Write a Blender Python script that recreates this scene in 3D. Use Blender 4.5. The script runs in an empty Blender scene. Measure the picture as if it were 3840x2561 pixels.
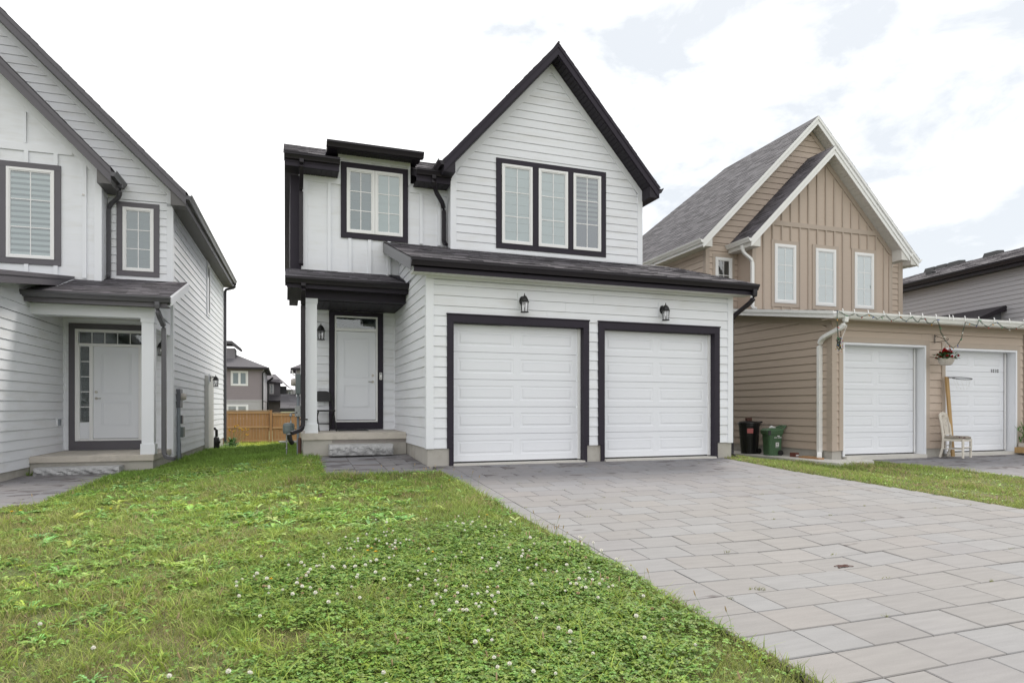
import bpy, math, random
import numpy as np
from mathutils import Vector, Matrix
rnd = random.Random(7)
R = math.radians
sc = bpy.context.scene

# ------------------------------------------------------------ camera, sky, sun
cam_d = bpy.data.cameras.new('camera')
cam = bpy.data.objects.new('camera', cam_d)
sc.collection.objects.link(cam)
cam.location = (0, 0, 0.97)
cam.rotation_euler = (R(90), 0, R(-19.48))
cam_d.sensor_width = 36
cam_d.lens = 22.5
cam_d.shift_y = 249.5 / 3840
cam_d.clip_start = 0.05
cam_d.clip_end = 2000
sc.camera = cam

SUN_EL, SUN_AZ = 57, 52      # azimuth measured clockwise from +Y (0) towards +X (90)
world = bpy.data.worlds.new('World')
sc.world = world
world.use_nodes = True
nt = world.node_tree
nt.nodes.clear()
def N(t, **kw):
    n = nt.nodes.new(t)
    for k, v in kw.items(): setattr(n, k, v)
    return n
out = N('ShaderNodeOutputWorld')
sky = N('ShaderNodeTexSky', sky_type='NISHITA', sun_disc=False)
sky.sun_elevation = R(SUN_EL)
sky.sun_rotation = R(SUN_AZ)
sky.air_density = 1.0; sky.dust_density = 2.0
bg1 = N('ShaderNodeBackground'); bg1.inputs[1].default_value = 0.12
nt.links.new(sky.outputs[0], bg1.inputs[0])
tc = N('ShaderNodeTexCoord')
mp = N('ShaderNodeMapping'); mp.inputs['Scale'].default_value = (1, 1, 1.9); mp.inputs['Location'].default_value = (3.1, 0.4, 0.2)
nt.links.new(tc.outputs['Generated'], mp.inputs[0])
n1 = N('ShaderNodeTexNoise'); n1.inputs['Scale'].default_value = 5.6; n1.inputs['Detail'].default_value = 10; n1.inputs['Roughness'].default_value = .60; n1.inputs['Distortion'].default_value = .25
nt.links.new(mp.outputs[0], n1.inputs['Vector'])
# the cloud sheet is thicker towards the left of the street, thinner to the right
dotn = N('ShaderNodeVectorMath', operation='DOT_PRODUCT'); dotn.inputs[1].default_value = (0.93, 0.30, 0.22)
nt.links.new(tc.outputs['Generated'], dotn.inputs[0])
mr = N('ShaderNodeMapRange'); mr.inputs[1].default_value = 0.30; mr.inputs[2].default_value = 0.85; mr.inputs[3].default_value = 0.30; mr.inputs[4].default_value = -0.035
nt.links.new(dotn.outputs['Value'], mr.inputs[0])
addn = N('ShaderNodeMath', operation='ADD'); nt.links.new(n1.outputs[0], addn.inputs[0]); nt.links.new(mr.outputs[0], addn.inputs[1])
cr = N('ShaderNodeValToRGB'); cr.color_ramp.elements[0].position = .40; cr.color_ramp.elements[0].color = (.88, .88, .88, 1); cr.color_ramp.elements[1].position = .56; cr.color_ramp.elements[1].color = (1, 1, 1, 1)
nt.links.new(addn.outputs[0], cr.inputs[0])
cl = N('ShaderNodeValToRGB'); cl.color_ramp.elements[0].position = .40; cl.color_ramp.elements[0].color = (.615, .645, .675, 1); cl.color_ramp.elements[1].position = .64; cl.color_ramp.elements[1].color = (1.0, 1.0, 1.0, 1)
nt.links.new(addn.outputs[0], cl.inputs[0])
bg2 = N('ShaderNodeBackground'); bg2.inputs[1].default_value = 1.44
nt.links.new(cl.outputs[0], bg2.inputs[0])
mx = N('ShaderNodeMixShader')
nt.links.new(cr.outputs[0], mx.inputs[0]); nt.links.new(bg1.outputs[0], mx.inputs[1]); nt.links.new(bg2.outputs[0], mx.inputs[2])
nt.links.new(mx.outputs[0], out.inputs[0])

sl = bpy.data.lights.new('sun', 'SUN'); sl.energy = 3.3; sl.angle = R(18); sl.color = (1, .95, .87)
so = bpy.data.objects.new('sun', sl); sc.collection.objects.link(so)
_d = Vector((math.sin(R(SUN_AZ)) * math.cos(R(SUN_EL)), math.cos(R(SUN_AZ)) * math.cos(R(SUN_EL)), math.sin(R(SUN_EL))))
so.rotation_euler = _d.to_track_quat('Z', 'Y').to_euler(); so.location = (20, 0, 30)
sc.view_settings.view_transform = 'Standard'; sc.view_settings.look = 'None'
sc.view_settings.exposure = 0.0; sc.view_settings.gamma = 1
sc.view_settings.use_curve_mapping = False
sc.cycles.max_bounces = 8; sc.cycles.transparent_max_bounces = 16
sc.cycles.use_denoising = True

# ------------------------------------------------------------ materials
def mat(name, col, rough=.6, var=.06, scale=6, bump=0, bscale=60, metal=0, island=0, spec=.5, stretch=(1, 1, 1), attr=None, trans=0, dirt=None, dscale=1.5, dlo=.5, dhi=.7, dz=None):
    m = bpy.data.materials.new(name); m.use_nodes = True
    t = m.node_tree; b = t.nodes['Principled BSDF']; L = t.links
    b.inputs['Roughness'].default_value = rough; b.inputs['Metallic'].default_value = metal
    b.inputs['Specular IOR Level'].default_value = spec
    def nn(ty): return t.nodes.new(ty)
    co = nn('ShaderNodeTexCoord'); mpp = nn('ShaderNodeMapping'); mpp.inputs['Scale'].default_value = stretch
    L.new(co.outputs['Object'], mpp.inputs[0])
    no = nn('ShaderNodeTexNoise'); no.inputs['Scale'].default_value = scale; no.inputs['Detail'].default_value = 6; no.inputs['Roughness'].default_value = .6
    L.new(mpp.outputs[0], no.inputs['Vector'])
    rng = nn('ShaderNodeMapRange'); rng.inputs[3].default_value = 1 - var * 2; rng.inputs[4].default_value = 1 + var * 2
    L.new(no.outputs[0], rng.inputs[0])
    if attr:
        src = nn('ShaderNodeAttribute'); src.attribute_name = attr; csock = src.outputs['Color']
    else:
        src = nn('ShaderNodeRGB'); src.outputs[0].default_value = (*col, 1); csock = src.outputs[0]
    vm = nn('ShaderNodeVectorMath'); vm.operation = 'SCALE'; L.new(csock, vm.inputs[0]); L.new(rng.outputs[0], vm.inputs['Scale'])
    last = vm.outputs[0]
    if island:
        g = nn('ShaderNodeNewGeometry'); r2 = nn('ShaderNodeMapRange'); r2.inputs[3].default_value = 1 - island; r2.inputs[4].default_value = 1 + island
        L.new(g.outputs['Random Per Island'], r2.inputs[0])
        v2 = nn('ShaderNodeVectorMath'); v2.operation = 'SCALE'; L.new(last, v2.inputs[0]); L.new(r2.outputs[0], v2.inputs['Scale']); last = v2.outputs[0]
    if dirt:
        n3 = nn('ShaderNodeTexNoise'); n3.inputs['Scale'].default_value = dscale; n3.inputs['Detail'].default_value = 8; n3.inputs['Roughness'].default_value = .65
        L.new(mpp.outputs[0], n3.inputs['Vector'])
        r3 = nn('ShaderNodeMapRange'); r3.inputs[1].default_value = dlo; r3.inputs[2].default_value = dhi
        L.new(n3.outputs[0], r3.inputs[0])
        mxx = nn('ShaderNodeMix'); mxx.data_type = 'RGBA'
        L.new(r3.outputs[0], mxx.inputs[0]); L.new(last, mxx.inputs[6]); mxx.inputs[7].default_value = (*dirt, 1); last = mxx.outputs[2]
    L.new(last, b.inputs['Base Color'])
    if bump:
        n2 = nn('ShaderNodeTexNoise'); n2.inputs['Scale'].default_value = bscale; n2.inputs['Detail'].default_value = 5
        L.new(mpp.outputs[0], n2.inputs['Vector'])
        bp = nn('ShaderNodeBump'); bp.inputs['Strength'].default_value = bump; bp.inputs['Distance'].default_value = .01
        L.new(n2.outputs[0], bp.inputs['Height']); L.new(bp.outputs[0], b.inputs['Normal'])
    if trans:
        tr = nn('ShaderNodeBsdfTranslucent'); ms = nn('ShaderNodeMixShader'); ms.inputs[0].default_value = trans
        L.new(last, tr.inputs[0]); L.new(b.outputs[0], ms.inputs[1]); L.new(tr.outputs[0], ms.inputs[2])
        L.new(ms.outputs[0], t.nodes['Material Output'].inputs[0])
    return m

def glassmat(name, refl=.22, tint=(.85, .9, .9)):
    m = bpy.data.materials.new(name); m.use_nodes = True; t = m.node_tree; t.nodes.clear(); L = t.links
    o = t.nodes.new('ShaderNodeOutputMaterial'); a = t.nodes.new('ShaderNodeBsdfTransparent'); a.inputs[0].default_value = (*tint, 1)
    g = t.nodes.new('ShaderNodeBsdfGlossy'); g.inputs['Roughness'].default_value = .03
    lw = t.nodes.new('ShaderNodeLayerWeight'); lw.inputs[0].default_value = .35
    r = t.nodes.new('ShaderNodeMapRange'); r.inputs[3].default_value = refl; r.inputs[4].default_value = .9
    nz = t.nodes.new('ShaderNodeTexNoise'); nz.inputs['Scale'].default_value = 1.3
    bp = t.nodes.new('ShaderNodeBump'); bp.inputs['Strength'].default_value = .08; bp.inputs['Distance'].default_value = .02
    L.new(nz.outputs[0], bp.inputs['Height']); L.new(bp.outputs[0], g.inputs['Normal'])
    x = t.nodes.new('ShaderNodeMixShader'); L.new(lw.outputs['Facing'], r.inputs[0]); L.new(r.outputs[0], x.inputs[0])
    L.new(a.outputs[0], x.inputs[1]); L.new(g.outputs[0], x.inputs[2]); L.new(x.outputs[0], o.inputs[0])
    return m

M = {}
M['white'] = mat('white_siding_paint', (.76, .775, .815), .55, .025, 1.4, .16, 55, stretch=(1, 1, 5), dirt=(.66, .66, .66), dscale=.9, dlo=.50, dhi=.80)
M['whitetrim'] = mat('white_trim_paint', (.765, .78, .82), .5, .015, 2, .05, 40)
M['door'] = mat('white_door_enamel', (.755, .772, .815), .42, .012, 1.2, .05, 120)
M['vinyl'] = mat('white_window_vinyl', (.80, .80, .80), .4, .01, 3)
M['dark'] = mat('dark_aubergine_trim', (.024, .019, .030), .6, .1, 4, .05, 50, spec=.3)
M['darkmetal'] = mat('dark_gutter_metal', (.018, .0145, .020), .42, .08, 2, spec=.35)
M['grey'] = mat('warm_grey_trim', (.105, .098, .112), .5, .05, 4, .05, 50)
M['greymetal'] = mat('grey_gutter_metal', (.085, .083, .093), .32, .05, 3)
M['tan'] = mat('tan_siding_paint', (.495, .405, .335), .6, .03, 3, .15, 80, stretch=(1, 1, 6))
M['tantrim'] = mat('tan_trim_paint', (.43, .357, .297), .6, .03, 3, .08, 60)
M['whitemetal'] = mat('white_gutter_metal', (.8, .8, .79), .35, .02, 3)
M['concrete'] = mat('cast_concrete', (.42, .40, .365), .85, .10, 3, .25, 45, dirt=(.27, .24, .20), dscale=1.6, dlo=.52, dhi=.75)
M['slab'] = mat('porch_concrete', (.50, .46, .405), .8, .08, 3, .2, 45, dirt=(.34, .31, .27), dscale=2.2, dlo=.5, dhi=.72)
M['pad'] = mat('pale_concrete', (.56, .54, .50), .8, .06, 3, .15, 45)
M['stone'] = mat('rockface_stone', (.42, .42, .425), .85, .16, 5, .5, 30, dirt=(.19, .19, .19), dscale=5, dlo=.52, dhi=.7)
M['shingle'] = mat('charcoal_shingle', (.072, .066, .076), .9, .12, 8, .5, 180, island=.48)
M['shinglegrey'] = mat('grey_shingle', (.098, .094, .104), .9, .1, 8, .4, 150, island=.26)
M['shinglemid'] = mat('brown_grey_shingle', (.085, .078, .088), .9, .12, 8, .4, 150, island=.45)
M['soffitdark'] = mat('dark_vented_soffit', (.022, .018, .026), .6, .08, 3, spec=.3)
M['soffitwhite'] = mat('white_vented_soffit', (.66, .65, .62), .5, .03, 3)
M['soffitgrey'] = mat('grey_vented_soffit', (.11, .105, .105), .5, .03, 3)
M['glass'] = glassmat('window_glass', .13)
M['glassdark'] = glassmat('dark_window_glass', .10)
M['lampglass'] = glassmat('lantern_glass', .12, (.95, .95, .95))
M['blind'] = mat('white_roller_blind', (.50, .555, .575), .8, .02, 4)
M['sheer'] = mat('sheer_blind', (.25, .295, .325), .8, .02, 4)
M['sheerdark'] = mat('sheer_dark_blind', (.10, .125, .17), .8, .02, 4)
M['room'] = mat('dim_interior', (.035, .038, .04), .9, .2, 2)
M['roomblue'] = mat('dim_bluish_interior', (.13, .16, .21), .9, .1, 2)
M['black'] = mat('black_metal', (.012, .012, .013), .4, .1, 8)
M['blackplastic'] = mat('black_plastic', (.013, .013, .014), .38, .1, 3)
M['steel'] = mat('brushed_nickel', (.45, .43, .40), .3, .05, 8, metal=1)
M['greybox'] = mat('grey_utility_paint', (.15, .18, .18), .45, .05, 5)
M['greypipe'] = mat('grey_conduit', (.22, .245, .275), .45, .04, 6)
M['galv'] = mat('galvanised_steel', (.35, .36, .36), .4, .08, 8, metal=.7)
M['rust'] = mat('rusty_brown_pipe', (.10, .045, .035), .6, .2, 9)
M['cedar'] = mat('cedar_boards', (.40, .215, .095), .75, .16, 3, .2, 30, stretch=(9, 9, .7), island=.1)
M['cedarpale'] = mat('pale_weathered_pine', (.42, .30, .19), .75, .1, 4, .2, 30, stretch=(1, 9, 9))
M['rail'] = mat('fence_rail_wood', (.50, .30, .15), .75, .12, 3, .2, 30, stretch=(1, 9, 9))
M['lumber'] = mat('raw_lumber', (.40, .255, .11), .7, .16, 4, .2, 30, stretch=(9, 9, .8))
M['whitewash'] = mat('chipped_whitewash', (.62, .58, .51), .7, .07, 6, .15, 40, dirt=(.30, .25, .20), dscale=9, dlo=.62, dhi=.7)
M['cushion'] = mat('worn_cushion', (.26, .23, .19), .9, .22, 14, .2, 60, dirt=(.09, .05, .05), dscale=8, dlo=.55, dhi=.6)
M['binblack'] = mat('black_bin_plastic', (.010, .010, .011), .33, .1, 3)
M['bingreen'] = mat('green_bin_plastic', (.060, .125, .060), .5, .1, 3)
M['red'] = mat('pink_red_sticker', (.48, .14, .14), .6, .1, 12)
M['sticker'] = mat('white_sticker', (.74, .74, .74), .6, .03, 12)
M['brick'] = mat('red_brown_brick', (.14, .045, .032), .85, .15, 12, .3, 60)
M['petalred'] = mat('red_petals', (.42, .012, .018), .6, .2, 20, trans=.2)
M['petalpink'] = mat('pink_petals', (.50, .045, .09), .6, .2, 20, trans=.2)
M['petalyellow'] = mat('yellow_petals', (.72, .46, .02), .6, .15, 20, trans=.25)
M['petalorange'] = mat('orange_petals', (.60, .15, .02), .6, .15, 20, trans=.2)
M['petalwhite'] = mat('clover_white', (.74, .72, .66), .7, .1, 60, trans=.2)
M['petalbrown'] = mat('clover_faded', (.40, .29, .17), .8, .15, 60, trans=.1)
M['leafdark'] = mat('dark_leaf', (.055, .12, .035), .55, .2, 12, trans=.25, island=.3)
M['leafmid'] = mat('mid_leaf', (.085, .19, .04), .5, .2, 12, trans=.3, island=.3)
M['stem'] = mat('green_stem', (.12, .22, .06), .6, .1, 12)
M['pot'] = mat('greige_pot_plastic', (.50, .46, .42), .5, .03, 5)
M['rubberedge'] = mat('black_edging', (.012, .013, .013), .5, .1, 8)
M['wire'] = mat('green_wire', (.015, .045, .028), .5, .1, 8)
for nm, c in dict(bulbred=(.5, .03, .02), bulbblue=(.03, .08, .4), bulbgreen=(.02, .25, .08), bulborange=(.6, .28, .03), bulbclear=(.7, .68, .62)).items():
    M[nm] = mat(nm, c, .25, .02, 5)
M['mauve'] = mat('mauve_grey_siding', (.27, .235, .25), .7, .03, 2)
M['palebrick'] = mat('pale_grey_brick', (.42, .41, .42), .85, .05, 4, .2, 30)
M['stucco'] = mat('mid_grey_stucco', (.20, .19, .205), .85, .04, 4)
M['brownbrick'] = mat('brown_grey_brick', (.26, .235, .22), .85, .08, 9, .2, 30)
M['greyvinyl'] = mat('light_grey_vinyl', (.40, .395, .42), .55, .02, 3, .06, 50, stretch=(1, 1, 5))
M['graphite'] = mat('graphite_metal', (.10, .105, .12), .4, .05, 5)
M['number'] = mat('dark_numerals', (.03, .03, .03), .5, .02, 5)
# pavers: blended greys / beiges picked per stone, with streaks; painted house shade and damp dark stains near the doors
def pavermat(name, dark=False):
    m = bpy.data.materials.new(name); m.use_nodes = True; t = m.node_tree; b = t.nodes['Principled BSDF']; L = t.links
    nn = t.nodes.new
    oi = nn('ShaderNodeObjectInfo'); ge = nn('ShaderNodeNewGeometry')
    ad = nn('ShaderNodeMath'); ad.operation = 'ADD'; fr = nn('ShaderNodeMath'); fr.operation = 'FRACT'
    L.new(oi.outputs['Random'], ad.inputs[0]); L.new(ge.outputs['Random Per Island'], ad.inputs[1]); L.new(ad.outputs[0], fr.inputs[0])
    rp = nn('ShaderNodeValToRGB'); e = rp.color_ramp.elements
    e[0].position = 0; e[0].color = (.222, .216, .217, 1); e[1].position = 1; e[1].color = (.232, .219, .211, 1)
    for p, c in ((.25, (.226, .216, .209, 1)), (.5, (.216, .208, .204, 1)), (.75, (.230, .229, .232, 1))):
        x = e.new(p); x.color = c
    L.new(fr.outputs[0], rp.inputs[0])
    # world-space position for streaks / blotches
    mpp = nn('ShaderNodeMapping'); mpp.inputs['Scale'].default_value = (1.2, 9, 1)
    rot = nn('ShaderNodeVectorMath'); rot.operation = 'ADD'; L.new(ge.outputs['Position'], rot.inputs[0])
    cmb = nn('ShaderNodeCombineXYZ'); ml = nn('ShaderNodeMath'); ml.operation = 'MULTIPLY'; ml.inputs[1].default_value = 37
    L.new(fr.outputs[0], ml.inputs[0]); L.new(ml.outputs[0], cmb.inputs[2]); L.new(cmb.outputs[0], rot.inputs[1])
    L.new(rot.outputs[0], mpp.inputs[0])
    n = nn('ShaderNodeTexNoise'); n.inputs['Scale'].default_value = 2.2; n.inputs['Detail'].default_value = 4; L.new(mpp.outputs[0], n.inputs['Vector'])
    r = nn('ShaderNodeMapRange'); r.inputs[3].default_value = .84; r.inputs[4].default_value = 1.16; L.new(n.outputs[0], r.inputs[0])
    v = nn('ShaderNodeVectorMath'); v.operation = 'SCALE'; L.new(rp.outputs[0], v.inputs[0]); L.new(r.outputs[0], v.inputs['Scale'])
    # fine grit
    g2 = nn('ShaderNodeTexNoise'); g2.inputs['Scale'].default_value = 160; g2.inputs['Detail'].default_value = 3; L.new(ge.outputs['Position'], g2.inputs['Vector'])
    r2 = nn('ShaderNodeMapRange'); r2.inputs[3].default_value = .86; r2.inputs[4].default_value = 1.14; L.new(g2.outputs[0], r2.inputs[0])
    v2 = nn('ShaderNodeVectorMath'); v2.operation = 'SCALE'; L.new(v.outputs[0], v2.inputs[0]); L.new(r2.outputs[0], v2.inputs['Scale'])
    # house shadow painted in as grey before the doors, plus dark damp puddle marks
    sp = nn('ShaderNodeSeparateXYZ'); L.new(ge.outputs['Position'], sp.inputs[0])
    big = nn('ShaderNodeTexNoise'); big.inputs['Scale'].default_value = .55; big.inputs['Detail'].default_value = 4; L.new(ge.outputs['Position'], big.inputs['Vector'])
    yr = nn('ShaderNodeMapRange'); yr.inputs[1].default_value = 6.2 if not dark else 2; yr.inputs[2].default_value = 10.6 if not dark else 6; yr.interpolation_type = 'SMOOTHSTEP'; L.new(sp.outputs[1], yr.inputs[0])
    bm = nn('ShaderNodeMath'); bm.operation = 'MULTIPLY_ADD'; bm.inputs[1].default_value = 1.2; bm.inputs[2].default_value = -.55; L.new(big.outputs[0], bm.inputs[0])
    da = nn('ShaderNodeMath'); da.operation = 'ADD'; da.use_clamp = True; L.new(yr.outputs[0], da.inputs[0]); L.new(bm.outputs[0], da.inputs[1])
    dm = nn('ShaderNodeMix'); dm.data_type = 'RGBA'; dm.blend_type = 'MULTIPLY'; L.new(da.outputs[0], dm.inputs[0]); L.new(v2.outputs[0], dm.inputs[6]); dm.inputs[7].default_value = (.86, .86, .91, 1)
    pm = nn('ShaderNodeMapping'); pm.inputs['Scale'].default_value = (1.0, 2.0, 1); L.new(ge.outputs['Position'], pm.inputs[0])
    off = nn('ShaderNodeVectorMath'); off.operation = 'ADD'; L.new(pm.outputs[0], off.inputs[0]); L.new(cmb.outputs[0], off.inputs[1])
    pu = nn('ShaderNodeTexNoise'); pu.inputs['Scale'].default_value = 1.9; pu.inputs['Detail'].default_value = 3; L.new(off.outputs[0], pu.inputs['Vector'])
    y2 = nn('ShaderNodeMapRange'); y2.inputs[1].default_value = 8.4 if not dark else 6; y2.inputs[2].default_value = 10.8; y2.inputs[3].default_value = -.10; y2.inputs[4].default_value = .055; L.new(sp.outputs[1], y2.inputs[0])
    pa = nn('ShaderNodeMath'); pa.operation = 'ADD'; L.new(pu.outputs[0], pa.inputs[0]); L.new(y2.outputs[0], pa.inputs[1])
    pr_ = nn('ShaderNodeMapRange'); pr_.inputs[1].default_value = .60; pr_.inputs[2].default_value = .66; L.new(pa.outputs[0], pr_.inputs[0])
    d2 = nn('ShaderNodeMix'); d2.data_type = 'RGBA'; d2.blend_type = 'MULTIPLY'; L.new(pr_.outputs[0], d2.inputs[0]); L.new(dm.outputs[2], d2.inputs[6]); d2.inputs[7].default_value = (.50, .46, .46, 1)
    L.new(d2.outputs[2], b.inputs['Base Color'])
    b.inputs['Roughness'].default_value = .82
    bp = nn('ShaderNodeBump'); bp.inputs['Strength'].default_value = .25; bp.inputs['Distance'].default_value = .004
    L.new(g2.outputs[0], bp.inputs['Height']); L.new(bp.outputs[0], b.inputs['Normal'])
    return m
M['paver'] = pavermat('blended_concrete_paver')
M['paverdark'] = pavermat('shaded_damp_concrete_paver', True)  # same painted shade ramp and damp marks, starting further out
M['sand'] = mat('joint_sand', (.105, .095, .084), .95, .2, 20, .2, 60)
M['soil'] = mat('lawn_soil', (.10, .12, .04), .95, .25, 2.0, .6, 30, dirt=(.15, .115, .07), dscale=.9, dlo=.5, dhi=.66)
M['grass'] = mat('grass_blades', (.1, .2, .05), .55, .04, 3, attr='col', trans=.38, spec=.3)
M['weed'] = mat('broad_weed_leaves', (.1, .2, .05), .5, .08, 30, attr='col', trans=.32, spec=.35)

# ------------------------------------------------------------ mesh + object helpers
class MB:
    def __init__(s): s.v = []; s.f = []; s.mi = []
    def add(s, vs, fs, mi=0):
        o = len(s.v); s.v += [tuple(p) for p in vs]; s.f += [tuple(i + o for i in f) for f in fs]; s.mi += [mi] * len(fs); return s
    def box(s, x0, x1, y0, y1, z0, z1, mi=0):
        vs = [(x, y, z) for x in (x0, x1) for y in (y0, y1) for z in (z0, z1)]
        return s.add(vs, [(0, 1, 3, 2), (4, 6, 7, 5), (0, 4, 5, 1), (2, 3, 7, 6), (0, 2, 6, 4), (1, 5, 7, 3)], mi)
    def hexa(s, a, b, mi=0):       # a, b: 4 matching points each
        return s.add(list(a) + list(b), [(0, 3, 2, 1), (4, 5, 6, 7), (0, 1, 5, 4), (1, 2, 6, 5), (2, 3, 7, 6), (3, 0, 4, 7)], mi)
    def prism(s, poly, d, mi=0):   # poly: list of 3d points, d: extrusion vector
        n = len(poly); d = Vector(d); a = [Vector(p) for p in poly]; b = [p + d for p in a]
        return s.add(a + b, [tuple(range(n))[::-1], tuple(range(n, 2 * n))] + [(i, (i + 1) % n, (i + 1) % n + n, i + n) for i in range(n)], mi)
    def tube(s, pts, r, n=8, mi=0, cap=True, w=None, h=None, up=(0, 0, 1)):
        pts = [Vector(p) for p in pts]; k = len(pts); rings = []
        rr = r if isinstance(r, (list, tuple)) else [r] * k
        for i, p in enumerate(pts):
            d = (pts[min(i + 1, k - 1)] - pts[max(i - 1, 0)]).normalized()
            u = Vector(up)
            if abs(d.dot(u)) > .95: u = Vector((0, 1, 0)) if w is None else Vector((0, -1, 0))
            a = d.cross(u).normalized(); b = a.cross(d).normalized()
            if w is not None:
                sc_ = 1.0
                if 0 < i < k - 1:
                    c_ = (pts[i + 1] - p).normalized().dot((p - pts[i - 1]).normalized()); sc_ = 1 / max(.75, math.sqrt((1 + c_) / 2))
                q = [(-w / 2, -h / 2), (w / 2, -h / 2), (w / 2, h / 2), (-w / 2, h / 2)]
                rings.append([p + a * x + b * y * sc_ for x, y in q])
            else:
                rings.append([p + (a * math.cos(t) + b * math.sin(t)) * rr[i] for t in [2 * math.pi * j / n for j in range(n)]])
        m = len(rings[0]); vs = [q for rg in rings for q in rg]
        fs = [(i * m + j, i * m + (j + 1) % m, (i + 1) * m + (j + 1) % m, (i + 1) * m + j) for i in range(k - 1) for j in range(m)]
        if cap: fs += [tuple(range(m))[::-1], tuple(range((k - 1) * m, k * m))]
        return s.add(vs, fs, mi)
    def lathe(s, prof, c=(0, 0, 0), n=24, mi=0, a0=0, sx=1, sy=1):
        vs = [(c[0] + r * math.cos(a0 + 2 * math.pi * j / n) * sx, c[1] + r * math.sin(a0 + 2 * math.pi * j / n) * sy, c[2] + z) for r, z in prof for j in range(n)]
        fs = [(i * n + j, i * n + (j + 1) % n, (i + 1) * n + (j + 1) % n, (i + 1) * n + j) for i in range(len(prof) - 1) for j in range(n)]
        fs += [tuple(range(n))[::-1], tuple(range((len(prof) - 1) * n, len(prof) * n))]
        return s.add(vs, fs, mi)
    def ball(s, c, r, n=8, m=5, mi=0, sz=1):
        prof = [(max(r * math.sin(math.pi * i / m), r * .02), -r * sz * math.cos(math.pi * i / m)) for i in range(m + 1)]
        return s.lathe(prof, c, n, mi)

def origin_of(o): return Vector(o['_o']) if '_o' in o else Vector((0, 0, 0))
ORG = {}
def link(o): sc.collection.objects.link(o)
def build(name, mb, m, parent=None, label=None, kind=None, smooth=False, bevel=0, origin=None):
    me = bpy.data.meshes.new(name)
    org = ORG.get(parent.name, Vector((0, 0, 0))) if parent else (Vector(origin) if origin else Vector((0, 0, 0)))
    me.from_pydata([(p[0] - org.x, p[1] - org.y, p[2] - org.z) for p in mb.v], [], mb.f)
    ms = m if isinstance(m, (list, tuple)) else [m]
    for k in ms: me.materials.append(M[k] if isinstance(k, str) else k)
    if len(ms) > 1: me.polygons.foreach_set('material_index', mb.mi)
    if smooth: me.polygons.foreach_set('use_smooth', [True] * len(mb.f))
    me.update()
    o = bpy.data.objects.new(name, me); link(o)
    if parent: o.parent = parent; ORG[o.name] = org
    else: o.location = org; ORG[o.name] = org
    if label: o['label'] = label
    if kind: o['kind'] = kind
    if bevel:
        b = o.modifiers.new('bevel', 'BEVEL'); b.width = bevel; b.segments = 2; b.limit_method = 'ANGLE'
    return o
def thing(name, label, cat, loc, rot=0, group=None):
    """Empty; meshes below it are given in the frame that is turned clockwise by rot degrees about the world origin"""
    e = bpy.data.objects.new(name, None); link(e)
    a = -R(rot); p = Vector(loc)
    e.location = (p.x * math.cos(a) - p.y * math.sin(a), p.x * math.sin(a) + p.y * math.cos(a), p.z)
    e.rotation_euler = (0, 0, a); e.empty_display_size = .2
    e['label'] = label; e['category'] = cat
    if group: e['group'] = group
    ORG[e.name] = p
    return e
def tag(o, label, cat, group=None):
    o['label'] = label; o['category'] = cat
    if group: o['group'] = group
    return o
def roty(p, rot=1.41):
    a = -R(rot); return (p[0] * math.cos(a) - p[1] * math.sin(a), p[0] * math.sin(a) + p[1] * math.cos(a))
def unroty(p, rot=1.41): return roty(p, -rot)

# wall planes: (u, z, n) -> xyz in the house frame; n is outwards
def front(y): return lambda u, z, n: (u, y - n, z)
def left(x): return lambda u, z, n: (x - n, u, z)      # faces -X
def right(x): return lambda u, z, n: (x + n, u, z)     # faces +X
def slab(mb, P, poly, n0, n1, mi=0):
    """poly: list of (u,z)"""
    k = len(poly); vs = [P(u, z, n0) for u, z in poly] + [P(u, z, n1) for u, z in poly]
    return mb.add(vs, [tuple(range(k))[::-1], tuple(range(k, 2 * k))] + [(i, (i + 1) % k, (i + 1) % k + k, i + k) for i in range(k)], mi)
def rect(mb, P, u0, u1, z0, z1, n0, n1, mi=0): return slab(mb, P, [(u0, z0), (u1, z0), (u1, z1), (u0, z1)], n0, n1, mi)

def pieces(lo, hi, z0, z1, holes):
    """split the strip z0..z1 between lo(z) and hi(z) around the rectangular holes"""
    cuts = sorted({z0, z1} | {h[2] for h in holes if z0 < h[2] < z1} | {h[3] for h in holes if z0 < h[3] < z1})
    outp = []
    for a, b in zip(cuts[:-1], cuts[1:]):
        mid = (a + b) / 2
        hs = sorted([h for h in holes if h[2] <= mid <= h[3]])
        segs = []; cur = None
        for h in hs:
            segs.append((cur, h[0])); cur = h[1]
        segs.append((cur, None))
        for l, r in segs:
            la, lb = (lo(a), lo(b)) if l is None else (max(l, lo(a)), max(l, lo(b)))
            ra, rb = (hi(a), hi(b)) if r is None else (min(r, hi(a)), min(r, hi(b)))
            if max(ra - la, rb - lb) < .02: continue
            outp.append((a, b, la, max(la, ra), lb, max(lb, rb)))
    return outp
def merge(ps):     # merge vertically adjacent pieces of the same run
    ps = list(ps); res = []
    for p in ps:
        for i, q in enumerate(res):
            if abs(q[1] - p[0]) < 1e-6 and abs(q[4] - p[2]) < 1e-4 and abs(q[5] - p[3]) < 1e-4:
                res[i] = (q[0], p[1], q[2], q[3], p[4], p[5]); break
        else: res.append(p)
    return res
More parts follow.
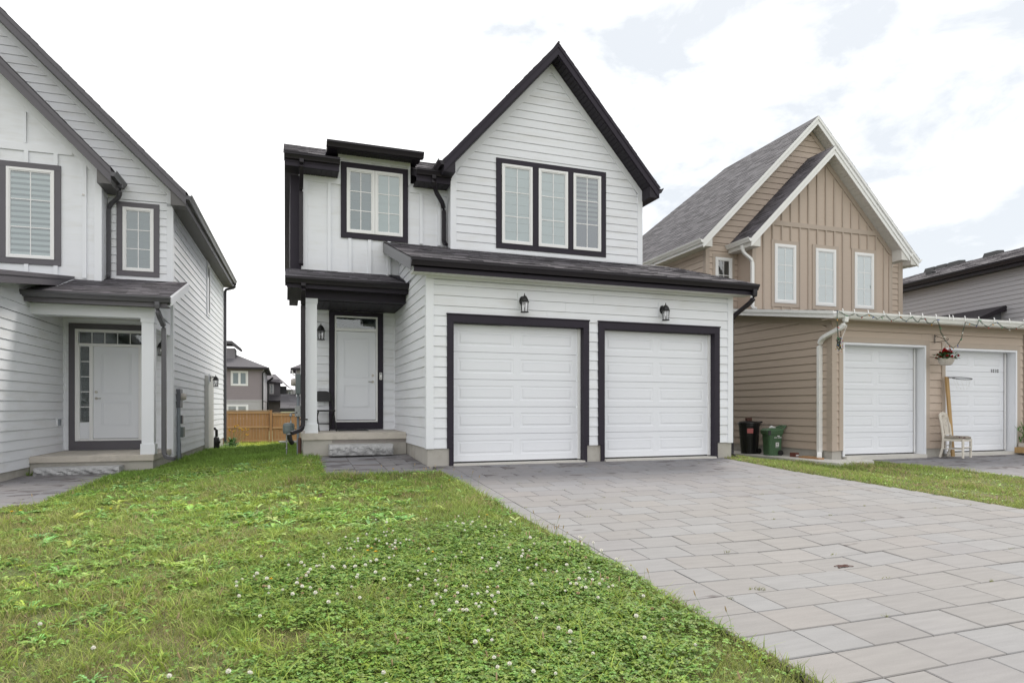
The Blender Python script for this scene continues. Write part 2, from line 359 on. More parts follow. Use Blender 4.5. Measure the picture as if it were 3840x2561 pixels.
def siding(parent, P, lo, hi, z0, z1, holes, m, exp=.1795, name='siding_board', joints=True, th=.018, gap=.009):
    c = (lambda v: (lambda z: v))
    if not callable(lo): lo = c(lo)
    if not callable(hi): hi = c(hi)
    z = z0
    if m == 'white': gap = .005
    while z < z1 - .02:
        t = min(z + exp, z1)
        for a, b, la, ra, lb, rb in merge(pieces(lo, hi, z, t, holes)):
            cutl = [(la, ra, lb, rb)]
            if joints and ra - la > 4.2 and rb - lb > 4.2:
                x = la + (ra - la) * rnd.uniform(.25, .75)
                cutl = [(la, x - .0012, lb, x - .0012), (x + .0012, ra, x + .0012, rb)]
            for q in cutl:
                mb = MB(); fb = (a - z) / exp; ft = (b - z) / exp
                nb = th - (th - .004) * fb; nt_ = th - (th - .004) * ft; bb = a - .002
                gp = gap if abs(b - (z + exp)) < 1e-4 else 0; bt = b - gp
                vs = [P(q[0], a, -.02), P(q[1], a, -.02), P(q[3], bt, -.02), P(q[2], bt, -.02), P(q[0], a, nb), P(q[1], a, nb), P(q[3], bt, nt_), P(q[2], bt, nt_)]
                mb.add(vs, [(4, 5, 6, 7), (0, 1, 5, 4), (0, 4, 7, 3), (1, 2, 6, 5), (2, 3, 7, 6)])
                build(name, mb, m, parent)
        z = t
def wallback(parent, P, lo, hi, z0, z1, holes, m, name='wall', n1=-.022):
    c = (lambda v: (lambda z: v))
    if not callable(lo): lo = c(lo)
    if not callable(hi): hi = c(hi)
    mb = MB()
    zs = [z0 + (z1 - z0) * i / 3 for i in range(4)]
    for a0, b0 in zip(zs[:-1], zs[1:]):
        for a, b, la, ra, lb, rb in pieces(lo, hi, a0, b0, holes):
            slab(mb, P, [(la, a), (ra, a), (rb, b), (lb, b)], -.12, n1)
    return build(name, mb, m, parent)

def shingles(parent, O, U, V, lo, hi, vlen, m, exp=.143, name='shingles', w=(.16, .36)):
    """O origin, U along the eave, V up the slope (unit), lo/hi(v) -> u bounds"""
    O, U, V = Vector(O), Vector(U).normalized(), Vector(V).normalized(); Nn = U.cross(V).normalized()
    if Nn.z < 0: Nn = -Nn
    mb = MB(); v = 0
    while v < vlen - .01:
        t = min(v + exp + .01, vlen + .002); l, h = lo(v), hi(v); u = l
        while u < h - .005:
            x = min(u + rnd.uniform(*w), h)
            if h - x < .05: x = h
            k = rnd.choice((.005, .006, .011, .013)) ; j = rnd.uniform(-.004, .004)
            l2, h2 = lo(t), hi(t); ua, xa = min(max(u, l2), h2), max(min(x, h2), l2)
            A = O + U * u + V * (v + j); B = O + U * x + V * (v + j); Cc = O + U * xa + V * t; D = O + U * ua + V * t
            mb.add([A, B, A + Nn * k, B + Nn * k, Cc + Nn * .003, D + Nn * .003], [(0, 1, 3, 2), (2, 3, 4, 5), (0, 2, 5), (1, 4, 3)])
            u = x
        v += exp
    return build(name, mb, m, parent, kind='stuff')
def gutter(parent, p0, p1, outd, m, d=.12, h=.115, name='gutter'):
    """K-style gutter; p = top back edge, outd = unit outward horizontal direction"""
    p0, p1, od = Vector(p0), Vector(p1), Vector(outd)
    prof = [(0, 0), (0, -h), (d * .55, -h), (d * .62, -h * .8), (d * .82, -h * .45), (d * .95, -h * .32), (d * .95, -h * .08), (d * 1.02, -h * .06), (d * 1.02, 0), (d * .93, 0), (d * .93, -.03), (.01, -.03)]
    mb = MB(); k = len(prof)
    vs = [p0 + od * a + Vector((0, 0, b)) for a, b in prof] + [p1 + od * a + Vector((0, 0, b)) for a, b in prof]
    mb.add(vs, [tuple(range(k)), tuple(range(k, 2 * k))[::-1]] + [(i, (i + 1) % k, (i + 1) % k + k, i + k) for i in range(k)])
    return build(name, mb, m, parent)
def downspout(parent, pts, m, w=.075, h=.06):
    mb = MB(); mb.tube(pts, 0, w=w, h=h); P_ = [Vector(p) for p in pts]
    o = build('downspout', mb, m, parent, bevel=.006)
    return o
def arc(a, b, c, n=4):
    """corner at b rounded"""
    a, b, c = Vector(a), Vector(b), Vector(c); o = []
    for i in range(n + 1):
        t = i / n; o.append(a * (1 - t) ** 2 + b * 2 * t * (1 - t) + c * t * t)
    return o
def soffit(parent, x0, x1, y0, y1, z, m, along='x', pitch=.1, th=.02, name='soffit_panel'):
    """grooved soffit: strips with small gaps, one joined part"""
    mb = MB(); a, b = (x0, x1) if along == 'x' else (y0, y1); u = a
    while u < b - .01:
        v = min(u + pitch, b)
        if along == 'x': mb.box(u + .003, v - .003, y0, y1, z, z + th)
        else: mb.box(x0, x1, u + .003, v - .003, z, z + th)
        u = v
    mb.box(x0, x1, y0, y1, z + th, z + th + .004)
    return build(name, mb, m, parent, kind='stuff')
def slopedbox(mb, x0, z0, x1, z1, t, y0, y1, mi=0):
    """parallelogram in xz (top edge x0,z0 -> x1,z1, vertical thickness t) extruded y0..y1"""
    return mb.hexa([(x0, y0, z0 - t), (x1, y0, z1 - t), (x1, y0, z1), (x0, y0, z0)], [(x0, y1, z0 - t), (x1, y1, z1 - t), (x1, y1, z1), (x0, y1, z0)], mi)

def window(parent, P, u0, u1, z0, z1, tw, tm, sashes, fm='vinyl', cols=2, rows=3, blind='blind', tproud=.032, head=0, back='room', frame=None):
    """u0..z1 outer edge of the trim; sashes: list of (u0,u1) outer edges of the vinyl frames; blind 'zebra' / 'half' / material"""
    mb = MB()
    if tm:
        rect(mb, P, u0, u0 + tw, z0 + tw, z1 - tw, 0, tproud); rect(mb, P, u1 - tw, u1, z0 + tw, z1 - tw, 0, tproud)
        rect(mb, P, u0, u1, z0, z0 + tw, 0, tproud); rect(mb, P, u0, u1, z1 - tw, z1, 0, tproud)
        if head: rect(mb, P, u0 - .02, u1 + .02, z1, z1 + head, 0, tproud + .02)
        prev = u0 + tw
        for i, s in enumerate(sashes):
            if s[0] - prev > .03: rect(mb, P, prev, s[0], z0 + tw, z1 - tw, 0, tproud)
            prev = s[1]
        if u1 - tw - prev > .03: rect(mb, P, prev, u1 - tw, z0 + tw, z1 - tw, 0, tproud)
    else: rect(mb, P, u0, u1, z0, z0 + .01, 0, .01)
    w = build('window', mb, tm or fm, parent, bevel=.003)
    a, b = z0 + tw, z1 - tw
    for si, (s0, s1) in enumerate(sashes):
        fw = .052 if s1 - s0 > .3 else .035; f = MB()
        for (k0, k1, q0, q1) in ((s0, s0 + fw, a, b), (s1 - fw, s1, a, b), (s0 + fw, s1 - fw, a, a + fw), (s0 + fw, s1 - fw, b - fw, b)):
            rect(f, P, k0, k1, q0, q1, 0, .045)
        e = .022
        for (k0, k1, q0, q1) in ((s0 + fw, s0 + fw + e, a + fw, b - fw), (s1 - fw - e, s1 - fw, a + fw, b - fw), (s0 + fw + e, s1 - fw - e, a + fw, a + fw + e), (s0 + fw + e, s1 - fw - e, b - fw - e, b - fw)):
            rect(f, P, k0, k1, q0, q1, 0, .034)
        build('window_frame', f, fm, w, bevel=.003)
        g0, g1, h0, h1 = s0 + fw + e, s1 - fw - e, a + fw + e, b - fw - e
        mu = MB(); t = .009
        for c in range(1, cols): x = g0 + (g1 - g0) * c / cols; rect(mu, P, x - t, x + t, h0, h1, .018, .024)
        for r_ in range(1, rows):
            z = h0 + (h1 - h0) * r_ / rows
            for c in range(cols):
                rect(mu, P, g0 + (g1 - g0) * c / cols + (t if c else 0), g0 + (g1 - g0) * (c + 1) / cols - (t if c < cols - 1 else 0), z - t, z + t, .018, .024)
        if mu.v: build('muntin', mu, fm, w)
        bl = blind[si] if isinstance(blind, (list, tuple)) else blind
        for c in range(cols):
            for r_ in range(rows):
                pn = MB(); x0 = g0 + (g1 - g0) * c / cols; x1 = g0 + (g1 - g0) * (c + 1) / cols; y0 = h0 + (h1 - h0) * r_ / rows; y1 = h0 + (h1 - h0) * (r_ + 1) / rows
                if cols == 1 or True: pn.add([P(x0, y0, .021), P(x1, y0, .021), P(x1, y1, .021), P(x0, y1, .021)], [(0, 1, 2, 3)])
                build('pane', pn, 'glass' if bl else 'glassdark', w)
        bb = MB()
        if bl in ('zebra', 'zebradark', 'half'):
            H = h1 - h0; n = int(H / .115) if bl != 'half' else int(H / .105)
            for i in range(n):
                q0 = h0 + H * i / n; q1 = h0 + H * (i + 1) / n; mid = q0 + (q1 - q0) * .55
                lim = bl == 'half' and q0 < h0 + H * .36
                if lim: rect(bb, P, g0, g1, q0, q1, .004, .006, 2)
                else:
                    rect(bb, P, g0, g1, q0, mid, .006, .009, 0); rect(bb, P, g0, g1, mid, q1, .004, .006, 1)
            mats = {'zebra': ['blind', 'sheer', 'roomblue'], 'zebradark': ['sheer', 'roomblue', 'roomblue'], 'half': ['sheer', 'sheerdark', 'roomblue']}[bl]
            build('blind', bb, mats, w)
        elif bl:
            n = max(2, int((h1 - h0) / .2))
            for i in range(n):
                q0 = h0 + (h1 - h0) * i / n; q1 = h0 + (h1 - h0) * (i + 1) / n
                rect(bb, P, g0, g1, q0, q1 - .004, .004, .007)
            build('blind', bb, bl, w)
        else:
            rect(bb, P, g0, g1, h0, h1, .002, .006); build('dark_interior', bb, back, w)
    return w

def lantern(parent, P, u, z, m='black', arm=.13, s=1.0, block=True, blockm='whitetrim', name='wall_lantern', lab=None):
    """hexagonal glass coach lantern: back plate, arm, bell roof with finial, posts, base"""
    n0 = .02
    if block:
        b = MB(); rect(b, P, u - .085 * s, u + .085 * s, z + .02 - .14 * s, z + .02 + .12 * s, 0, .028); build('lamp_block', b, blockm, parent, bevel=.004)
    mb = MB()
    ring = [(u + .058 * s * math.cos(t), z + .0 + .085 * s * math.sin(t)) for t in [2 * math.pi * i / 12 for i in range(12)]]
    slab(mb, P, ring, .028, .045)
    c = Vector(P(u, z, .028 + arm))
    mb.tube([P(u, z + .03, .04), P(u, z + .055, .028 + arm * .6), P(u, z + .05, .028 + arm)], .013 * s, 6)
    mb.lathe([(.004, .10), (.008, .085), (.012, .06), (.018, .05)], (c.x, c.y, c.z + .02 * s), 6)
    mb.lathe([(.083 * s, -.045 * s), (.086 * s, -.035 * s), (.078 * s, -.025 * s), (.060 * s, .025 * s), (.034 * s, .062 * s), (.012, .078 * s)], c, 8)
    zb = -.045 * s - .165 * s
    for i in range(6):
        t = 2 * math.pi * i / 6 + .3; x0, y0, x1, y1 = [q * s for q in (.070 * math.cos(t), .070 * math.sin(t), .060 * math.cos(t), .060 * math.sin(t))]
        mb.tube([(c.x + x0, c.y + y0, c.z - .045 * s), (c.x + x1, c.y + y1, c.z + zb)], .0055, 4)
    mb.lathe([(.062 * s, zb - .022 * s), (.078 * s, zb - .018 * s), (.078 * s, zb - .008 * s), (.062 * s, zb)], c, 8)
    mb.tube([(c.x, c.y, c.z + zb), (c.x, c.y, c.z + zb + .07 * s)], .010 * s, 6)
    o = build(name, mb, m, parent, label=lab)
    g = MB(); k = 6; vs = []
    for (r_, zz) in ((.065 * s, -.048 * s), (.055 * s, zb)):
        vs += [(c.x + r_ * math.cos(2 * math.pi * i / k + .3), c.y + r_ * math.sin(2 * math.pi * i / k + .3), c.z + zz) for i in range(k)]
    g.add(vs, [(i, (i + 1) % k, (i + 1) % k + k, i + k) for i in range(k)])
    build('lantern_glass', g, 'lampglass', o)
    return o

def garage_door(parent, x0, x1, z0, z1, y, ncol=2, nrow=5):
    root = MB(); root.box(x0, x1, y + .05, y + .06, z0, z1)
    d = build('garage_door', root, 'door', parent); P = front(y)
    H = (z1 - z0) / nrow
    for r_ in range(nrow):
        a, b = z0 + H * r_ + .003, z0 + H * (r_ + 1) - .003; mb = MB()
        cols = [(x0 + .01, x0 + .01)]
        W = (x1 - x0); mg, st = .10, .13; pw = (W - 2 * mg - st * (ncol - 1)) / ncol
        xs = [(x0 + mg + i * (pw + st), x0 + mg + i * (pw + st) + pw) for i in range(ncol)]
        za, zb = a + .11, b - .11
        # face as a frame of quads around the raised panels
        def q(u0, u1, w0, w1, n=0.0): mb.add([P(u0, w0, n), P(u1, w0, n), P(u1, w1, n), P(u0, w1, n)], [(0, 1, 2, 3)])
        q(x0, x1, a, za); q(x0, x1, zb, b); prev = x0
        for u0, u1 in xs: q(prev, u0, za, zb); prev = u1
        q(prev, x1, za, zb)
        for u0, u1 in xs:
            lv = [(0, 0), (.012, -.005), (.036, -.006), (.056, -.001)]
            for (i0, n0), (i1, n1) in zip(lv[:-1], lv[1:]):
                A = [P(u0 + i0, za + i0, n0), P(u1 - i0, za + i0, n0), P(u1 - i0, zb - i0, n0), P(u0 + i0, zb - i0, n0)]
                B = [P(u0 + i1, za + i1, n1), P(u1 - i1, za + i1, n1), P(u1 - i1, zb - i1, n1), P(u0 + i1, zb - i1, n1)]
                mb.add(A + B, [(0, 1, 5, 4), (1, 2, 6, 5), (2, 3, 7, 6), (3, 0, 4, 7)])
            q(u0 + .058, u1 - .058, za + .058, zb - .058, -.001)
        mb.add([P(x0, a, 0), P(x1, a, 0), P(x1, a, -.04), P(x0, a, -.04), P(x0, b, 0), P(x1, b, 0), P(x1, b, -.04), P(x0, b, -.04)], [(0, 1, 2, 3), (4, 5, 6, 7)])
        build('door_section', mb, 'door', d)
    s = MB(); s.box(x0, x1, y - .003, y + .04, z0 - .022, z0 - .002); build('bottom_seal', s, 'black', d)
    return d

def battens(parent, P, us, zlo, zhi, m, w=.06, th=.034, holes=()):
    for u in us:
        a, b = (zlo(u) if callable(zlo) else zlo), (zhi(u) if callable(zhi) else zhi)
        segs = [(a, b)]
        for h in holes:
            if h[0] - w / 2 < u < h[1] + w / 2:
                ns = []
                for s0, s1 in segs:
                    if h[3] <= s0 or h[2] >= s1: ns.append((s0, s1)); continue
                    if h[2] > s0: ns.append((s0, h[2]))
                    if h[3] < s1: ns.append((h[3], s1))
                segs = ns
        for s0, s1 in segs:
            if s1 - s0 > .04:
                mb = MB(); rect(mb, P, u - w / 2, u + w / 2, s0, s1, 0, th); build('batten', mb, m, parent)
def board(parent, name, P, poly, n, m, n0=0, bevel=.003):
    mb = MB(); slab(mb, P, poly, n0, n); return build(name, mb, m, parent, bevel=bevel)
def rboard(parent, name, P, u0, u1, z0, z1, n, m, n0=0): return board(parent, name, P, [(u0, z0), (u1, z0), (u1, z1), (u0, z1)], n, m, n0)
def boxpart(parent, name, x0, x1, y0, y1, z0, z1, m, bevel=0, label=None):
    mb = MB(); mb.box(x0, x1, y0, y1, z0, z1); return build(name, mb, m, parent, bevel=bevel, label=label)

def panel_door(parent, P, x0, x1, z0, z1, n, knob_u, m='door', lever_dir=-1):
    mb = MB(); rect(mb, P, x0, x1, z0, z1, n - .03, n); d = build('front_door', mb, m, parent)
    w = x1 - x0; h = z1 - z0
    for (a, b) in ((z0 + .14 * h, z0 + .40 * h), (z0 + .48 * h, z0 + .93 * h)):
        e = MB(); l, r_ = x0 + .17 * w, x1 - .17 * w
        for i, (ins, nn) in enumerate(((0, .010), (.026, .006))):
            t = .016
            for q in ((l + ins, l + ins + t, a + ins, b - ins), (r_ - ins - t, r_ - ins, a + ins, b - ins), (l + ins + t, r_ - ins - t, a + ins, a + ins + t), (l + ins + t, r_ - ins - t, b - ins - t, b - ins)):
                rect(e, P, q[0], q[1], q[2], q[3], n, n + nn)
        build('door_panel', e, m, d, bevel=.002)
    e = MB(); c1 = P(knob_u, z0 + .50 * h, n + .012); c2 = P(knob_u, z0 + .43 * h, n + .012)
    ring = lambda z, r_: [(knob_u + r_ * math.cos(2 * math.pi * i / 14), z + r_ * math.sin(2 * math.pi * i / 14)) for i in range(14)]
    slab(e, P, ring(z0 + .505 * h, .030), n, n + .02); build('deadbolt', e, 'steel', d)
    e = MB(); slab(e, P, ring(z0 + .435 * h, .030), n, n + .015); e.tube([P(knob_u, z0 + .435 * h, n + .01), P(knob_u, z0 + .435 * h, n + .05), P(knob_u + lever_dir * .10, z0 + .435 * h, n + .055)], .010, 8)
    build('door_handle', e, 'steel', d)
    return d

# ------------------------------------------------------------ terrain
GX = np.array([-60, -12, -5, -2.9, -1, .3, 2.4, 9, 10.4, 11.2, 20, 80.])
GY = np.array([-30, 2, 5, 8, 11, 13, 15, 22, 27, 33, 45, 200.])
GZ = np.array([
    [-.9, -.9, -.8, -.75, -.75, -.75, -.75, -.75, -.75, -.75, -.75, -.8],
    [-.56, -.55, -.55, -.54, -.53, -.53, -.535, -.54, -.57, -.58, -.7, -.8],
    [-.50, -.46, -.44, -.42, -.39, -.375, -.37, -.372, -.42, -.43, -.5, -.8],
    [-.45, -.40, -.37, -.345, -.27, -.215, -.205, -.207, -.29, -.30, -.3, -.6],
    [-.35, -.33, -.33, -.31, -.17, -.06, -.042, -.05, -.24, -.20, -.15, -.5],
    [-.33, -.32, -.32, -.29, -.12, .035, .045, -.17, -.27, -.27, -.2, -.5],
    [-.33, -.30, -.29, -.28, -.13, .03, .03, -.20, -.28, -.28, -.25, -.5],
    [-.33, -.38, -.37, -.36, -.33, -.22, -.10, -.2, -.25, -.3, -.3, -.5],
    [-.6, -.6, -.6, -.60, -.61, -.62, -.6, -.5, -.5, -.5, -.5, -.5],
    [-.8, -.78, -.76, -.75, -.74, -.70, -.7, -.7, -.7, -.7, -.7, -.8],
    [-1., -1., -1., -1., -1., -1., -1., -1., -1., -1., -1., -1.],
    [-1.2] * 12])
def sm(t): return t
def zg(x, y):
    x = np.asarray(x, float); y = np.asarray(y, float)
    xi = np.clip(np.searchsorted(GX, x) - 1, 0, len(GX) - 2); yi = np.clip(np.searchsorted(GY, y) - 1, 0, len(GY) - 2)
    tx = np.clip((x - GX[xi]) / (GX[xi + 1] - GX[xi]), 0, 1); ty = np.clip((y - GY[yi]) / (GY[yi + 1] - GY[yi]), 0, 1)
    a = GZ[yi, xi] * (1 - tx) + GZ[yi, xi + 1] * tx; b = GZ[yi + 1, xi] * (1 - tx) + GZ[yi + 1, xi + 1] * tx
    return a * (1 - ty) + b * ty
def zf(x, y): return float(zg(x, y))

# paved areas: signed tests in world coordinates
def drive_left(y): return 2.42 + np.clip((10 - y) / 7.3, 0, 1) * .28 + (y < 4.7) * 0.0
def drive_right(y): return 8.50 + np.clip((9.2 - y) / 4, 0, 1.6) * .58
def in_drive(x, y): return (y < 11.02) & (y > -3) & (x > drive_left(y)) & (x < drive_right(y))
def in_walk(x, y): return (x > .60) & (x < 2.6) & (y > 10.35) & (y < 13.0)
def walkl_edge(y): return np.interp(y, [9.2, 9.85, 10.2, 14.2], [-6.2, -4.2, -3.15, -3.05])
def in_walkl(x, y):
    return (y > 9.3) & (y < 14.4) & (x < walkl_edge(y)) & (x > -9)
def rightdrive_edge(y): return np.interp(y, [2, 8, 11.1], [13.5, 12.8, 12.25])
def in_rdrive(x, y): return (y < 11.3) & (y > -3) & (x > rightdrive_edge(y)) & (x < 19)
def in_paved(x, y): return in_drive(x, y) | in_walk(x, y) | in_walkl(x, y) | in_rdrive(x, y)

xs = np.unique(np.concatenate([np.linspace(-60, -12, 9), np.arange(-12, 20, .25), np.linspace(20, 80, 9), np.array([-600, -200, 200, 600])]))
ys = np.unique(np.concatenate([np.array([-300, -100]), np.linspace(-30, 0, 7), np.arange(0, 36, .25), np.linspace(36, 200, 12), np.array([400, 900])]))
XX, YY = np.meshgrid(xs, ys); ZZ = zg(XX, YY)
nz = np.sin(XX * 3.1 + YY * 1.7) * np.sin(YY * 2.3 - XX * 1.1) * .012
ZZ = ZZ + nz * (np.abs(XX) < 25) - in_paved(XX, YY) * .075 - .008
nx, ny = len(xs), len(ys)
idx = np.arange(nx * ny).reshape(ny, nx)
F_ = np.stack([idx[:-1, :-1], idx[:-1, 1:], idx[1:, 1:], idx[1:, :-1]], -1).reshape(-1, 4)
me = bpy.data.meshes.new('lawn_ground')
me.from_pydata(np.stack([XX, YY, ZZ], -1).reshape(-1, 3).tolist(), [], F_.tolist())
me.materials.append(M['soil']); me.polygons.foreach_set('use_smooth', [True] * len(F_)); me.update()
g = bpy.data.objects.new('ground', me); link(g); g['kind'] = 'structure'

# ---- pavers
def unit_paver():
    mb = MB(); b = .012
    mb.add([(0, 0, -1), (1, 0, -1), (1, 1, -1), (0, 1, -1), (0, 0, -.12), (1, 0, -.12), (1, 1, -.12), (0, 1, -.12), (b, b * 1.5, 0), (1 - b, b * 1.5, 0), (1 - b, 1 - b * 1.5, 0), (b, 1 - b * 1.5, 0)],
           [(0, 1, 5, 4), (1, 2, 6, 5), (2, 3, 7, 6), (3, 0, 4, 7), (4, 5, 9, 8), (5, 6, 10, 9), (6, 7, 11, 10), (7, 4, 8, 11), (8, 9, 10, 11)])
    return mb
def paver_mesh(matk):
    me = bpy.data.meshes.new('paver'); mb = unit_paver(); me.from_pydata(mb.v, [], mb.f); me.materials.append(M[matk]); me.update(); return me
def bed(name, poly, m='sand'):
    """sand bed that the stones lie in, following the ground"""
    mb = MB(); n = len(poly)
    return mb
def pave(name, rows, matk, limit=300, rot=0, key=None):
    """rows: list of (x0,x1,y0,y1) stones"""
    rows = sorted(rows, key=key or (lambda r: r[0] ** 2 + r[2] ** 2))
    xs0 = [r[0] for r in rows] + [r[1] for r in rows]; ys0 = [r[2] for r in rows] + [r[3] for r in rows]
    # joint bed
    mb = MB(); rr = {}
    for (x0, x1, y0, y1) in rows:
        k = round(y0, 3); a = rr.get(k, (1e9, -1e9, y1)); rr[k] = (min(a[0], x0), max(a[1], x1), y1)
    for y0, (a, b, y1) in rr.items():
        n = max(1, int((b - a) / .3))
        for i in range(n):
            u0, u1 = a + (b - a) * i / n, a + (b - a) * (i + 1) / n
            P4 = [roty((u, v), rot) for u, v in ((u0, y0 - .002), (u1, y0 - .002), (u1, y1 + .002), (u0, y1 + .002))]
            mb.add([(p[0], p[1], zf(*p) - .011 + sink(*p)) for p in P4], [(0, 1, 2, 3)])
    root = build(name, mb, 'sand'); root['kind'] = 'structure'
    me = paver_mesh(matk); rest = MB(); up = unit_paver()
    for i, (x0, x1, y0, y1) in enumerate(rows):
        j = .004; sx, sy = x1 - x0 - 2 * j, y1 - y0 - 2 * j
        if sx < .03 or sy < .03: continue
        cx, cy = (x0 + x1) / 2, (y0 + y1) / 2; wx, wy = roty((cx, cy), rot); a = -R(rot)
        # tangent plane of the ground
        e = .15; dx = (zf(wx + e, wy) - zf(wx - e, wy)) / (2 * e); dy = (zf(wx, wy + e) - zf(wx, wy - e)) / (2 * e)
        dz = rnd.uniform(-.0018, .0018) + sink(wx, wy); dx += rnd.uniform(-.004, .004); dy += rnd.uniform(-.004, .004) ; dy += (sink(wx, wy + .17) - sink(wx, wy - .17)) / .34 * .9; dx += (sink(wx + .25, wy) - sink(wx - .25, wy)) / .5 * .9
        U = Vector((1, 0, dx)).normalized(); Nn = U.cross(Vector((0, 1, dy)).normalized()).normalized(); V = Nn.cross(U)
        Mx = Matrix(((U.x, V.x, Nn.x, wx), (U.y, V.y, Nn.y, wy), (U.z, V.z, Nn.z, zf(wx, wy) + dz), (0, 0, 0, 1))) @ Matrix.Rotation(a + rnd.uniform(-.004, .004), 4, 'Z') @ Matrix.Diagonal((sx, sy, .05, 1)) @ Matrix.Translation((-.5, -.5, 0))
        if i < limit:
            o = bpy.data.objects.new('paver', me); link(o); o.parent = root; o.matrix_local = Mx
        else: rest.add([Mx @ Vector(p) for p in up.v], up.f)
    if rest.v: build('pavers_far', rest, matk, root, kind='stuff').name = 'distant_pavers'
    return root
def sink(x, y):   # the settled spot in the drive
    d = ((x - 4.5) / .95) ** 2 + ((y - 4.6) / .75) ** 2
    return -.035 * math.exp(-d)
rows = []; c = .335; k = 0; y = 11.0
while y > -.6:
    y0, y1 = y - c, y; ym = (y0 + y1) / 2; l, r_ = float(drive_left(ym)), float(drive_right(ym))
    bl = 2.735 if ym > 4.7 else 3.085
    l = max(l, bl - .5)
    if bl - l > .06: rows.append((l, bl, y0, y1))
    x = bl
    if k % 2: rows.append((x, x + .27 + .03 * (k % 3), y0, y1)); x += .27 + .03 * (k % 3)
    while x < r_ - .36:
        w = rnd.choice((.48, .5, .5, .52)); w = min(w, r_ - .36 - x) if r_ - .36 - x > .14 else w
        if r_ - .36 - (x + w) < .12: w = r_ - .36 - x
        rows.append((x, x + w, y0, y1)); x += w
    rows.append((r_ - .36, r_, y0, y1))
    y = y0; k += 1
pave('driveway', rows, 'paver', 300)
rows = []; y = 12.98; k = 0
while y > 10.4:
    y0 = y - .335; x = .60
    for w in ([.5] * 4 if k % 2 else [.5, .5, .25, .5, .25]):
        x1 = min(x + w, 2.40 if y > 11.02 else 2.42)
        if x1 - x > .05: rows.append((x, x1, max(y0, 10.36), y))
        x += w
    y = y0; k += 1
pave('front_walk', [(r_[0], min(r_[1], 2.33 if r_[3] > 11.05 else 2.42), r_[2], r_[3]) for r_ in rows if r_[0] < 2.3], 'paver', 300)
rows = []; y = 14.28; k = 0
while y > 9.4:
    y0 = y - .335; e = float(walkl_edge((y + y0) / 2)) + .0
    x = e; rows.append((x - .36, x, y0, y)); x -= .36
    if k % 2: rows.append((x - .25, x, y0, y)); x -= .25
    while x > -8.2:
        rows.append((x - .5, x, y0, y)); x -= .5
    y = y0; k += 1
pave('left_walk', rows, 'paver', 130)
rows = []; y = 11.28; k = 0
while y > 1.5:
    y0 = y - .335; x = float(rightdrive_edge(y0)) + .05 ; x = unroty((x, y0))[0]
    if k % 2: x1 = x + .25
    else: x1 = x + .5
    while x < 19:
        rows.append((x, x1, y0, y)); x = x1; x1 = x + .5
    y = y0; k += 1
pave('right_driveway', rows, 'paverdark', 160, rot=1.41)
# plastic edging strip between the lawn and the driveway
mb = MB(); pts = [(float(drive_left(y_)) - .012, y_, zf(float(drive_left(y_)), y_) - .012 + .004 * math.sin(y_ * 9)) for y_ in np.arange(1.2, 10.4, .25)]
mb.tube(pts, .009, 5)
e_ = build('lawn_edging', mb, 'rubberedge'); tag(e_, 'thin black plastic edging along the left side of the paver driveway', 'edging')
# things lying in the driveway
mb = MB()
for i in range(9):
    a = rnd.uniform(0, 3.1); x0, y0 = 4.66 + rnd.uniform(-.06, .06), 4.385 + rnd.uniform(-.03, .03); z0 = zf(x0, y0) + sink(x0, y0) + .004
    mb.tube([(x0 - .05 * math.cos(a), y0 - .02 * math.sin(a), z0), (x0, y0, z0 + .006), (x0 + .05 * math.cos(a), y0 + .02 * math.sin(a), z0)], .004, 4)
tag(build('dead_leaf_litter', mb, 'rust'), 'brown dead leaf litter in the sunken spot of the driveway', 'leaf litter')

# ============================================================ MAIN HOUSE
H = thing('white_house', 'white two storey house with near black trim and steep front gable above two garage doors', 'house', (5, 14, 0))
GF = front(11.02); GL = left(2.328); DW = front(14.47); BW = front(13.9); GB = front(13.5)
gh = [(2.68, 5.44, -.2, 2.625), (5.64, 8.424, -.2, 2.61)]
lamp_holes = []
wallback(H, GF, 2.34, 8.73, .25, 3.40, [(2.79, 5.33, -.2, 2.49), (5.77, 8.30, -.2, 2.49)], 'white')
siding(H, GF, 2.44, 8.63, .262, 3.22, [(2.70, 5.42, -.2, 2.60), (5.66, 8.40, -.2, 2.59)], 'white')
rboard(H, 'corner_board', GF, 2.328 - .022, 2.44, .255, 3.235, .026, 'whitetrim'); rboard(H, 'corner_board', GF, 8.63, 8.739 + .02, .25, 3.235, .026, 'whitetrim')
rboard(H, 'corner_board', GL, 11.022, 11.13, .258, 3.44, .024, 'whitetrim')
rboard(H, 'frieze_board', GF, 2.306, 8.76, 3.238, 3.40, .028, 'whitetrim')
# garage left side, top follows the lean-to roof
rt = lambda y: 3.44 + .32 * (y - 10.62)
wallback(H, GL, 11.03, 14.47, .25, 3.44, [], 'white')
mb = MB(); slab(mb, GL, [(11.03, 3.44), (14.47, 3.44), (14.47, 4.6), (11.03, 3.5)], -.12, -.022); build('wall', mb, 'white', H)
siding(H, GL, 11.13, 14.45, .27, 3.42, [(13.0, 14.6, -1, .485)], 'white', joints=False)
siding(H, GL, lambda z: max(11.13, 10.62 + (z - 3.40) / .32), 13.88, 3.42 + .08, 4.5, [], 'white', joints=False)
# foundations
def foundation(P, u0, u1, z0, z1, m='concrete', n=0): mb = MB(); rect(mb, P, u0, u1, z0, z1, n - .2, n); return build('foundation', mb, m, H)
foundation(GF, 2.335, 2.795, -.3, .255, n=-.004); foundation(GF, 5.335, 5.765, -.3, .27, n=-.004); foundation(GF, 8.305, 8.735, -.35, .252, n=-.004)
mb = MB(); mb.box(2.337, 2.5, 11.2, 14.4, -.3, .27); build('foundation', mb, 'concrete', H)
mb = MB(); mb.box(8.6, 8.734, 11.2, 24, -.5, .25); build('foundation', mb, 'concrete', H)
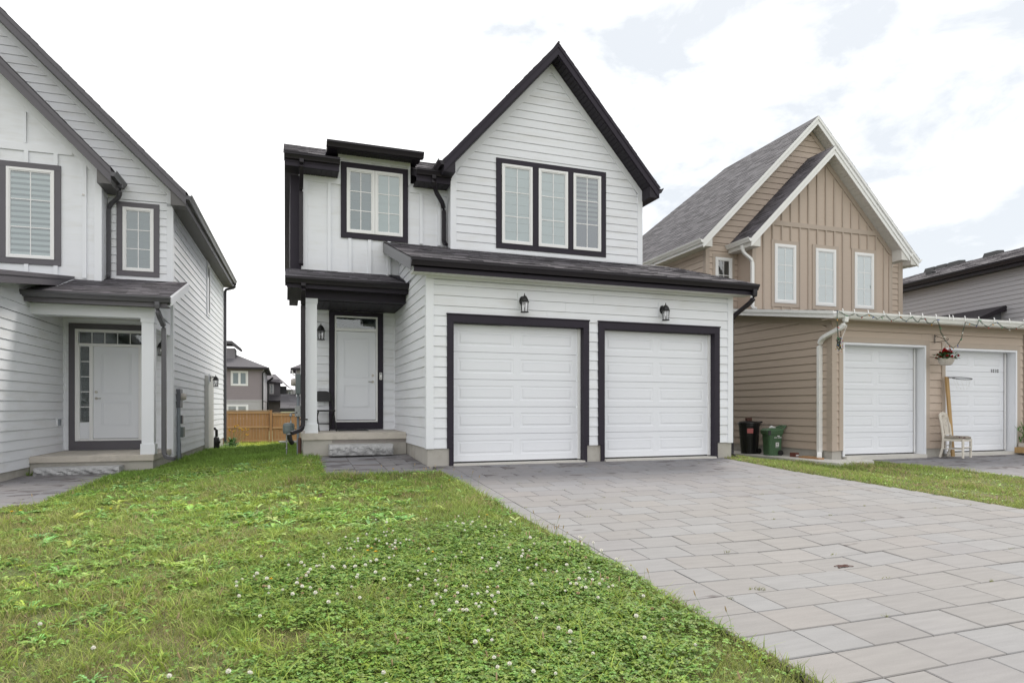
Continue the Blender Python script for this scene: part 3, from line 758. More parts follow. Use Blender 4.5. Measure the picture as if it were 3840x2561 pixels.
# garage doors with their dark surrounds
for (a, b, la, lb, top) in ((2.677, 5.445, 2.79, 5.335, 2.49), (5.639, 8.424, 5.77, 8.305, 2.49)):
    t = top + .13
    rboard(H, 'door_trim', GF, a, la, .262, t - .13, .034, 'dark'); rboard(H, 'door_trim', GF, lb, b, .262, t - .13, .034, 'dark'); rboard(H, 'door_trim', GF, a, b, t - .13, t, .034, 'dark')
    rboard(H, 'door_cap', GF, a - .012, b + .012, t, t + .022, .05, 'dark')
    boxpart(H, 'door_jamb', la - .012, la + .006, 10.985, 11.20, -.06, top, 'dark'); boxpart(H, 'door_jamb', lb - .006, lb + .012, 10.985, 11.20, -.06, top, 'dark'); boxpart(H, 'door_jamb', la, lb, 11.02, 11.20, top - .006, top + .012, 'dark')
    boxpart(H, 'jamb_foot', la - .07, la - .012, 10.99, 11.02, -.06, .262, 'dark'); boxpart(H, 'jamb_foot', lb + .012, lb + .07, 10.99, 11.02, -.06, .262, 'dark')
    boxpart(H, 'weather_strip', lb - .055, lb - .006, 11.13, 11.17, 0, top - .01, 'vinyl'); boxpart(H, 'weather_strip', la + .006, la + .03, 11.14, 11.17, 0, top - .01, 'vinyl')
    garage_door(H, la + .028, lb - .055, .005, top - .008, 11.17)
    boxpart(H, 'door_sill', la, lb, 10.93, 11.3, -.14, -.02, 'pad')
lantern(H, GF, 4.085, 2.93, s=1.0, name='wall_lantern'); lantern(H, GF, 7.05, 2.92, s=1.0)
# lean-to garage roof
LY = math.sqrt(1 + .32 ** 2)
def shed(parent, x0, x1, y0, z0, y1, sl, t, m, shm, lo=None, hi=None, w=(.16, .36), exp=.143, ends=True):
    mb = MB(); z1 = z0 + sl * (y1 - y0)
    mb.hexa([(x0, y0, z0 - t), (x1, y0, z0 - t), (x1, y0, z0 - .012), (x0, y0, z0 - .012)], [(x0, y1, z1 - t), (x1, y1, z1 - t), (x1, y1, z1 - .012), (x0, y1, z1 - .012)])
    r = build('roof', mb, m, parent); L = math.hypot(y1 - y0, z1 - z0)
    shingles(parent, (x0 - .015, y0 - .02, z0 - .008), (1, 0, 0), (0, 1, sl), lo or (lambda v: 0), hi or (lambda v: x1 - x0 + .03), L + .02, shm, w=w, exp=exp)
    return r
shed(H, 1.99, 9.04, 10.66, 3.505, 13.9, .32, .16, 'dark', 'shingle', hi=lambda v: 7.08 if v < 2.98 else 1.42)
shedx = MB(); shedx.box(8.08, 9.03, 13.5, 23.9, 4.38, 4.40); build('roof', shedx, 'shingle', H)
rk = MB(); rk.hexa([(1.972, 10.66, 3.28), (1.988, 10.66, 3.28), (1.988, 10.66, 3.49), (1.972, 10.66, 3.49)], [(1.972, 13.9, 4.317), (1.988, 13.9, 4.317), (1.988, 13.9, 4.527), (1.972, 13.9, 4.527)]); build('rake_board', rk, 'greymetal', H)
boxpart(H, 'fascia_board', 2.03, 9.04, 10.66, 10.69, 3.27, 3.46, 'dark')
soffit(H, 2.03, 9.02, 10.69, 11.0, 3.275, 'soffitwhite')
gutter(H, (1.975, 10.66, 3.475), (9.06, 10.66, 3.475), (0, -1, 0), 'darkmetal')
downspout(H, [(8.97, 10.60, 3.38)] + arc((8.97, 10.60, 3.30), (8.97, 10.60, 3.18), (8.93, 10.72, 3.10)) + arc((8.86, 11.02, 2.93), (8.82, 11.14, 2.86), (8.82, 11.14, 2.70)) + [(8.82, 11.14, .15)] + arc((8.82, 11.14, .10), (8.82, 11.14, -.02), (8.9, 11.06, -.06)) + [(8.97, 10.99, -.09)], 'darkmetal', w=.1)

# porch
P_sl = MB(); P_sl.box(.294, 2.325, 13.01, 14.47, .345, .482); build('porch_slab', P_sl, 'slab', H, bevel=.012)
mb = MB(); mb.box(.325, 2.325, 13.05, 14.47, -.25, .345); build('porch_foundation', mb, 'concrete', H)
for (a, b) in ((.86, 1.30), (1.304, 1.55), (1.554, 1.9), (1.904, 2.3)):
    boxpart(H, 'brick', a, b, 13.043, 13.052, .285, .335, 'brownbrick')
wallback(H, DW, .31, 2.328, .48, 3.2, [(1.0, 1.945, .6, 3.0)], 'white')
siding(H, DW, .31, 2.30, .49, 3.02, [(.91, 2.035, .4, 3.08), (.62, .80, 2.44, 2.84)], 'white', joints=False)
rboard(H, 'frieze_board', DW, .31, .89, 3.02, 3.11, .022, 'whitetrim'); rboard(H, 'frieze_board', DW, 2.057, 2.32, 3.02, 3.11, .022, 'whitetrim')
rboard(H, 'corner_board', DW, 2.29, 2.326, .49, 3.02, .02, 'whitetrim')
for q in ((.89, 1.008, .505, 3.085), (1.937, 2.055, .505, 3.085), (1.008, 1.937, 2.995, 3.085), (1.008, 1.937, .505, .66)): rboard(H, 'door_trim', DW, *q, .034, 'dark')
for q in ((1.01, 1.045, .665, 2.99), (1.90, 1.935, .665, 2.99), (1.045, 1.90, 2.955, 2.99), (1.045, 1.90, 2.66, 2.725), (1.045, 1.90, .665, .70)): rboard(H, 'door_frame', DW, *q, .022, 'vinyl', n0=-.06)
panel_door(H, DW, 1.05, 1.895, .715, 2.65, -.012, 1.83)
boxpart(H, 'door_sweep', 1.05, 1.895, 14.475, 14.49, .70, .714, 'black')
mb = MB(); rect(mb, DW, 1.047, 1.898, 2.727, 2.953, -.045, -.04); build('dark_interior', mb, 'room', H)
mb = MB(); rect(mb, DW, 1.047, 1.898, 2.727, 2.953, .0, .004); build('pane', mb, 'glassdark', H)
mb = MB(); slab(mb, DW, [(1.97 + .0, 1.60), (2.03, 1.60), (2.03, 1.76), (1.97, 1.76)], .034, .056); db = build('doorbell', mb, 'sticker', H, bevel=.02)
mb = MB(); mb.ball(DW(2.0, 1.735, .056), .014, 8, 5); mb.ball(DW(2.0, 1.635, .056), .012, 8, 5); build('camera_lens', mb, 'black', db)
lantern(H, DW, .715, 2.67, s=1.05, arm=.12)
boxpart(H, 'outlet_cover', .66, .78, 14.41, 14.455, 1.02, 1.22, 'whitetrim', bevel=.006)
# column, beam, soffit, roof
boxpart(H, 'column', .372, .578, 13.06, 13.266, .66, 3.02, 'whitetrim', bevel=.003); boxpart(H, 'column_base', .352, .598, 13.04, 13.286, .483, .662, 'whitetrim', bevel=.003); boxpart(H, 'column_capital', .358, .592, 13.046, 13.28, 3.018, 3.108, 'whitetrim', bevel=.003)
boxpart(H, 'porch_beam', .36, 2.325, 13.03, 13.27, 3.108, 3.37, 'dark', bevel=.004)
boxpart(H, 'porch_beam', .36, .6, 13.271, 14.45, 3.108, 3.37, 'dark', bevel=.004)
soffit(H, .6, 2.31, 13.272, 14.46, 3.095, 'soffitdark', pitch=.13)
boxpart(H, 'fascia_board', .02, 2.32, 12.77, 12.80, 3.25, 3.44, 'dark')
soffit(H, .03, 2.32, 12.80, 13.03, 3.26, 'soffitdark')
soffit(H, .03, .36, 13.03, 14.4, 3.26, 'soffitdark', along='y')
shed(H, 0, 2.30, 12.77, 3.455, 13.9, .335, .12, 'dark', 'shingle', lo=lambda v: v * .10, hi=lambda v: 2.33 - v * .28 * (v > .0) * .9)
mb = MB(); mb.add([(2.326, 12.77, 3.46), (2.326, 13.9, 3.84), (2.06, 13.9, 3.85), (2.326, 12.9, 3.5)], [(0, 1, 2, 3)]); build('flashing', mb, 'dark', H)
mb = MB(); mb.hexa([(-.01, 12.77, 3.27), (.02, 12.77, 3.27), (.02, 12.77, 3.44), (-.01, 12.77, 3.44)], [(-.01, 13.95, 3.67), (.02, 13.95, 3.67), (.02, 13.95, 3.83), (-.01, 13.95, 3.83)]); build('rake_board', mb, 'dark', H)
gutter(H, (-.012, 12.77, 3.44), (2.322, 12.77, 3.44), (0, -1, 0), 'darkmetal')
downspout(H, [(.318, 12.72, 3.33)] + arc((.318, 12.72, 3.28), (.318, 12.74, 3.15), (.318, 12.9, 3.05)) + arc((.318, 12.93, 3.0), (.318, 12.96, 2.95), (.318, 12.96, 2.85)) + [(.318, 12.96, .78)] + arc((.318, 12.96, .70), (.318, 12.96, .56), (.22, 12.90, .53)) + [(.10, 12.84, .49)], 'darkmetal', w=.085, h=.07)
boxpart(H, 'pipe_strap', .262, .40, 12.93, 13.04, .74, .765, 'black')
mb = MB(); mb.tube([(.06, 12.8, .48), (.085, 12.82, .36), (.12, 12.86, .30)], .045, 8); build('drain_hose', mb, 'black', H)

# upper left block, board and batten
wallback(H, BW, .309, 3.39, 3.5, 5.86, [(1.24, 2.40, 4.7, 6.0)], 'white', n1=0)
wallback(H, BW, 1.045, 2.56, 5.86, 6.30, [(1.24, 2.40, 5, 6.0)], 'white', n1=0)
rboard(H, 'corner_board', BW, .305, .425, 3.81, 5.80, .024, 'whitetrim')
rboard(H, 'frieze_board', BW, .425, 1.09, 5.66, 5.80, .022, 'whitetrim'); rboard(H, 'frieze_board', BW, 2.56, 3.39, 5.66, 5.80, .022, 'whitetrim')
rboard(H, 'frieze_board', BW, 1.04, 2.565, 6.19, 6.32, .026, 'whitetrim')
rboard(H, 'corner_board', BW, 1.04, 1.093, 5.80, 6.19, .022, 'whitetrim'); rboard(H, 'corner_board', BW, 2.512, 2.565, 5.80, 6.19, .022, 'whitetrim')
battens(H, BW, [.86, 1.28, 1.69, 2.10], 3.83, 5.66, 'whitetrim', w=.065, holes=[(1.094, 2.51, 4.55, 6.15)])
battens(H, BW, [1.28, 1.69, 2.10], 6.15, 6.19, 'whitetrim', w=.065)
battens(H, BW, [2.80, 3.20], lambda u: 4.56, 5.66, 'whitetrim', w=.065)
rboard(H, 'flashing', BW, .31, 2.1, 3.80, 3.83, .03, 'whitetrim')
window(H, BW, 1.094, 2.51, 4.555, 6.15, .118, 'dark', [(1.214, 1.795), (1.80, 2.392)], blind=['sheer', 'blind'])
for (a, b) in ((-.013, 1.03), (2.62, 3.36)):
    boxpart(H, 'fascia_board', a, b, 13.47, 13.50, 5.79, 6.02, 'dark'); soffit(H, a, b, 13.5, 13.9, 5.785, 'soffitdark')
    gutter(H, (a - .01, 13.47, 6.03), (b + .01, 13.47, 6.03), (0, -1, 0), 'darkmetal')
shed(H, -.03, 1.035, 13.46, 6.02, 13.9, .42, .15, 'dark', 'shinglemid', w=(.2, .4), exp=.15)
shed(H, 2.60, 3.37, 13.46, 6.02, 13.9, .42, .15, 'dark', 'shinglemid', w=(.2, .4), exp=.15)
shed(H, -.03, 3.37, 14.03, 6.02 + .42 * .57, 19, .42, .15, 'dark', 'shinglemid', w=(.3, .6), exp=.2)
shed(H, -.03, 1.035, 13.9, 6.02 + .42 * .44, 14.03, .42, .15, 'dark', 'shinglemid')
shed(H, 3.37, 5.7, 13.95, 6.02 + .42 * .49, 19, .42, .15, 'dark', 'shinglemid', w=(.3, .6), exp=.2)
mb = MB(); mb.hexa([(-.03, 19, 8.2), (5.7, 19, 8.2), (5.7, 19, 8.33), (-.03, 19, 8.33)], [(-.03, 24.5, 5.9), (5.7, 24.5, 5.9), (5.7, 24.5, 6.03), (-.03, 24.5, 6.03)]); build('roof', mb, 'shinglemid', H)
boxpart(H, 'fascia_board', .79, 2.75, 13.47, 13.50, 6.245, 6.36, 'dark')
mb = MB(); mb.hexa([(.80, 13.5, 6.31), (2.74, 13.5, 6.31), (2.74, 13.5, 6.35), (.80, 13.5, 6.35)], [(.80, 16, 6.50), (2.74, 16, 6.50), (2.74, 16, 6.65), (.80, 16, 6.65)]); build('dormer_roof', mb, 'dark', H)
soffit(H, .80, 2.74, 13.5, 13.9, 6.297, 'soffitdark')
gutter(H, (.78, 13.47, 6.37), (2.76, 13.47, 6.37), (0, -1, 0), 'darkmetal')
boxpart(H, 'end_flashing', .785, .80, 13.50, 13.72, 6.25, 6.36, 'whitemetal')
downspout(H, [(.30, 13.41, 5.93)] + arc((.30, 13.41, 5.86), (.30, 13.44, 5.74), (.30, 13.62, 5.62)) + arc((.30, 13.78, 5.50), (.30, 13.84, 5.42), (.30, 13.84, 5.30)) + [(.30, 13.84, 4.02)] + arc((.30, 13.84, 4.0), (.30, 13.82, 3.93), (.30, 13.76, 3.90)), 'darkmetal', w=.08, h=.06)
downspout(H, [(2.98, 13.41, 5.93)] + arc((2.98, 13.41, 5.86), (2.98, 13.44, 5.72), (3.08, 13.6, 5.62)) + arc((3.24, 13.76, 5.48), (3.30, 13.83, 5.40), (3.30, 13.84, 5.25)) + [(3.30, 13.84, 4.68)] + arc((3.30, 13.84, 4.68), (3.30, 13.84, 4.6), (3.33, 13.76, 4.56)), 'darkmetal', w=.08, h=.06)
# left flank with a dark clad projection on the upper floor
mb = MB(); mb.box(.312, .42, 13.92, 15.1, 3.5, 5.9); mb.box(.312, .42, 14.47, 15.1, -.3, 3.5); build('wall', mb, 'white', H); mb = MB(); mb.box(.52, .64, 15.1, 24, -.3, 5.9); build('wall', mb, 'white', H)
siding(H, left(.52), 15.1, 24, .32, 5.8, [], 'white', joints=False)
bay = boxpart(H, 'dark_bay', .09, .306, 14.0, 18.2, 3.72, 5.79, 'dark')

# front gable
RZ = lambda x: 8.82 - 1.12 * abs(x - 5.73)
lo = lambda z: max(3.38, 5.73 - (8.82 - z) / 1.12 ); hi = lambda z: min(8.08, 5.73 + (8.82 - z) / 1.12)
wallback(H, GB, 3.385, 8.075, 4.2, 6.19, [(4.50, 7.0, 4.65, 6.19)], 'white')
mb = MB(); slab(mb, GB, [(3.385, 6.19), (8.075, 6.19), (5.73, 8.83)], -.1, -.022); build('wall', mb, 'white', H)
tri = .125
lo2 = lambda z: max(3.49, 5.73 - (8.62 - z) / 1.12); hi2 = lambda z: min(7.97, 5.73 + (8.62 - z) / 1.12)
siding(H, GB, lo2, hi2, 4.43, 8.6, [(4.41, 7.10, 4.53, 6.50)], 'white', joints=False)
rboard(H, 'skirt_board', GB, 3.38, 8.08, 4.36, 4.425, .022, 'whitetrim')
rboard(H, 'corner_board', GB, 3.36, 3.49, 4.40, 5.93, .025, 'whitetrim'); rboard(H, 'corner_board', GB, 7.97, 8.10, 4.40, 5.93, .025, 'whitetrim')
for s in (-1, 1):
    board(H, 'rake_trim', GB, [(5.73 + s * .0, 8.83), (5.73, 8.62), (5.73 + s * 2.24, 6.11), (5.73 + s * 2.24, 5.93), (5.73 + s * 2.365, 5.93), (5.73 + s * 2.365, 6.18)], .026, 'whitetrim')
mb = MB(); mb.box(3.383, 3.48, 13.50, 13.9, 4.3, 6.1); build('wall', mb, 'white', H); mb = MB(); mb.box(7.96, 8.077, 13.5, 24, 4.2, 6.1); build('wall', mb, 'white', H)
window(H, GB, 4.395, 7.115, 4.515, 6.515, .118, 'dark', [(4.53, 5.255), (5.405, 6.13), (6.27, 6.98)], blind=['blind', 'blind', 'half'])
# gable roof
for s in (-1, 1):
    mb = MB(); x1 = 5.73 + s * 2.60; z1 = 9.09 - 1.12 * 2.60
    slopedbox(mb, 5.73, 9.09, x1, z1, .11, 13.13, 24); build('roof', mb, 'dark', H)
    mb = MB(); slopedbox(mb, 5.73, 9.085, x1, z1 - .005, .245, 13.10, 13.13); build('rake_fascia', mb, 'dark', H)
    mb = MB(); slopedbox(mb, 5.73, 9.088, x1, z1, .08, 13.085, 13.10); build('drip_edge', mb, 'dark', H)
    L = 2.62 * math.sqrt(1 + 1.12 ** 2)
    shingles(H, (x1 + s * .02, 13.08, z1 - .0224 + .005), (0, 1, 0), (-s, 0, 1.12), lambda v: 0, lambda v: 10.9 if False else 10.9, L, 'shinglemid', w=(.4, .9), exp=.16)
    # sloping soffit strip between the fascia and the wall, and the boxed eave
    mb = MB(); k = 0
    n = 34
    for i in range(n):
        a, b = i / n, (i + .88) / n; xa, xb = 5.73 + s * 2.35 * a, 5.73 + s * 2.35 * b
        za, zb_ = 8.84 - 1.12 * 2.35 * a, 8.84 - 1.12 * 2.35 * b
        mb.hexa([(xa, 13.13, za - .02), (xb, 13.13, zb_ - .02), (xb, 13.13, zb_), (xa, 13.13, za)], [(xa, 13.5, za - .02), (xb, 13.5, zb_ - .02), (xb, 13.5, zb_), (xa, 13.5, za)])
    build('soffit_panel', mb, 'soffitdark', H, kind='stuff')
    y1 = 24 if s > 0 else 13.9
    mb = MB(); X0, X1 = 5.73 + s * 2.355, 5.73 + s * 2.60
    poly = [(X0, 13.12, 5.93), (X1, 13.12, 5.93), (X1, 13.12, z1 - .11), (X0, 13.12, z1 + .16)]
    mb.prism(poly, (0, y1 - 13.12, 0)); build('boxed_eave', mb, 'soffitdark', H)
    gutter(H, (X1, 13.10, z1 + .0), (X1, y1, z1 + .0), (s, 0, 0), 'darkmetal', d=.12)
mb = MB(); mb.tube([(5.73, 13.07, 9.10), (5.73, 24, 9.10)], .028, 6); build('ridge_cap', mb, 'shinglemid', H)
# rear volume closing the house
mb = MB(); mb.box(.65, 7.96, 23.8, 24, -.3, 6.0); build('rear_wall', mb, 'white', H); mb = MB(); mb.box(.35, 3.4, 19, 19.1, 5.5, 8.2); build('rear_wall', mb, 'white', H)
mb = MB(); mb.prism([(3.1, 23.9, 5.9), (8.3, 23.9, 5.9), (5.73, 23.9, 8.95)], (0, .05, 0)); build('rear_wall', mb, 'white', H)
# services on the left flank
def meterset(parent, P, u, z, boxm='greybox'):
    b = MB(); rect(b, P, u - .16, u + .16, z - .22, z + .22, 0, .10); mbx = build('meter_box', b, boxm, parent, bevel=.008)
    c = Vector(P(u, z + .04, .10)); d = (Vector(P(u, z, 1)) - Vector(P(u, z, 0))).normalized()
    m_ = MB(); m_.tube([c, c + d * .05, c + d * .10], [.085, .085, .07], 14); build('electricity_meter', m_, 'lampglass' if False else 'pot', mbx, smooth=False)
    return mbx
SL = left(.309)
meterset(H, SL, 14.95, 1.50)
boxpart(H, 'conduit_box', .19, .309, 14.75, 14.9, .78, 1.02, 'galv', bevel=.01)
mb = MB(); mb.tube([(.26, 14.9, 1.28), (.26, 14.9, -.1)], .03, 8); build('conduit', mb, 'greypipe', H)
mb = MB(); mb.tube([(.265, 13.4, .38), (.265, 13.4, -.1)], .035, 8); build('downpipe', mb, 'rust', H)
mb = MB(); mb.tube([(.23, 13.45, .36), (.23, 13.45, -.1)], .018, 6); build('conduit', mb, 'greypipe', H)
mb = MB(); mb.lathe([(.02, -.12), (.10, -.11), (.115, -.05), (.115, .06), (.10, .10), (.03, .12)], (.06, 14.0, .55), 14); mb.box(.0, .14, 13.93, 14.05, .46, .66)
gm = build('gas_meter', mb, 'greybox', H, bevel=.004)
mb = MB(); mb.tube([(.02, 14.0, .44), (.02, 14.0, .05), (.02, 14.0, -.12)], .014, 6); mb.tube([(.10, 14.0, .66), (.10, 14.0, .86), (.22, 14.1, .88)], .020, 6); mb.tube([(.02, 14.0, .0), (.24, 14.0, .0)], .012, 6); mb.ball((.02, 14.0, .14), .024); mb.ball((.02, 14.0, .3), .02); mb.ball((.1, 14.0, .82), .032)
build('gas_pipe', mb, 'galv', gm)
mb = MB(); mb.tube([(.02, 14.0, -.06), (.02, 14.0, .0)], .024, 6); build('warning_sleeve', mb, 'petalyellow', gm)

def rockstep(name, x0, x1, y0, y1, z0, z1, label, rot=0):
    """quarry-faced stone slab: smooth top, chiselled front"""
    mb = MB(); nx_, nz_ = 46, 8
    r_ = random.Random(int(x0 * 100)); ph = [r_.uniform(0, 6) for _ in range(8)]
    def dep(i, k):
        u, w = i / nx_, k / nz_
        if k in (0, nz_) : base = 0.0
        else: base = 1.0
        v = .5 + .5 * math.sin(u * 19 + ph[0] + 3 * w) * math.sin(u * 7 + ph[1] - w * 4) + .35 * math.sin(u * 41 + ph[2] + w * 9) + r_.uniform(-.3, .3)
        return base * (.008 + .042 * v) * min(1, 3 * w, 3 * (1 - w)) * (0.4 if i in (0, nx_) else 1)
    vs = []
    for k in range(nz_ + 1):
        for i in range(nx_ + 1):
            vs.append((x0 + (x1 - x0) * i / nx_ + (r_.uniform(-.004, .004)), y0 - dep(i, k), z0 + (z1 - z0) * k / nz_ + (r_.uniform(-.005, .005) if 0 < k < nz_ else 0)))
    w = nx_ + 1; fs = [(k * w + i, k * w + i + 1, (k + 1) * w + i + 1, (k + 1) * w + i) for k in range(nz_) for i in range(nx_)]
    mb.add(vs, fs); mb.add([(x0, y0, z1), (x1, y0, z1), (x1, y1, z1), (x0, y1, z1), (x0, y0, z0), (x1, y0, z0), (x1, y1, z0), (x0, y1, z0)], [(0, 1, 2, 3), (0, 3, 7, 4), (1, 5, 6, 2), (3, 2, 6, 7)])
    c = roty(((x0 + x1) / 2, (y0 + y1) / 2), rot)
    mb.v = [(*roty((p[0], p[1]), rot), p[2]) for p in mb.v]
    o = build(name, mb, 'stone', origin=(c[0], c[1], z0)); tag(o, label, 'stone step', 'rock faced steps below the porches')
rockstep('stone_step', .79, 2.0, 12.68, 13.04, .055, .262, 'rock faced grey stone step below the white door of the house with garage doors')

# folding chair on the porch
_n0 = len(sc.objects)
ch = thing('folding_chair', 'black folding chair on the porch beside the white front door', 'chair', (.80, 13.72, .482))
cx, cy, cz = .80, 13.72, .482
def bar(mb, a, b, r=.0145): mb.tube([(cx + a[0], cy + a[1], cz + a[2]), (cx + b[0], cy + b[1], cz + b[2])], r, 6)
for s in (-1, 1):
    y_ = 0
    x_ = s * .18
    mb = MB(); bar(mb, (x_, -.28, 0), (x_, .16, .80)); mb.tube([(cx + x_, cy + .16, cz + .80), (cx + x_ * .97, cy + .17, cz + .835), (cx + x_ * .8, cy + .175, cz + .855)], .011, 6); build('leg', mb, 'black', ch)
    mb = MB(); bar(mb, (x_ * .9, .22, 0), (x_ * .9, -.16, .44)); build('leg', mb, 'black', ch)
mb = MB(); bar(mb, (-.18, -.20, .15), (.18, -.20, .15), .008); build('stretcher', mb, 'black', ch)
mb = MB(); bar(mb, (-.16, .15, .16), (.16, .15, .16), .008); build('stretcher', mb, 'black', ch)
mb = MB(); mb.box(cx - .18, cx + .18, cy - .21, cy + .18, cz + .415, cz + .45); build('seat', mb, 'black', ch, bevel=.012)
mb = MB(); k = 8
outl = [(-.182, .63), (.182, .63), (.178, .70)] + [(.178 - .11 * (1 - math.cos(t)), .755 + .10 * math.sin(t)) for t in [math.pi / 2 * i / 4 for i in range(1, 5)]] + [(-.178 + .11 * (1 - math.cos(t)), .755 + .10 * math.sin(t)) for t in [math.pi / 2 * i / 4 for i in range(4, 0, -1)]] + [(-.178, .70)]
mb.add([(cx + a, cy + .05 + b * .14 + .0, cz + b) for a, b in outl] + [(cx + a, cy + .065 + b * .14, cz + b) for a, b in outl], [tuple(range(len(outl)))[::-1], tuple(range(len(outl), 2 * len(outl)))] + [(i, (i + 1) % len(outl), (i + 1) % len(outl) + len(outl), i + len(outl)) for i in range(len(outl))])
build('backrest', mb, 'black', ch)
ch.rotation_euler = (0, 0, R(11)); ch.location = (.78, 14.17, .482)
mb = MB(); mb.box(1.06, 1.68, 13.98, 14.4, .483, .497); tag(build('door_mat', mb, 'black', origin=(1.37, 14.2, .483)), 'thin black mat on the porch in front of the white door', 'mat')

# ============================================================ LEFT HOUSE (turned 1.41 degrees)
H = thing('grey_trimmed_house', 'white house with warm grey trim, covered porch and long sided flank', 'house', (-4, 18, -.2), 1.41)
SF = front(16.3); SR = right(-2.838); GR = right(-4.976); LB = front(15.85)
# garage flank in front of the porch
wallback(H, GR, 10.9, 16.3, -.15, 3.0, [], 'white')
mb = MB(); slab(mb, GR, [(10.9, 3.0), (16.3, 3.0), (16.3, 3.6), (10.9, 2.82)], -.12, -.022); build('wall', mb, 'white', H)
rkz = lambda y: 3.20 + .163 * (y - 12.4)
siding(H, GR, 10.95, 16.28, -.152, 2.80, [(14.45, 17, -1, .045), (15.86, 16.02, .58, .75)], 'white', joints=False)
siding(H, GR, lambda z: max(10.95, 12.4 + (z + .19 - 3.20 + .05) / .163), 16.28, 2.72, 3.08, [], 'white', joints=False)
mb = MB(); mb.box(-5.1, -4.99, 10.9, 14.5, -.6, -.15); build('foundation', mb, 'concrete', H)
mb = MB(); rect(mb, GR, 15.86, 16.02, .585, .75, 0, .03); ob = build('outlet_cover', mb, 'whitetrim', H, bevel=.004); mb = MB(); rect(mb, GR, 15.90, 16.0, .60, .735, .03, .06); build('outlet_flap', mb, 'greypipe', ob, bevel=.004)
# garage lean-to roof and its grey rake
def gz(y): return 3.20 + .163 * (y - 12.4)
mb = MB(); mb.hexa([(-12, 10.6, gz(10.6) - .1), (-4.66, 10.6, gz(10.6) - .1), (-4.66, 10.6, gz(10.6)), (-12, 10.6, gz(10.6))], [(-12, 15.85, gz(15.85) - .1), (-4.66, 15.85, gz(15.85) - .1), (-4.66, 15.85, gz(15.85)), (-12, 15.85, gz(15.85))]); build('roof', mb, 'shingle', H)
for (x, t0, t1, m_) in ((-4.66, .20, .065, 'grey'), (-4.645, .065, 0, 'grey')):
    mb = MB(); mb.hexa([(x, 10.6, gz(10.6) - t0), (x + .02, 10.6, gz(10.6) - t0), (x + .02, 10.6, gz(10.6) - t1 + .01), (x, 10.6, gz(10.6) - t1 + .01)], [(x, 15.84, gz(15.84) - t0), (x + .02, 15.84, gz(15.84) - t0), (x + .02, 15.84, gz(15.84) - t1 + .01), (x, 15.84, gz(15.84) - t1 + .01)]); build('rake_fascia', mb, m_, H)
mb = MB(); mb.hexa([(-4.97, 10.7, gz(10.7) - .19), (-4.66, 10.7, gz(10.7) - .19), (-4.66, 10.7, gz(10.7) - .17), (-4.97, 10.7, gz(10.7) - .17)], [(-4.97, 15.84, gz(15.84) - .19), (-4.66, 15.84, gz(15.84) - .19), (-4.66, 15.84, gz(15.84) - .17), (-4.97, 15.84, gz(15.84) - .17)]); build('soffit', mb, 'soffitgrey', H)
mb = MB(); mb.hexa([(-4.67, 14.2, 3.13), (-4.62, 14.2, 3.13), (-4.62, 14.2, 3.17), (-4.67, 14.2, 3.17)], [(-4.67, 15.8, 3.67), (-4.62, 15.8, 3.67), (-4.62, 15.8, 3.71), (-4.67, 15.8, 3.71)]); build('flashing', mb, 'whitetrim', H)
# porch
mb = MB(); mb.box(-4.975, -2.855, 14.45, 16.3, -.085, .04); build('porch_slab', mb, 'slab', H, bevel=.012)
mb = MB(); mb.box(-4.97, -2.88, 14.50, 16.3, -.6, -.085); build('porch_foundation', mb, 'concrete', H)
wallback(H, SF, -4.976, -2.845, .04, 3.0, [(-4.74, -3.38, .26, 2.70)], 'white')
siding(H, SF, -4.95, -2.95, .06, 2.86, [(-4.85, -3.27, -.1, 2.83), (-3.13, -2.96, 2.16, 2.52)], 'white', joints=False)
rboard(H, 'frieze_board', SF, -4.976, -2.95, 2.86, 2.97, .022, 'whitetrim')
rboard(H, 'corner_board', SF, -2.95, -2.815, -.14, 5.62, .026, 'whitetrim'); rboard(H, 'corner_board', SR, 16.302, 16.41, -.14, 5.6, .022, 'whitetrim')
rboard(H, 'corner_board', SF, -4.974, -4.93, .06, 2.86, .02, 'whitetrim')
for q in ((-4.865, -4.752, .05, 2.83), (-3.37, -3.255, .05, 2.83), (-4.752, -3.37, 2.71, 2.83), (-4.752, -3.37, .05, .245)): rboard(H, 'door_trim', SF, *q, .034, 'grey')
for q in ((-4.75, -4.69, .25, 2.705), (-3.43, -3.372, .25, 2.705), (-4.69, -3.43, 2.645, 2.705), (-4.69, -3.43, 2.335, 2.395), (-4.69, -3.43, .25, .29), (-4.478, -4.41, .29, 2.335), (-3.52, -3.43, .29, 2.335), (-4.69, -4.66, .29, 2.335)): rboard(H, 'door_frame', SF, *q, .022, 'vinyl', n0=-.05)
panel_door(H, SF, -4.407, -3.52, .30, 2.33, -.012, -4.35, lever_dir=1)
boxpart(H, 'door_sweep', -4.407, -3.52, 16.305, 16.32, .288, .299, 'black')
rboard(H, 'side_panel', SF, -4.66, -4.48, .30, .655, -.008, 'door', n0=-.03)
def lights(parent, P, u0, u1, z0, z1, cols, rows, n=.0):
    mb = MB(); rect(mb, P, u0, u1, z0, z1, n - .04, n - .035); r0 = build('dark_interior', mb, 'room', parent)
    for c_ in range(cols):
        for r_ in range(rows):
            mb = MB(); g = .007; rect(mb, P, u0 + (u1 - u0) * c_ / cols + g, u0 + (u1 - u0) * (c_ + 1) / cols - g, z0 + (z1 - z0) * r_ / rows + g, z0 + (z1 - z0) * (r_ + 1) / rows - g, n, n + .003); build('pane', mb, 'glassdark', parent)
    for c_ in range(1, cols): x = u0 + (u1 - u0) * c_ / cols; rboard(parent, 'muntin', P, x - .008, x + .008, z0, z1, n + .008, 'vinyl', n0=n - .005)
    for r_ in range(1, rows): x = z0 + (z1 - z0) * r_ / rows; rboard(parent, 'muntin', P, u0, u1, x - .008, x + .008, n + .008, 'vinyl', n0=n - .005)
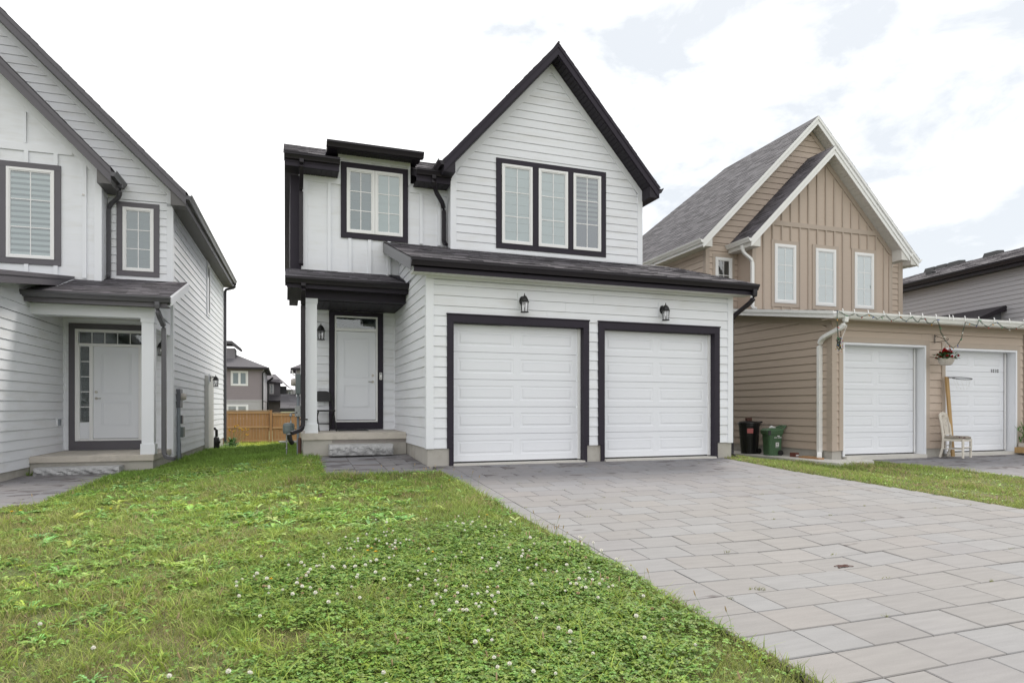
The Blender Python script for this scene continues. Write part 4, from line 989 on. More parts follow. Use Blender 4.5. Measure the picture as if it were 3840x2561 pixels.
lights(H, SF, -4.68, -3.44, 2.40, 2.64, 5, 1, -.01); lights(H, SF, -4.655, -4.485, .665, 2.325, 1, 5, -.01)
lantern(H, SF, -3.045, 2.38, s=1.0, arm=.10, block=True)
boxpart(H, 'column', -3.085, -2.865, 14.52, 14.74, .25, 2.69, 'whitetrim', bevel=.003); boxpart(H, 'column_base', -3.105, -2.845, 14.50, 14.76, .041, .252, 'whitetrim', bevel=.003); boxpart(H, 'column_capital', -3.10, -2.85, 14.505, 14.755, 2.69, 2.775, 'whitetrim', bevel=.003)
boxpart(H, 'porch_beam', -4.972, -2.85, 14.51, 14.75, 2.776, 3.06, 'whitetrim', bevel=.004)
mb = MB(); rect(mb, right(-2.87), 14.752, 16.27, 2.60, 2.86, -.2, 0); build('porch_beam', mb, 'whitetrim', H, bevel=.003)
mb = MB(); slab(mb, right(-2.868), [(14.4, 3.0), (16.27, 2.864), (16.27, 3.76), (14.4, 3.14)], -.1, 0); build('porch_gable', mb, 'white', H)
mb = MB(); slab(mb, right(-2.86), [(14.3, 3.0), (16.0, 3.52), (16.0, 3.64), (14.3, 3.12)], 0, .02); build('rake_trim', mb, 'whitetrim', H)
boxpart(H, 'porch_ceiling', -4.97, -3.0, 14.75, 16.28, 2.93, 2.95, 'soffitwhite')
shed(H, -4.972, -2.52, 14.22, 3.185, 16.3, .32, .10, 'whitetrim', 'shingle', lo=lambda v: max(0, (v - .0) * .14), hi=lambda v: 2.46)
mb = MB(); mb.hexa([(-2.515, 14.22, 3.0), (-2.495, 14.22, 3.0), (-2.495, 14.22, 3.17), (-2.515, 14.22, 3.17)], [(-2.515, 16.3, 3.67), (-2.495, 16.3, 3.67), (-2.495, 16.3, 3.84), (-2.515, 16.3, 3.84)]); build('rake_board', mb, 'whitetrim', H)
mb = MB(); mb.hexa([(-2.85, 14.25, 3.0), (-2.515, 14.25, 3.0), (-2.515, 14.25, 3.02), (-2.85, 14.25, 3.02)], [(-2.85, 16.3, 3.66), (-2.515, 16.3, 3.66), (-2.515, 16.3, 3.68), (-2.85, 16.3, 3.68)]); build('soffit', mb, 'whitetrim', H)
boxpart(H, 'fascia_board', -4.97, -2.56, 14.2, 14.22, 2.97, 3.12, 'grey'); boxpart(H, 'soffit', -4.97, -2.56, 14.22, 14.51, 2.985, 3.0, 'soffitgrey')
gutter(H, (-5.0, 14.2, 3.17), (-2.495, 14.2, 3.17), (0, -1, 0), 'greymetal')
downspout(H, [(-2.73, 14.14, 3.06)] + arc((-2.73, 14.14, 3.0), (-2.73, 14.15, 2.86), (-2.70, 14.25, 2.76)) + arc((-2.68, 14.4, 2.66), (-2.67, 14.45, 2.58), (-2.67, 14.45, 2.5)) + [(-2.67, 14.45, .22)] + arc((-2.67, 14.45, .12), (-2.67, 14.45, -.03), (-2.55, 14.42, -.04)) + [(-2.46, 14.39, -.05)], 'greymetal', w=.085, h=.07)
rockstep('stone_step', -4.78, -3.38, 14.10, 14.47, -.33, -.155, 'rock faced stone step below the porch with the grey framed door', 1.41)
# upper sided wall and small window
bz = lambda x: 9.01 - 1.0 * (x + 6.12)
wallback(H, SF, -4.2, -2.845, 3.7, 5.7, [(-3.83, -3.22, 4.05, 5.44)], 'white')
mb = MB(); slab(mb, SF, [(-11.9, 5.7), (-2.845, 5.7), (-7.3, 10.33)], -.12, -.022); build('wall', mb, 'white', H)
mb = MB(); slab(mb, SF, [(-12, 3.5), (-4.2, 3.5), (-4.2, 5.7), (-12, 5.7)], -.12, -.004); build('wall', mb, 'white', H)
siding(H, SF, -4.12, -2.95, 3.84, 5.62, [(-3.93, -3.11, 3.94, 5.56)], 'white', joints=False)
siding(H, SF, lambda z: -6.4, lambda z: min(-2.95, -6.12 + (9.03 - z)), 5.635, 9.25, [], 'white', joints=False)
board(H, 'rake_trim', SF, [(-7.3, 10.35), (-7.3, 10.18), (-2.95, 5.83), (-2.95, 5.55), (-2.815, 5.55), (-2.815, 5.865)], .026, 'whitetrim')
window(H, SF, -3.95, -3.10, 3.925, 5.575, .115, 'grey', [(-3.83, -3.215)], blind='sheer')
rboard(H, 'flashing', SF, -4.13, -2.8, 3.82, 3.84, .035, 'whitetrim')
# board and batten gable
lbz = lambda x: 6.09 - (x + 4.137)
wallback(H, LB, -9, -4.137, 3.6, 6.1, [(-5.86, -4.97, 4.05, 5.95)], 'white', n1=0)
mb = MB(); slab(mb, LB, [(-9.0, 6.1), (-4.137, 6.1), (-6.57, 8.5)], -.12, -.003); build('wall', mb, 'white', H)
mb = MB(); mb.box(-4.25, -4.137, 15.85, 16.3, 3.6, 6.0); build('wall', mb, 'white', H)
rboard(H, 'corner_board', LB, -4.26, -4.12, 3.70, 5.95, .026, 'whitetrim'); rboard(H, 'corner_board', right(-4.137), 15.852, 15.96, 3.72, 5.9, .02, 'whitetrim')
board(H, 'rake_trim', LB, [(-6.57, 8.51), (-6.57, 8.28), (-4.26, 5.98), (-4.26, 5.85), (-4.12, 5.85), (-4.12, 6.09)], .03, 'whitetrim')
rboard(H, 'belt_board', LB, -8, -4.66, 6.33, 6.49, .026, 'whitetrim')
battens(H, LB, [-4.44 - .525 * i for i in range(4)], 3.74, lambda u: min(6.33, 6.0 - (u + 4.26) - .02), 'whitetrim', w=.075, holes=[(-5.955, -4.872, 3.97, 6.085)])
battens(H, LB, [-5.505 - .525 * i for i in range(3)], 6.49, lambda u: 5.85 - (u + 4.26) + .05, 'whitetrim', w=.03)
window(H, LB, -5.958, -4.872, 3.972, 6.085, .118, 'grey', [(-5.838, -4.99)], blind='zebra')
boxpart(H, 'utility_hook', -4.48, -4.44, 15.80, 15.83, 5.50, 5.53, 'steel')
# roofs
def rake(parent, cx_, cz_, x1, slope, y0, t, m, shm, yb, s, trim2=None, shing=False):
    z1 = cz_ - slope * abs(x1 - cx_)
    mb = MB(); slopedbox(mb, cx_, cz_, x1, z1, .1, y0 + .03, yb); build('roof', mb, shm if not shing else m, parent)
    mb = MB(); slopedbox(mb, cx_, cz_ - .005, x1, z1 - .005, t, y0, y0 + .03); build('rake_fascia', mb, m, parent)
    mb = MB(); slopedbox(mb, cx_, cz_ - .003, x1, z1 - .003, t * .36, y0 - .02, y0 - .0005); build('drip_edge', mb, m, parent)
    mb = MB(); slopedbox(mb, cx_, cz_ - t * .92, x1 - (.0 if x1 > cx_ else 0), z1 - t * .92, .02, y0 + .03, y0 + .42); return z1, build('soffit', mb, 'soffitgrey' if m == 'grey' else 'soffitwhite', parent)
rake(H, -6.57, 8.82, -3.86, 1.03, 15.45, .30, 'grey', 'shinglemid', 19, 1)
rake(H, -6.57, 8.82, -9.2, 1.03, 15.45, .30, 'grey', 'shinglemid', 19, -1)
rake(H, -7.3, 10.60, -2.50, 1.0, 15.9, .27, 'grey', 'shinglemid', 26.3, 1)
rake(H, -7.3, 10.60, -12.1, 1.0, 15.9, .27, 'grey', 'shinglemid', 26.3, -1)
shingles(H, (-2.48, 15.88, 5.785), (0, 1, 0), (-1, 0, 1), lambda v: 0, lambda v: 10.4, 6.8, 'shinglemid', w=(.4, .8), exp=.2)
shingles(H, (-3.84, 15.43, 6.02), (0, 1, 0), (-1, 0, 1.03), lambda v: 0, lambda v: .9, 3.9, 'shinglemid', w=(.4, .8), exp=.2)
# boxed eaves
mb = MB(); mb.prism([(-4.12, 15.48, 5.70), (-3.86, 15.48, 5.70), (-3.86, 15.48, 5.93), (-4.12, 15.48, 6.10)], (0, .81, 0)); build('boxed_eave', mb, 'soffitgrey', H)
gutter(H, (-3.86, 15.43, 5.97), (-3.86, 16.28, 5.97), (1, 0, 0), 'greymetal')
downspout(H, [(-3.80, 15.95, 5.85)] + arc((-3.80, 15.95, 5.78), (-3.80, 16.0, 5.62), (-3.92, 16.12, 5.56)) + arc((-4.02, 16.2, 5.50), (-4.09, 16.24, 5.44), (-4.09, 16.24, 5.3)) + [(-4.09, 16.24, 4.0)] + arc((-4.09, 16.24, 3.96), (-4.09, 16.22, 3.88), (-4.07, 16.14, 3.85)), 'greymetal', w=.08, h=.06)
mb = MB(); mb.prism([(-2.81, 15.93, 5.50), (-2.52, 15.93, 5.50), (-2.52, 15.93, 5.66), (-2.81, 15.93, 5.85)], (0, .36, 0)); build('boxed_eave', mb, 'soffitgrey', H)
soffit(H, -2.95, -2.50, 16.33, 26.25, 5.505, 'soffitgrey', along='y')
boxpart(H, 'fascia_board', -2.52, -2.50, 15.93, 26.25, 5.50, 5.72, 'grey')
gutter(H, (-2.50, 15.9, 5.76), (-2.50, 26.3, 5.76), (1, 0, 0), 'greymetal')
# long right flank
wallback(H, SR, 16.35, 26.1, -.13, 5.55, [(21.65, 22.25, 3.85, 5.48)], 'white')
siding(H, SR, 16.41, 26.1, -.133, 5.52, [(21.59, 22.31, 3.80, 5.5), (21.24, 22.44, -.3, 1.98)], 'white', joints=False)
mb = MB(); mb.box(-2.95, -2.845, 16.3, 26.1, -.7, -.13); build('foundation', mb, 'concrete', H)
window(H, SR, 21.58, 22.32, 3.80, 5.51, .07, 'whitetrim', [(21.66, 22.24)], blind='sheer', cols=1, rows=1)
mb = MB(); mb.box(-2.836, -2.72, 21.27, 22.42, -.25, 1.95); build('chase', mb, 'tantrim' if False else 'soffitwhite', H, bevel=.004)
lantern(H, right(-2.72), 21.33, 1.86, s=1.05, arm=.16, blockm='whitetrim')
meterset(H, SR, 16.83, 1.20, 'graphite')
mb = MB(); mb.tube([(-2.78, 16.72, .98), (-2.78, 16.72, -.35)], .038, 8); mb.tube([(-2.78, 16.72, -.05), (-2.78, 16.72, -.35)], .045, 8); build('conduit', mb, 'greypipe', H)
boxpart(H, 'conduit_box', -2.835, -2.73, 16.85, 17.02, .60, .80, 'graphite', bevel=.008); boxpart(H, 'junction_box', -2.835, -2.70, 16.82, 17.06, .28, .52, 'greybox', bevel=.01)
mb = MB(); mb.tube([(-2.80, 16.92, .60), (-2.78, 16.92, .52), (-2.80, 16.90, .50)], .012, 6); mb.tube([(-2.79, 16.9, .28), (-2.77, 16.88, .1), (-2.78, 16.92, -.02), (-2.76, 16.9, -.2), (-2.78, 16.88, -.35)], .014, 6); build('cable', mb, 'black', H)
mb = MB(); mb.tube([(-2.83, 22.62, .30), (-2.70, 22.6, .31), (-2.66, 22.6, .26), (-2.66, 22.6, .02)], .045, 8); mb.lathe([(.05, 0), (.08, -.03), (.10, -.15), (.09, -.35), (.07, -.42)], (-2.66, 22.6, .05), 10); mb.ball((-2.58, 22.55, -.12), .05)
build('gas_regulator', mb, 'black', H)
downspout(H, [(-2.44, 26.1, 5.66)] + arc((-2.44, 26.1, 5.6), (-2.44, 26.12, 5.48), (-2.56, 26.12, 5.46)) + arc((-2.70, 26.12, 5.42), (-2.78, 26.12, 5.40), (-2.78, 26.12, 5.28)) + [(-2.78, 26.12, -.3)], 'greymetal', w=.1, h=.08)
mb = MB(); mb.box(-12, -2.9, 26.0, 26.1, -.7, 5.6); build('rear_wall', mb, 'white', H); mb = MB(); mb.prism([(-12, 26.05, 5.6), (-2.9, 26.05, 5.6), (-7.3, 26.05, 10.2)], (0, .05, 0)); build('rear_wall', mb, 'white', H)
mb = MB(); mb.box(-12, -4.99, 10.9, 11.0, -.6, 2.9); build('garage_front_wall', mb, 'white', H)

# ============================================================ RIGHT HOUSE (turned 1.41 degrees)
H = thing('tan_house', 'tan sided two storey house with white eaves, twin gables and two white garage doors', 'house', (14, 14, 0), 1.41)
TF = front(11.31); TS = left(11.165); TG = front(15.33); TM = front(16.0)
wallback(H, TF, 11.175, 17.35, .02, 2.98, [(11.50, 13.88, -.2, 2.40), (14.58, 16.91, -.2, 2.36)], 'tan')
siding(H, TF, 11.42, 17.18, .02, 2.80, [(11.43, 14.0, -.2, 2.50), (14.45, 17.0, -.2, 2.50), (11.30, 11.32, 0, 0)], 'tan')
rboard(H, 'corner_board', TF, 11.145, 11.28, .012, 2.72, .026, 'tantrim'); rboard(H, 'corner_board', TS, 11.312, 11.44, .012, 2.86, .024, 'tantrim'); rboard(H, 'corner_board', TF, 17.2, 17.36, .012, 2.80, .026, 'tantrim')
siding(H, TF, 11.28, 11.385, .02, 2.70, [], 'tan', joints=False)
rboard(H, 'frieze_board', TF, 11.145, 17.36, 2.80, 2.96, .028, 'tantrim')
for (a, b, top) in ((11.50, 13.88, 2.395), (14.58, 16.91, 2.36)):
    rboard(H, 'door_trim', TF, a - .155, a - .045, .02, top + .05, .03, 'tantrim'); rboard(H, 'door_trim', TF, b + .045, b + .155, .02, top + .05, .03, 'tantrim'); rboard(H, 'door_trim', TF, a - .155, b + .155, top + .05, top + .17, .03, 'tantrim')
    rboard(H, 'door_frame', TF, a - .045, a, -.12, top, .03, 'whitetrim'); rboard(H, 'door_frame', TF, b, b + .045, -.12, top, .03, 'whitetrim'); rboard(H, 'door_frame', TF, a - .045, b + .045, top, top + .045, .03, 'whitetrim')
    boxpart(H, 'door_jamb', b - .004, b + .02, 11.312, 11.56, -.12, top, 'whitetrim'); boxpart(H, 'door_jamb', a - .02, a + .004, 11.312, 11.56, -.12, top, 'whitetrim'); boxpart(H, 'door_jamb', a, b, 11.312, 11.56, top - .004, top + .02, 'whitetrim')
    boxpart(H, 'door_track', b - .07, b - .045, 11.49, 11.52, -.08, top - .02, 'vinyl')
    garage_door(H, a + .003, b - .07, -.085, top - .003, 11.53)
    boxpart(H, 'door_sill', a, b, 11.22, 11.7, -.24, -.11, 'pad')
def fnd(x0, x1, y0, y1, z0, z1): mb = MB(); mb.box(x0, x1, y0, y1, z0, z1); build('foundation', mb, 'concrete', H)
fnd(11.18, 11.45, 11.325, 11.6, -.4, .02); fnd(13.93, 14.53, 11.325, 11.6, -.4, .03); fnd(16.96, 17.34, 11.325, 11.6, -.4, .02); fnd(11.18, 11.35, 11.6, 22, -.5, .02)
tz = lambda y: 3.06 + .157 * (y - 10.95)
mb = MB(); slab(mb, TS, [(11.32, .02), (16, .02), (16, 3.72), (11.32, 2.98)], -.12, -.022); build('wall', mb, 'tan', H)
siding(H, TS, 11.44, 16, .02, 2.78, [], 'tan', joints=False)
siding(H, TS, lambda z: max(11.44, 10.95 + (z - 3.06 + .24) / .157), 16, 2.78, 3.5, [], 'tan', joints=False)
board(H, 'frieze_board', TS, [(11.30, 2.80), (16, 3.54), (16, 3.70), (11.30, 2.96)], .022, 'tantrim')
# numerals on the second door
def numerals(parent, text, P, u, z, size, m, gap):
    seg = {'3': 'abgcd', '0': 'abcdef', '6': 'afgecd', '8': 'abcdefg'}
    for i, ch_ in enumerate(text):
        x = u + i * gap; w, h, t = size * .5, size, size * .15; mb = MB()
        R4_ = dict(a=(0, w, h - t, h), g=(0, w, h / 2 - t / 2, h / 2 + t / 2), d=(0, w, 0, t), f=(0, t, h / 2 + t / 2, h - t), e=(0, t, t, h / 2 - t / 2), b=(w - t, w, h / 2 + t / 2, h - t), c=(w - t, w, t, h / 2 - t / 2))
        for s in seg[ch_]: q = R4_[s]; rect(mb, P, x + q[0], x + q[1], z + q[2], z + q[3], 0, .006)
        build('numeral', mb, m, parent)
numerals(H, '3030', front(11.529), 16.385, 1.865, .075, 'number', .075)
# lean-to roof, white rake and gutter
mb = MB(); mb.hexa([(10.88, 10.97, tz(10.97) - .1), (17.8, 10.97, tz(10.97) - .1), (17.8, 10.97, tz(10.97)), (10.88, 10.97, tz(10.97))], [(10.88, 16, tz(16) - .1), (17.8, 16, tz(16) - .1), (17.8, 16, tz(16)), (10.88, 16, tz(16))]); build('roof', mb, 'whitemetal', H)
shingles(H, (10.86, 10.94, tz(10.94) + .004), (1, 0, 0), (0, 1, .157), lambda v: 0, lambda v: 6.98, 5.1, 'shingle', w=(.25, .45), exp=.16)
for dx, t0, t1 in ((0, .155, .06), (-.018, .065, -.008)):
    mb = MB(); mb.hexa([(10.86 + dx, 10.95, tz(10.95) - t0), (10.88 + dx, 10.95, tz(10.95) - t0), (10.88 + dx, 10.95, tz(10.95) - t1), (10.86 + dx, 10.95, tz(10.95) - t1)], [(10.86 + dx, 16, tz(16) - t0), (10.88 + dx, 16, tz(16) - t0), (10.88 + dx, 16, tz(16) - t1), (10.86 + dx, 16, tz(16) - t1)]); build('rake_fascia', mb, 'whitemetal', H)
mb = MB(); mb.hexa([(10.88, 10.97, tz(10.97) - .15), (11.16, 10.97, tz(10.97) - .15), (11.16, 10.97, tz(10.97) - .14), (10.88, 10.97, tz(10.97) - .14)], [(10.88, 16, tz(16) - .15), (11.16, 16, tz(16) - .15), (11.16, 16, tz(16) - .14), (10.88, 16, tz(16) - .14)]); build('soffit', mb, 'soffitwhite', H)
boxpart(H, 'fascia_board', 10.87, 17.8, 10.95, 10.97, 2.90, 3.06, 'whitemetal'); boxpart(H, 'soffit', 10.88, 17.8, 10.97, 11.31, 2.905, 2.92, 'tantrim')
gutter(H, (10.85, 10.95, 3.05), (17.82, 10.95, 3.05), (0, -1, 0), 'whitemetal', d=.12, h=.13)
downspout(H, [(11.12, 10.89, 2.95)] + arc((11.12, 10.89, 2.90), (11.12, 10.89, 2.76), (11.08, 11.0, 2.70)) + arc((11.05, 11.4, 2.56), (11.10, 11.60, 2.50), (11.10, 11.60, 2.36)) + [(11.10, 11.60, .10)] + arc((11.10, 11.60, .05), (11.10, 11.60, -.09), (11.0, 11.50, -.12)) + [(10.93, 11.43, -.14)], 'whitemetal', w=.1, h=.08)
# front gable, board and batten
wh = [(13.02, 13.78, 4.03, 5.75), (14.50, 15.26, 4.02, 5.73), (15.98, 16.73, 4.01, 5.72)]
wallback(H, TG, 12.26, 17.46, 3.7, 5.75, [(a + .05, b - .05, c_ + .05, d_ - .05) for a, b, c_, d_ in wh], 'tan', n1=0)
mb = MB(); slab(mb, TG, [(12.26, 5.75), (17.46, 5.75), (17.40, 5.90), (14.86, 8.46), (12.32, 5.90)], -.12, -.003); build('wall', mb, 'tan', H)
mb = MB(); mb.box(12.265, 12.37, 15.33, 16.0, 3.7, 5.7); build('wall', mb, 'tan', H); mb = MB(); mb.box(17.35, 17.455, 15.33, 16, 3.7, 5.7); build('wall', mb, 'tan', H)
gzx = lambda x: 8.36 - 1.0 * abs(x - 14.86)
bu = [12.64 + .322 * i for i in range(15)]
th_ = [(a - .11, b + .11, c_ - .11, d_ + .11) for a, b, c_, d_ in wh]
battens(H, TG, bu, 3.80, lambda u: min(6.28, gzx(u) - .12), 'tantrim', w=.045, th=.028, holes=th_)
battens(H, TG, [u for u in bu if gzx(u) > 6.55], 6.42, lambda u: gzx(u) - .14, 'tantrim', w=.045, th=.028)
rboard(H, 'belt_board', TG, 12.86 - .1, 16.86 + .1, 6.28, 6.42, .03, 'tantrim')
for a, b, c_, d_ in wh:
    for q in ((a - .11, a - .001, c_ - .11, d_ + .11), (b + .001, b + .11, c_ - .11, d_ + .11), (a, b, d_ + .001, d_ + .11), (a, b, c_ - .11, c_ - .001)): rboard(H, 'window_surround', TG, *q, .026, 'tantrim')
    window(H, TG, a, b, c_, d_, .03, 'vinyl', [(a + .03, b - .03)], blind='blind', tproud=.04)
rboard(H, 'corner_board', TG, 12.24, 12.37, 3.75, 5.72, .026, 'tantrim'); rboard(H, 'corner_board', TG, 17.35, 17.48, 3.75, 5.72, .026, 'tantrim')
for s in (-1, 1): board(H, 'rake_trim', TG, [(14.86, 8.46), (14.86, 8.26), (14.86 + s * 2.50, 5.76), (14.86 + s * 2.61, 5.74), (14.86 + s * 2.60, 5.86)], .024, 'tantrim')
def bigroof(cx_, cz_, half, slope, y0, yr, ye, m_sh, wallx, wally, hip=False, t=.25, soff='soffitwhite'):
    for s in (-1, 1):
        x1 = cx_ + s * half; z1 = cz_ - slope * half
        if not hip:
            mb = MB(); slopedbox(mb, cx_, cz_, x1, z1, .1, y0 + .03, ye); build('roof', mb, m_sh, H)
            hi_ = lambda v: ye - y0 + .04
        else:
            mb = MB(); mb.add([(cx_, y0 + .03, cz_), (cx_, yr, cz_), (x1, ye, z1), (x1, y0 + .03, z1), (cx_, y0 + .03, cz_ - .1), (cx_, yr, cz_ - .1), (x1, ye, z1 - .1), (x1, y0 + .03, z1 - .1)], [(0, 1, 2, 3), (4, 7, 6, 5), (0, 3, 7, 4), (3, 2, 6, 7)]); build('roof', mb, m_sh, H)
            LL = half * math.sqrt(1 + slope * slope); hi_ = lambda v: (ye - y0) + (yr - ye) * min(1, v / LL)
        shingles(H, (x1 + s * .02, y0 - .02, z1 - .015), (0, 1, 0), (-s, 0, slope), lambda v: 0, hi_, half * math.sqrt(1 + slope * slope) + .02, m_sh, w=(.18, .38), exp=.145)
        mb = MB(); slopedbox(mb, cx_, cz_ - .004, x1, z1 - .004, t, y0, y0 + .028); build('rake_fascia', mb, 'whitemetal', H)
        mb = MB(); slopedbox(mb, cx_, cz_ - .002, x1, z1 - .002, t * .42, y0 - .022, y0 - .0005); build('drip_edge', mb, 'whitemetal', H)
        n = int(half / .08); mb = MB()
        for i in range(n):
            a, b = half * i / n, half * (i + .9) / n
            mb.hexa([(cx_ + s * a, y0 + .03, cz_ - t * .9 - slope * a), (cx_ + s * b, y0 + .03, cz_ - t * .9 - slope * b), (cx_ + s * b, y0 + .03, cz_ - t * .9 + .02 - slope * b), (cx_ + s * a, y0 + .03, cz_ - t * .9 + .02 - slope * a)],
                    [(cx_ + s * a, wally, cz_ - t * .9 - slope * a), (cx_ + s * b, wally, cz_ - t * .9 - slope * b), (cx_ + s * b, wally, cz_ - t * .9 + .02 - slope * b), (cx_ + s * a, wally, cz_ - t * .9 + .02 - slope * a)])
        build('soffit_panel', mb, soff, H, kind='stuff')
    return cz_ - slope * half
ez = bigroof(14.86, 8.68, 2.93, 1.0, 14.95, 0, 16.2 + 2.2, 'shingle', 2.6, 15.33)
for s in (-1, 1):
    x1 = 14.86 + s * 2.93; xw = 14.86 + s * 2.61
    mb = MB(); mb.prism([(xw, 14.97, 5.52), (x1, 14.97, 5.52), (x1, 14.97, 5.66), (xw, 14.97, 5.90)], (0, 1.02, 0)); build('boxed_eave', mb, 'soffitwhite', H)
    gutter(H, (x1, 14.93, ez + .0), (x1, 15.98, ez + .0), (s, 0, 0), 'whitemetal', d=.12)
downspout(H, [(11.90, 15.3, 5.60)] + arc((11.90, 15.3, 5.56), (11.90, 15.3, 5.40), (12.0, 15.28, 5.34)) + arc((12.10, 15.26, 5.26), (12.2, 15.25, 5.2), (12.2, 15.25, 5.04)) + [(12.2, 15.25, 3.95)] + arc((12.2, 15.25, 3.92), (12.2, 15.25, 3.82), (12.26, 15.15, 3.80)), 'whitemetal', w=.09, h=.07)
downspout(H, [(17.75, 15.6, 5.60)] + arc((17.75, 15.6, 5.5), (17.75, 15.6, 5.36), (17.6, 15.6, 5.3)) + [(17.5, 15.7, 5.2), (17.5, 15.7, 3.9)], 'whitemetal', w=.09, h=.07)
# main wall behind
wallback(H, TM, 11.17, 18.67, 3.6, 5.85, [(11.5, 12.05, 4.45, 5.38)], 'tan')
mb = MB(); slab(mb, TM, [(11.17, 5.85), (18.67, 5.85), (14.92, 9.63)], -.12, -.022); build('wall', mb, 'tan', H)
siding(H, TM, 11.28, 12.26, 3.78, 5.80, [(11.40, 12.14, 4.36, 5.48)], 'tan', joints=False)
siding(H, TM, lambda z: max(11.28, 14.92 - (9.48 - z)), lambda z: 14.86 - max(0, 8.7 - z) if z < 8.7 else min(18.5, 14.92 + (9.48 - z)), 5.82, 9.4, [], 'tan', joints=False)
siding(H, TM, 17.78, 18.5, 3.78, 5.7, [(17.5, 17.92, 3.5, 5.3)], 'tan', joints=False)
rboard(H, 'side_window', TM, 17.62, 17.86, 3.9, 5.2, .04, 'vinyl')
rboard(H, 'corner_board', TM, 11.15, 11.28, 3.72, 5.80, .026, 'tantrim'); rboard(H, 'corner_board', TM, 18.5, 18.69, 3.72, 5.8, .026, 'tantrim')
for s in (-1, 1): board(H, 'rake_trim', TM, [(14.92, 9.62), (14.92, 9.46), (14.92 + s * 3.62, 5.85), (14.92 + s * 3.76, 5.85)], .026, 'tantrim')
for q in ((11.39, 11.48, 4.30, 5.49), (12.06, 12.15, 4.30, 5.49), (11.48, 12.06, 5.40, 5.49)): rboard(H, 'window_surround', TM, *q, .026, 'tantrim')
window(H, TM, 11.48, 12.06, 4.35, 5.395, .03, 'vinyl', [(11.51, 12.03)], blind=None, rows=2, tproud=.04)
ez = bigroof(14.92, 9.87, 4.07, 1.0, 15.65, 20.2, 25.2, 'shinglegrey', 3.76, 16.0, hip=True)
for s in (-1, 1):
    x1 = 14.92 + s * 4.07; xw = 14.92 + s * 3.76
    mb = MB(); mb.prism([(xw, 15.67, 5.60), (x1, 15.67, 5.60), (x1, 15.67, 5.70), (xw, 15.67, 5.98)], (0, .32, 0)); build('boxed_eave', mb, 'soffitwhite', H)
    boxpart(H, 'soffit', min(x1, xw), max(x1, xw), 16.0, 25, 5.60, 5.62, 'soffitwhite'); boxpart(H, 'fascia_board', min(x1, x1 + s * .02), max(x1, x1 + s * .02), 15.66, 25.1, 5.60, 5.78, 'whitemetal')
    gutter(H, (x1, 15.63, ez + .0), (x1, 25.1, ez + .0), (s, 0, 0), 'whitemetal', d=.13)
TL = left(11.17)
wallback(H, TL, 16.0, 25, 3.3, 5.6, [], 'tan'); siding(H, TL, 16.1, 25, 3.5, 5.6, [], 'tan', joints=False); rboard(H, 'corner_board', TL, 16.0, 16.12, 3.5, 5.6, .02, 'tantrim')
mb = MB(); mb.box(11.175, 11.3, 16, 25, -.5, 3.4); build('wall', mb, 'tan', H); mb = MB(); mb.box(18.55, 18.66, 16, 25, -.5, 5.6); mb.box(11.3, 18.6, 24.9, 25, -.5, 5.6); mb.box(17.25, 17.345, 11.4, 16, -.4, 3.0); build('wall', mb, 'tan', H)
mb = MB(); mb.add([(14.92, 20.2, 9.86), (10.85, 25.2, 5.79), (18.99, 25.2, 5.79)], [(0, 1, 2)]); build('roof', mb, 'shinglegrey', H)

# ============================================================ GREY SIDED HOUSE BEYOND (turned 8.4 degrees)
H = thing('grey_vinyl_house', 'light grey vinyl sided house with black eaves and dark low roof behind the tan house', 'house', (24, 20, 0), 8.4)
VL = left(20)
mb = MB(); mb.box(20.0, 20.1, 14, 27, -.6, 5.6); mb.box(20.1, 28, 14, 14.1, -.6, 5.6); mb.box(28, 28.1, 14, 27, -.6, 5.6); mb.box(20.1, 28, 26.9, 27, -.6, 5.6); build('wall', mb, 'greyvinyl', H)
siding(H, VL, 14, 27, 3.0, 5.55, [], 'greyvinyl', exp=.15, joints=False, th=.02)
boxpart(H, 'soffit', 19.68, 20.0, 13.7, 27.3, 5.50, 5.52, 'black'); boxpart(H, 'fascia_board', 19.66, 19.68, 13.7, 27.3, 5.50, 5.72, 'darkmetal')
gutter(H, (19.66, 27.3, 5.76), (19.66, 13.7, 5.76), (-1, 0, 0), 'darkmetal', d=.12, h=.16)
mb = MB(); mb.add([(19.62, 13.6, 5.75), (19.62, 27.4, 5.75), (23.7, 24.6, 7.05), (23.7, 16, 7.05), (28.4, 13.6, 5.75), (28.4, 27.4, 5.75)], [(0, 1, 2, 3), (3, 2, 5, 4), (0, 3, 4), (1, 5, 2)]); build('roof', mb, 'shinglemid', H)
sl_ = 1.30 / 4.08
shingles(H, (19.6, 13.6, 5.755), (0, 1, 0), (1, 0, sl_), lambda v: 2.4 * v / 4.28, lambda v: 13.8 - 2.8 * v / 4.28, 4.27, 'shinglemid', w=(.3, .6), exp=.17)
for (y0, y1) in ((22.55, 23.15), (23.2, 23.75), (23.8, 24.35), (20.85, 21.5)):
    mb = MB(); mb.hexa([(23.35, y0, 6.93), (23.75, y0, 6.98), (23.75, y1, 6.98), (23.35, y1, 6.93)], [(23.40, y0 + .05, 7.13), (23.72, y0 + .05, 7.16), (23.72, y1 - .05, 7.16), (23.40, y1 - .05, 7.13)]); build('ridge_vent', mb, 'black', H)
boxpart(H, 'roof_vent', 21.4, 21.6, 21.9, 22.2, 6.28, 6.45, 'black')
mb = MB()
for (xa, xb, za, zb) in ((19.93, 18.70, 4.33, 3.83), (19.93, 21.2, 4.33, 3.83)):
    slopedbox(mb, xa, za, xb, zb, .16, 17.5, 20.0)
build('side_porch_roof', mb, 'darkmetal', H)
mb = MB(); mb.prism([(18.95, 17.7, 3.2), (19.99, 17.7, 3.2), (19.99, 17.7, 4.17), (19.93, 17.7, 4.17), (18.95, 17.7, 3.80)], (0, 2.2, 0)); build('side_porch_wall', mb, 'graphite', H)

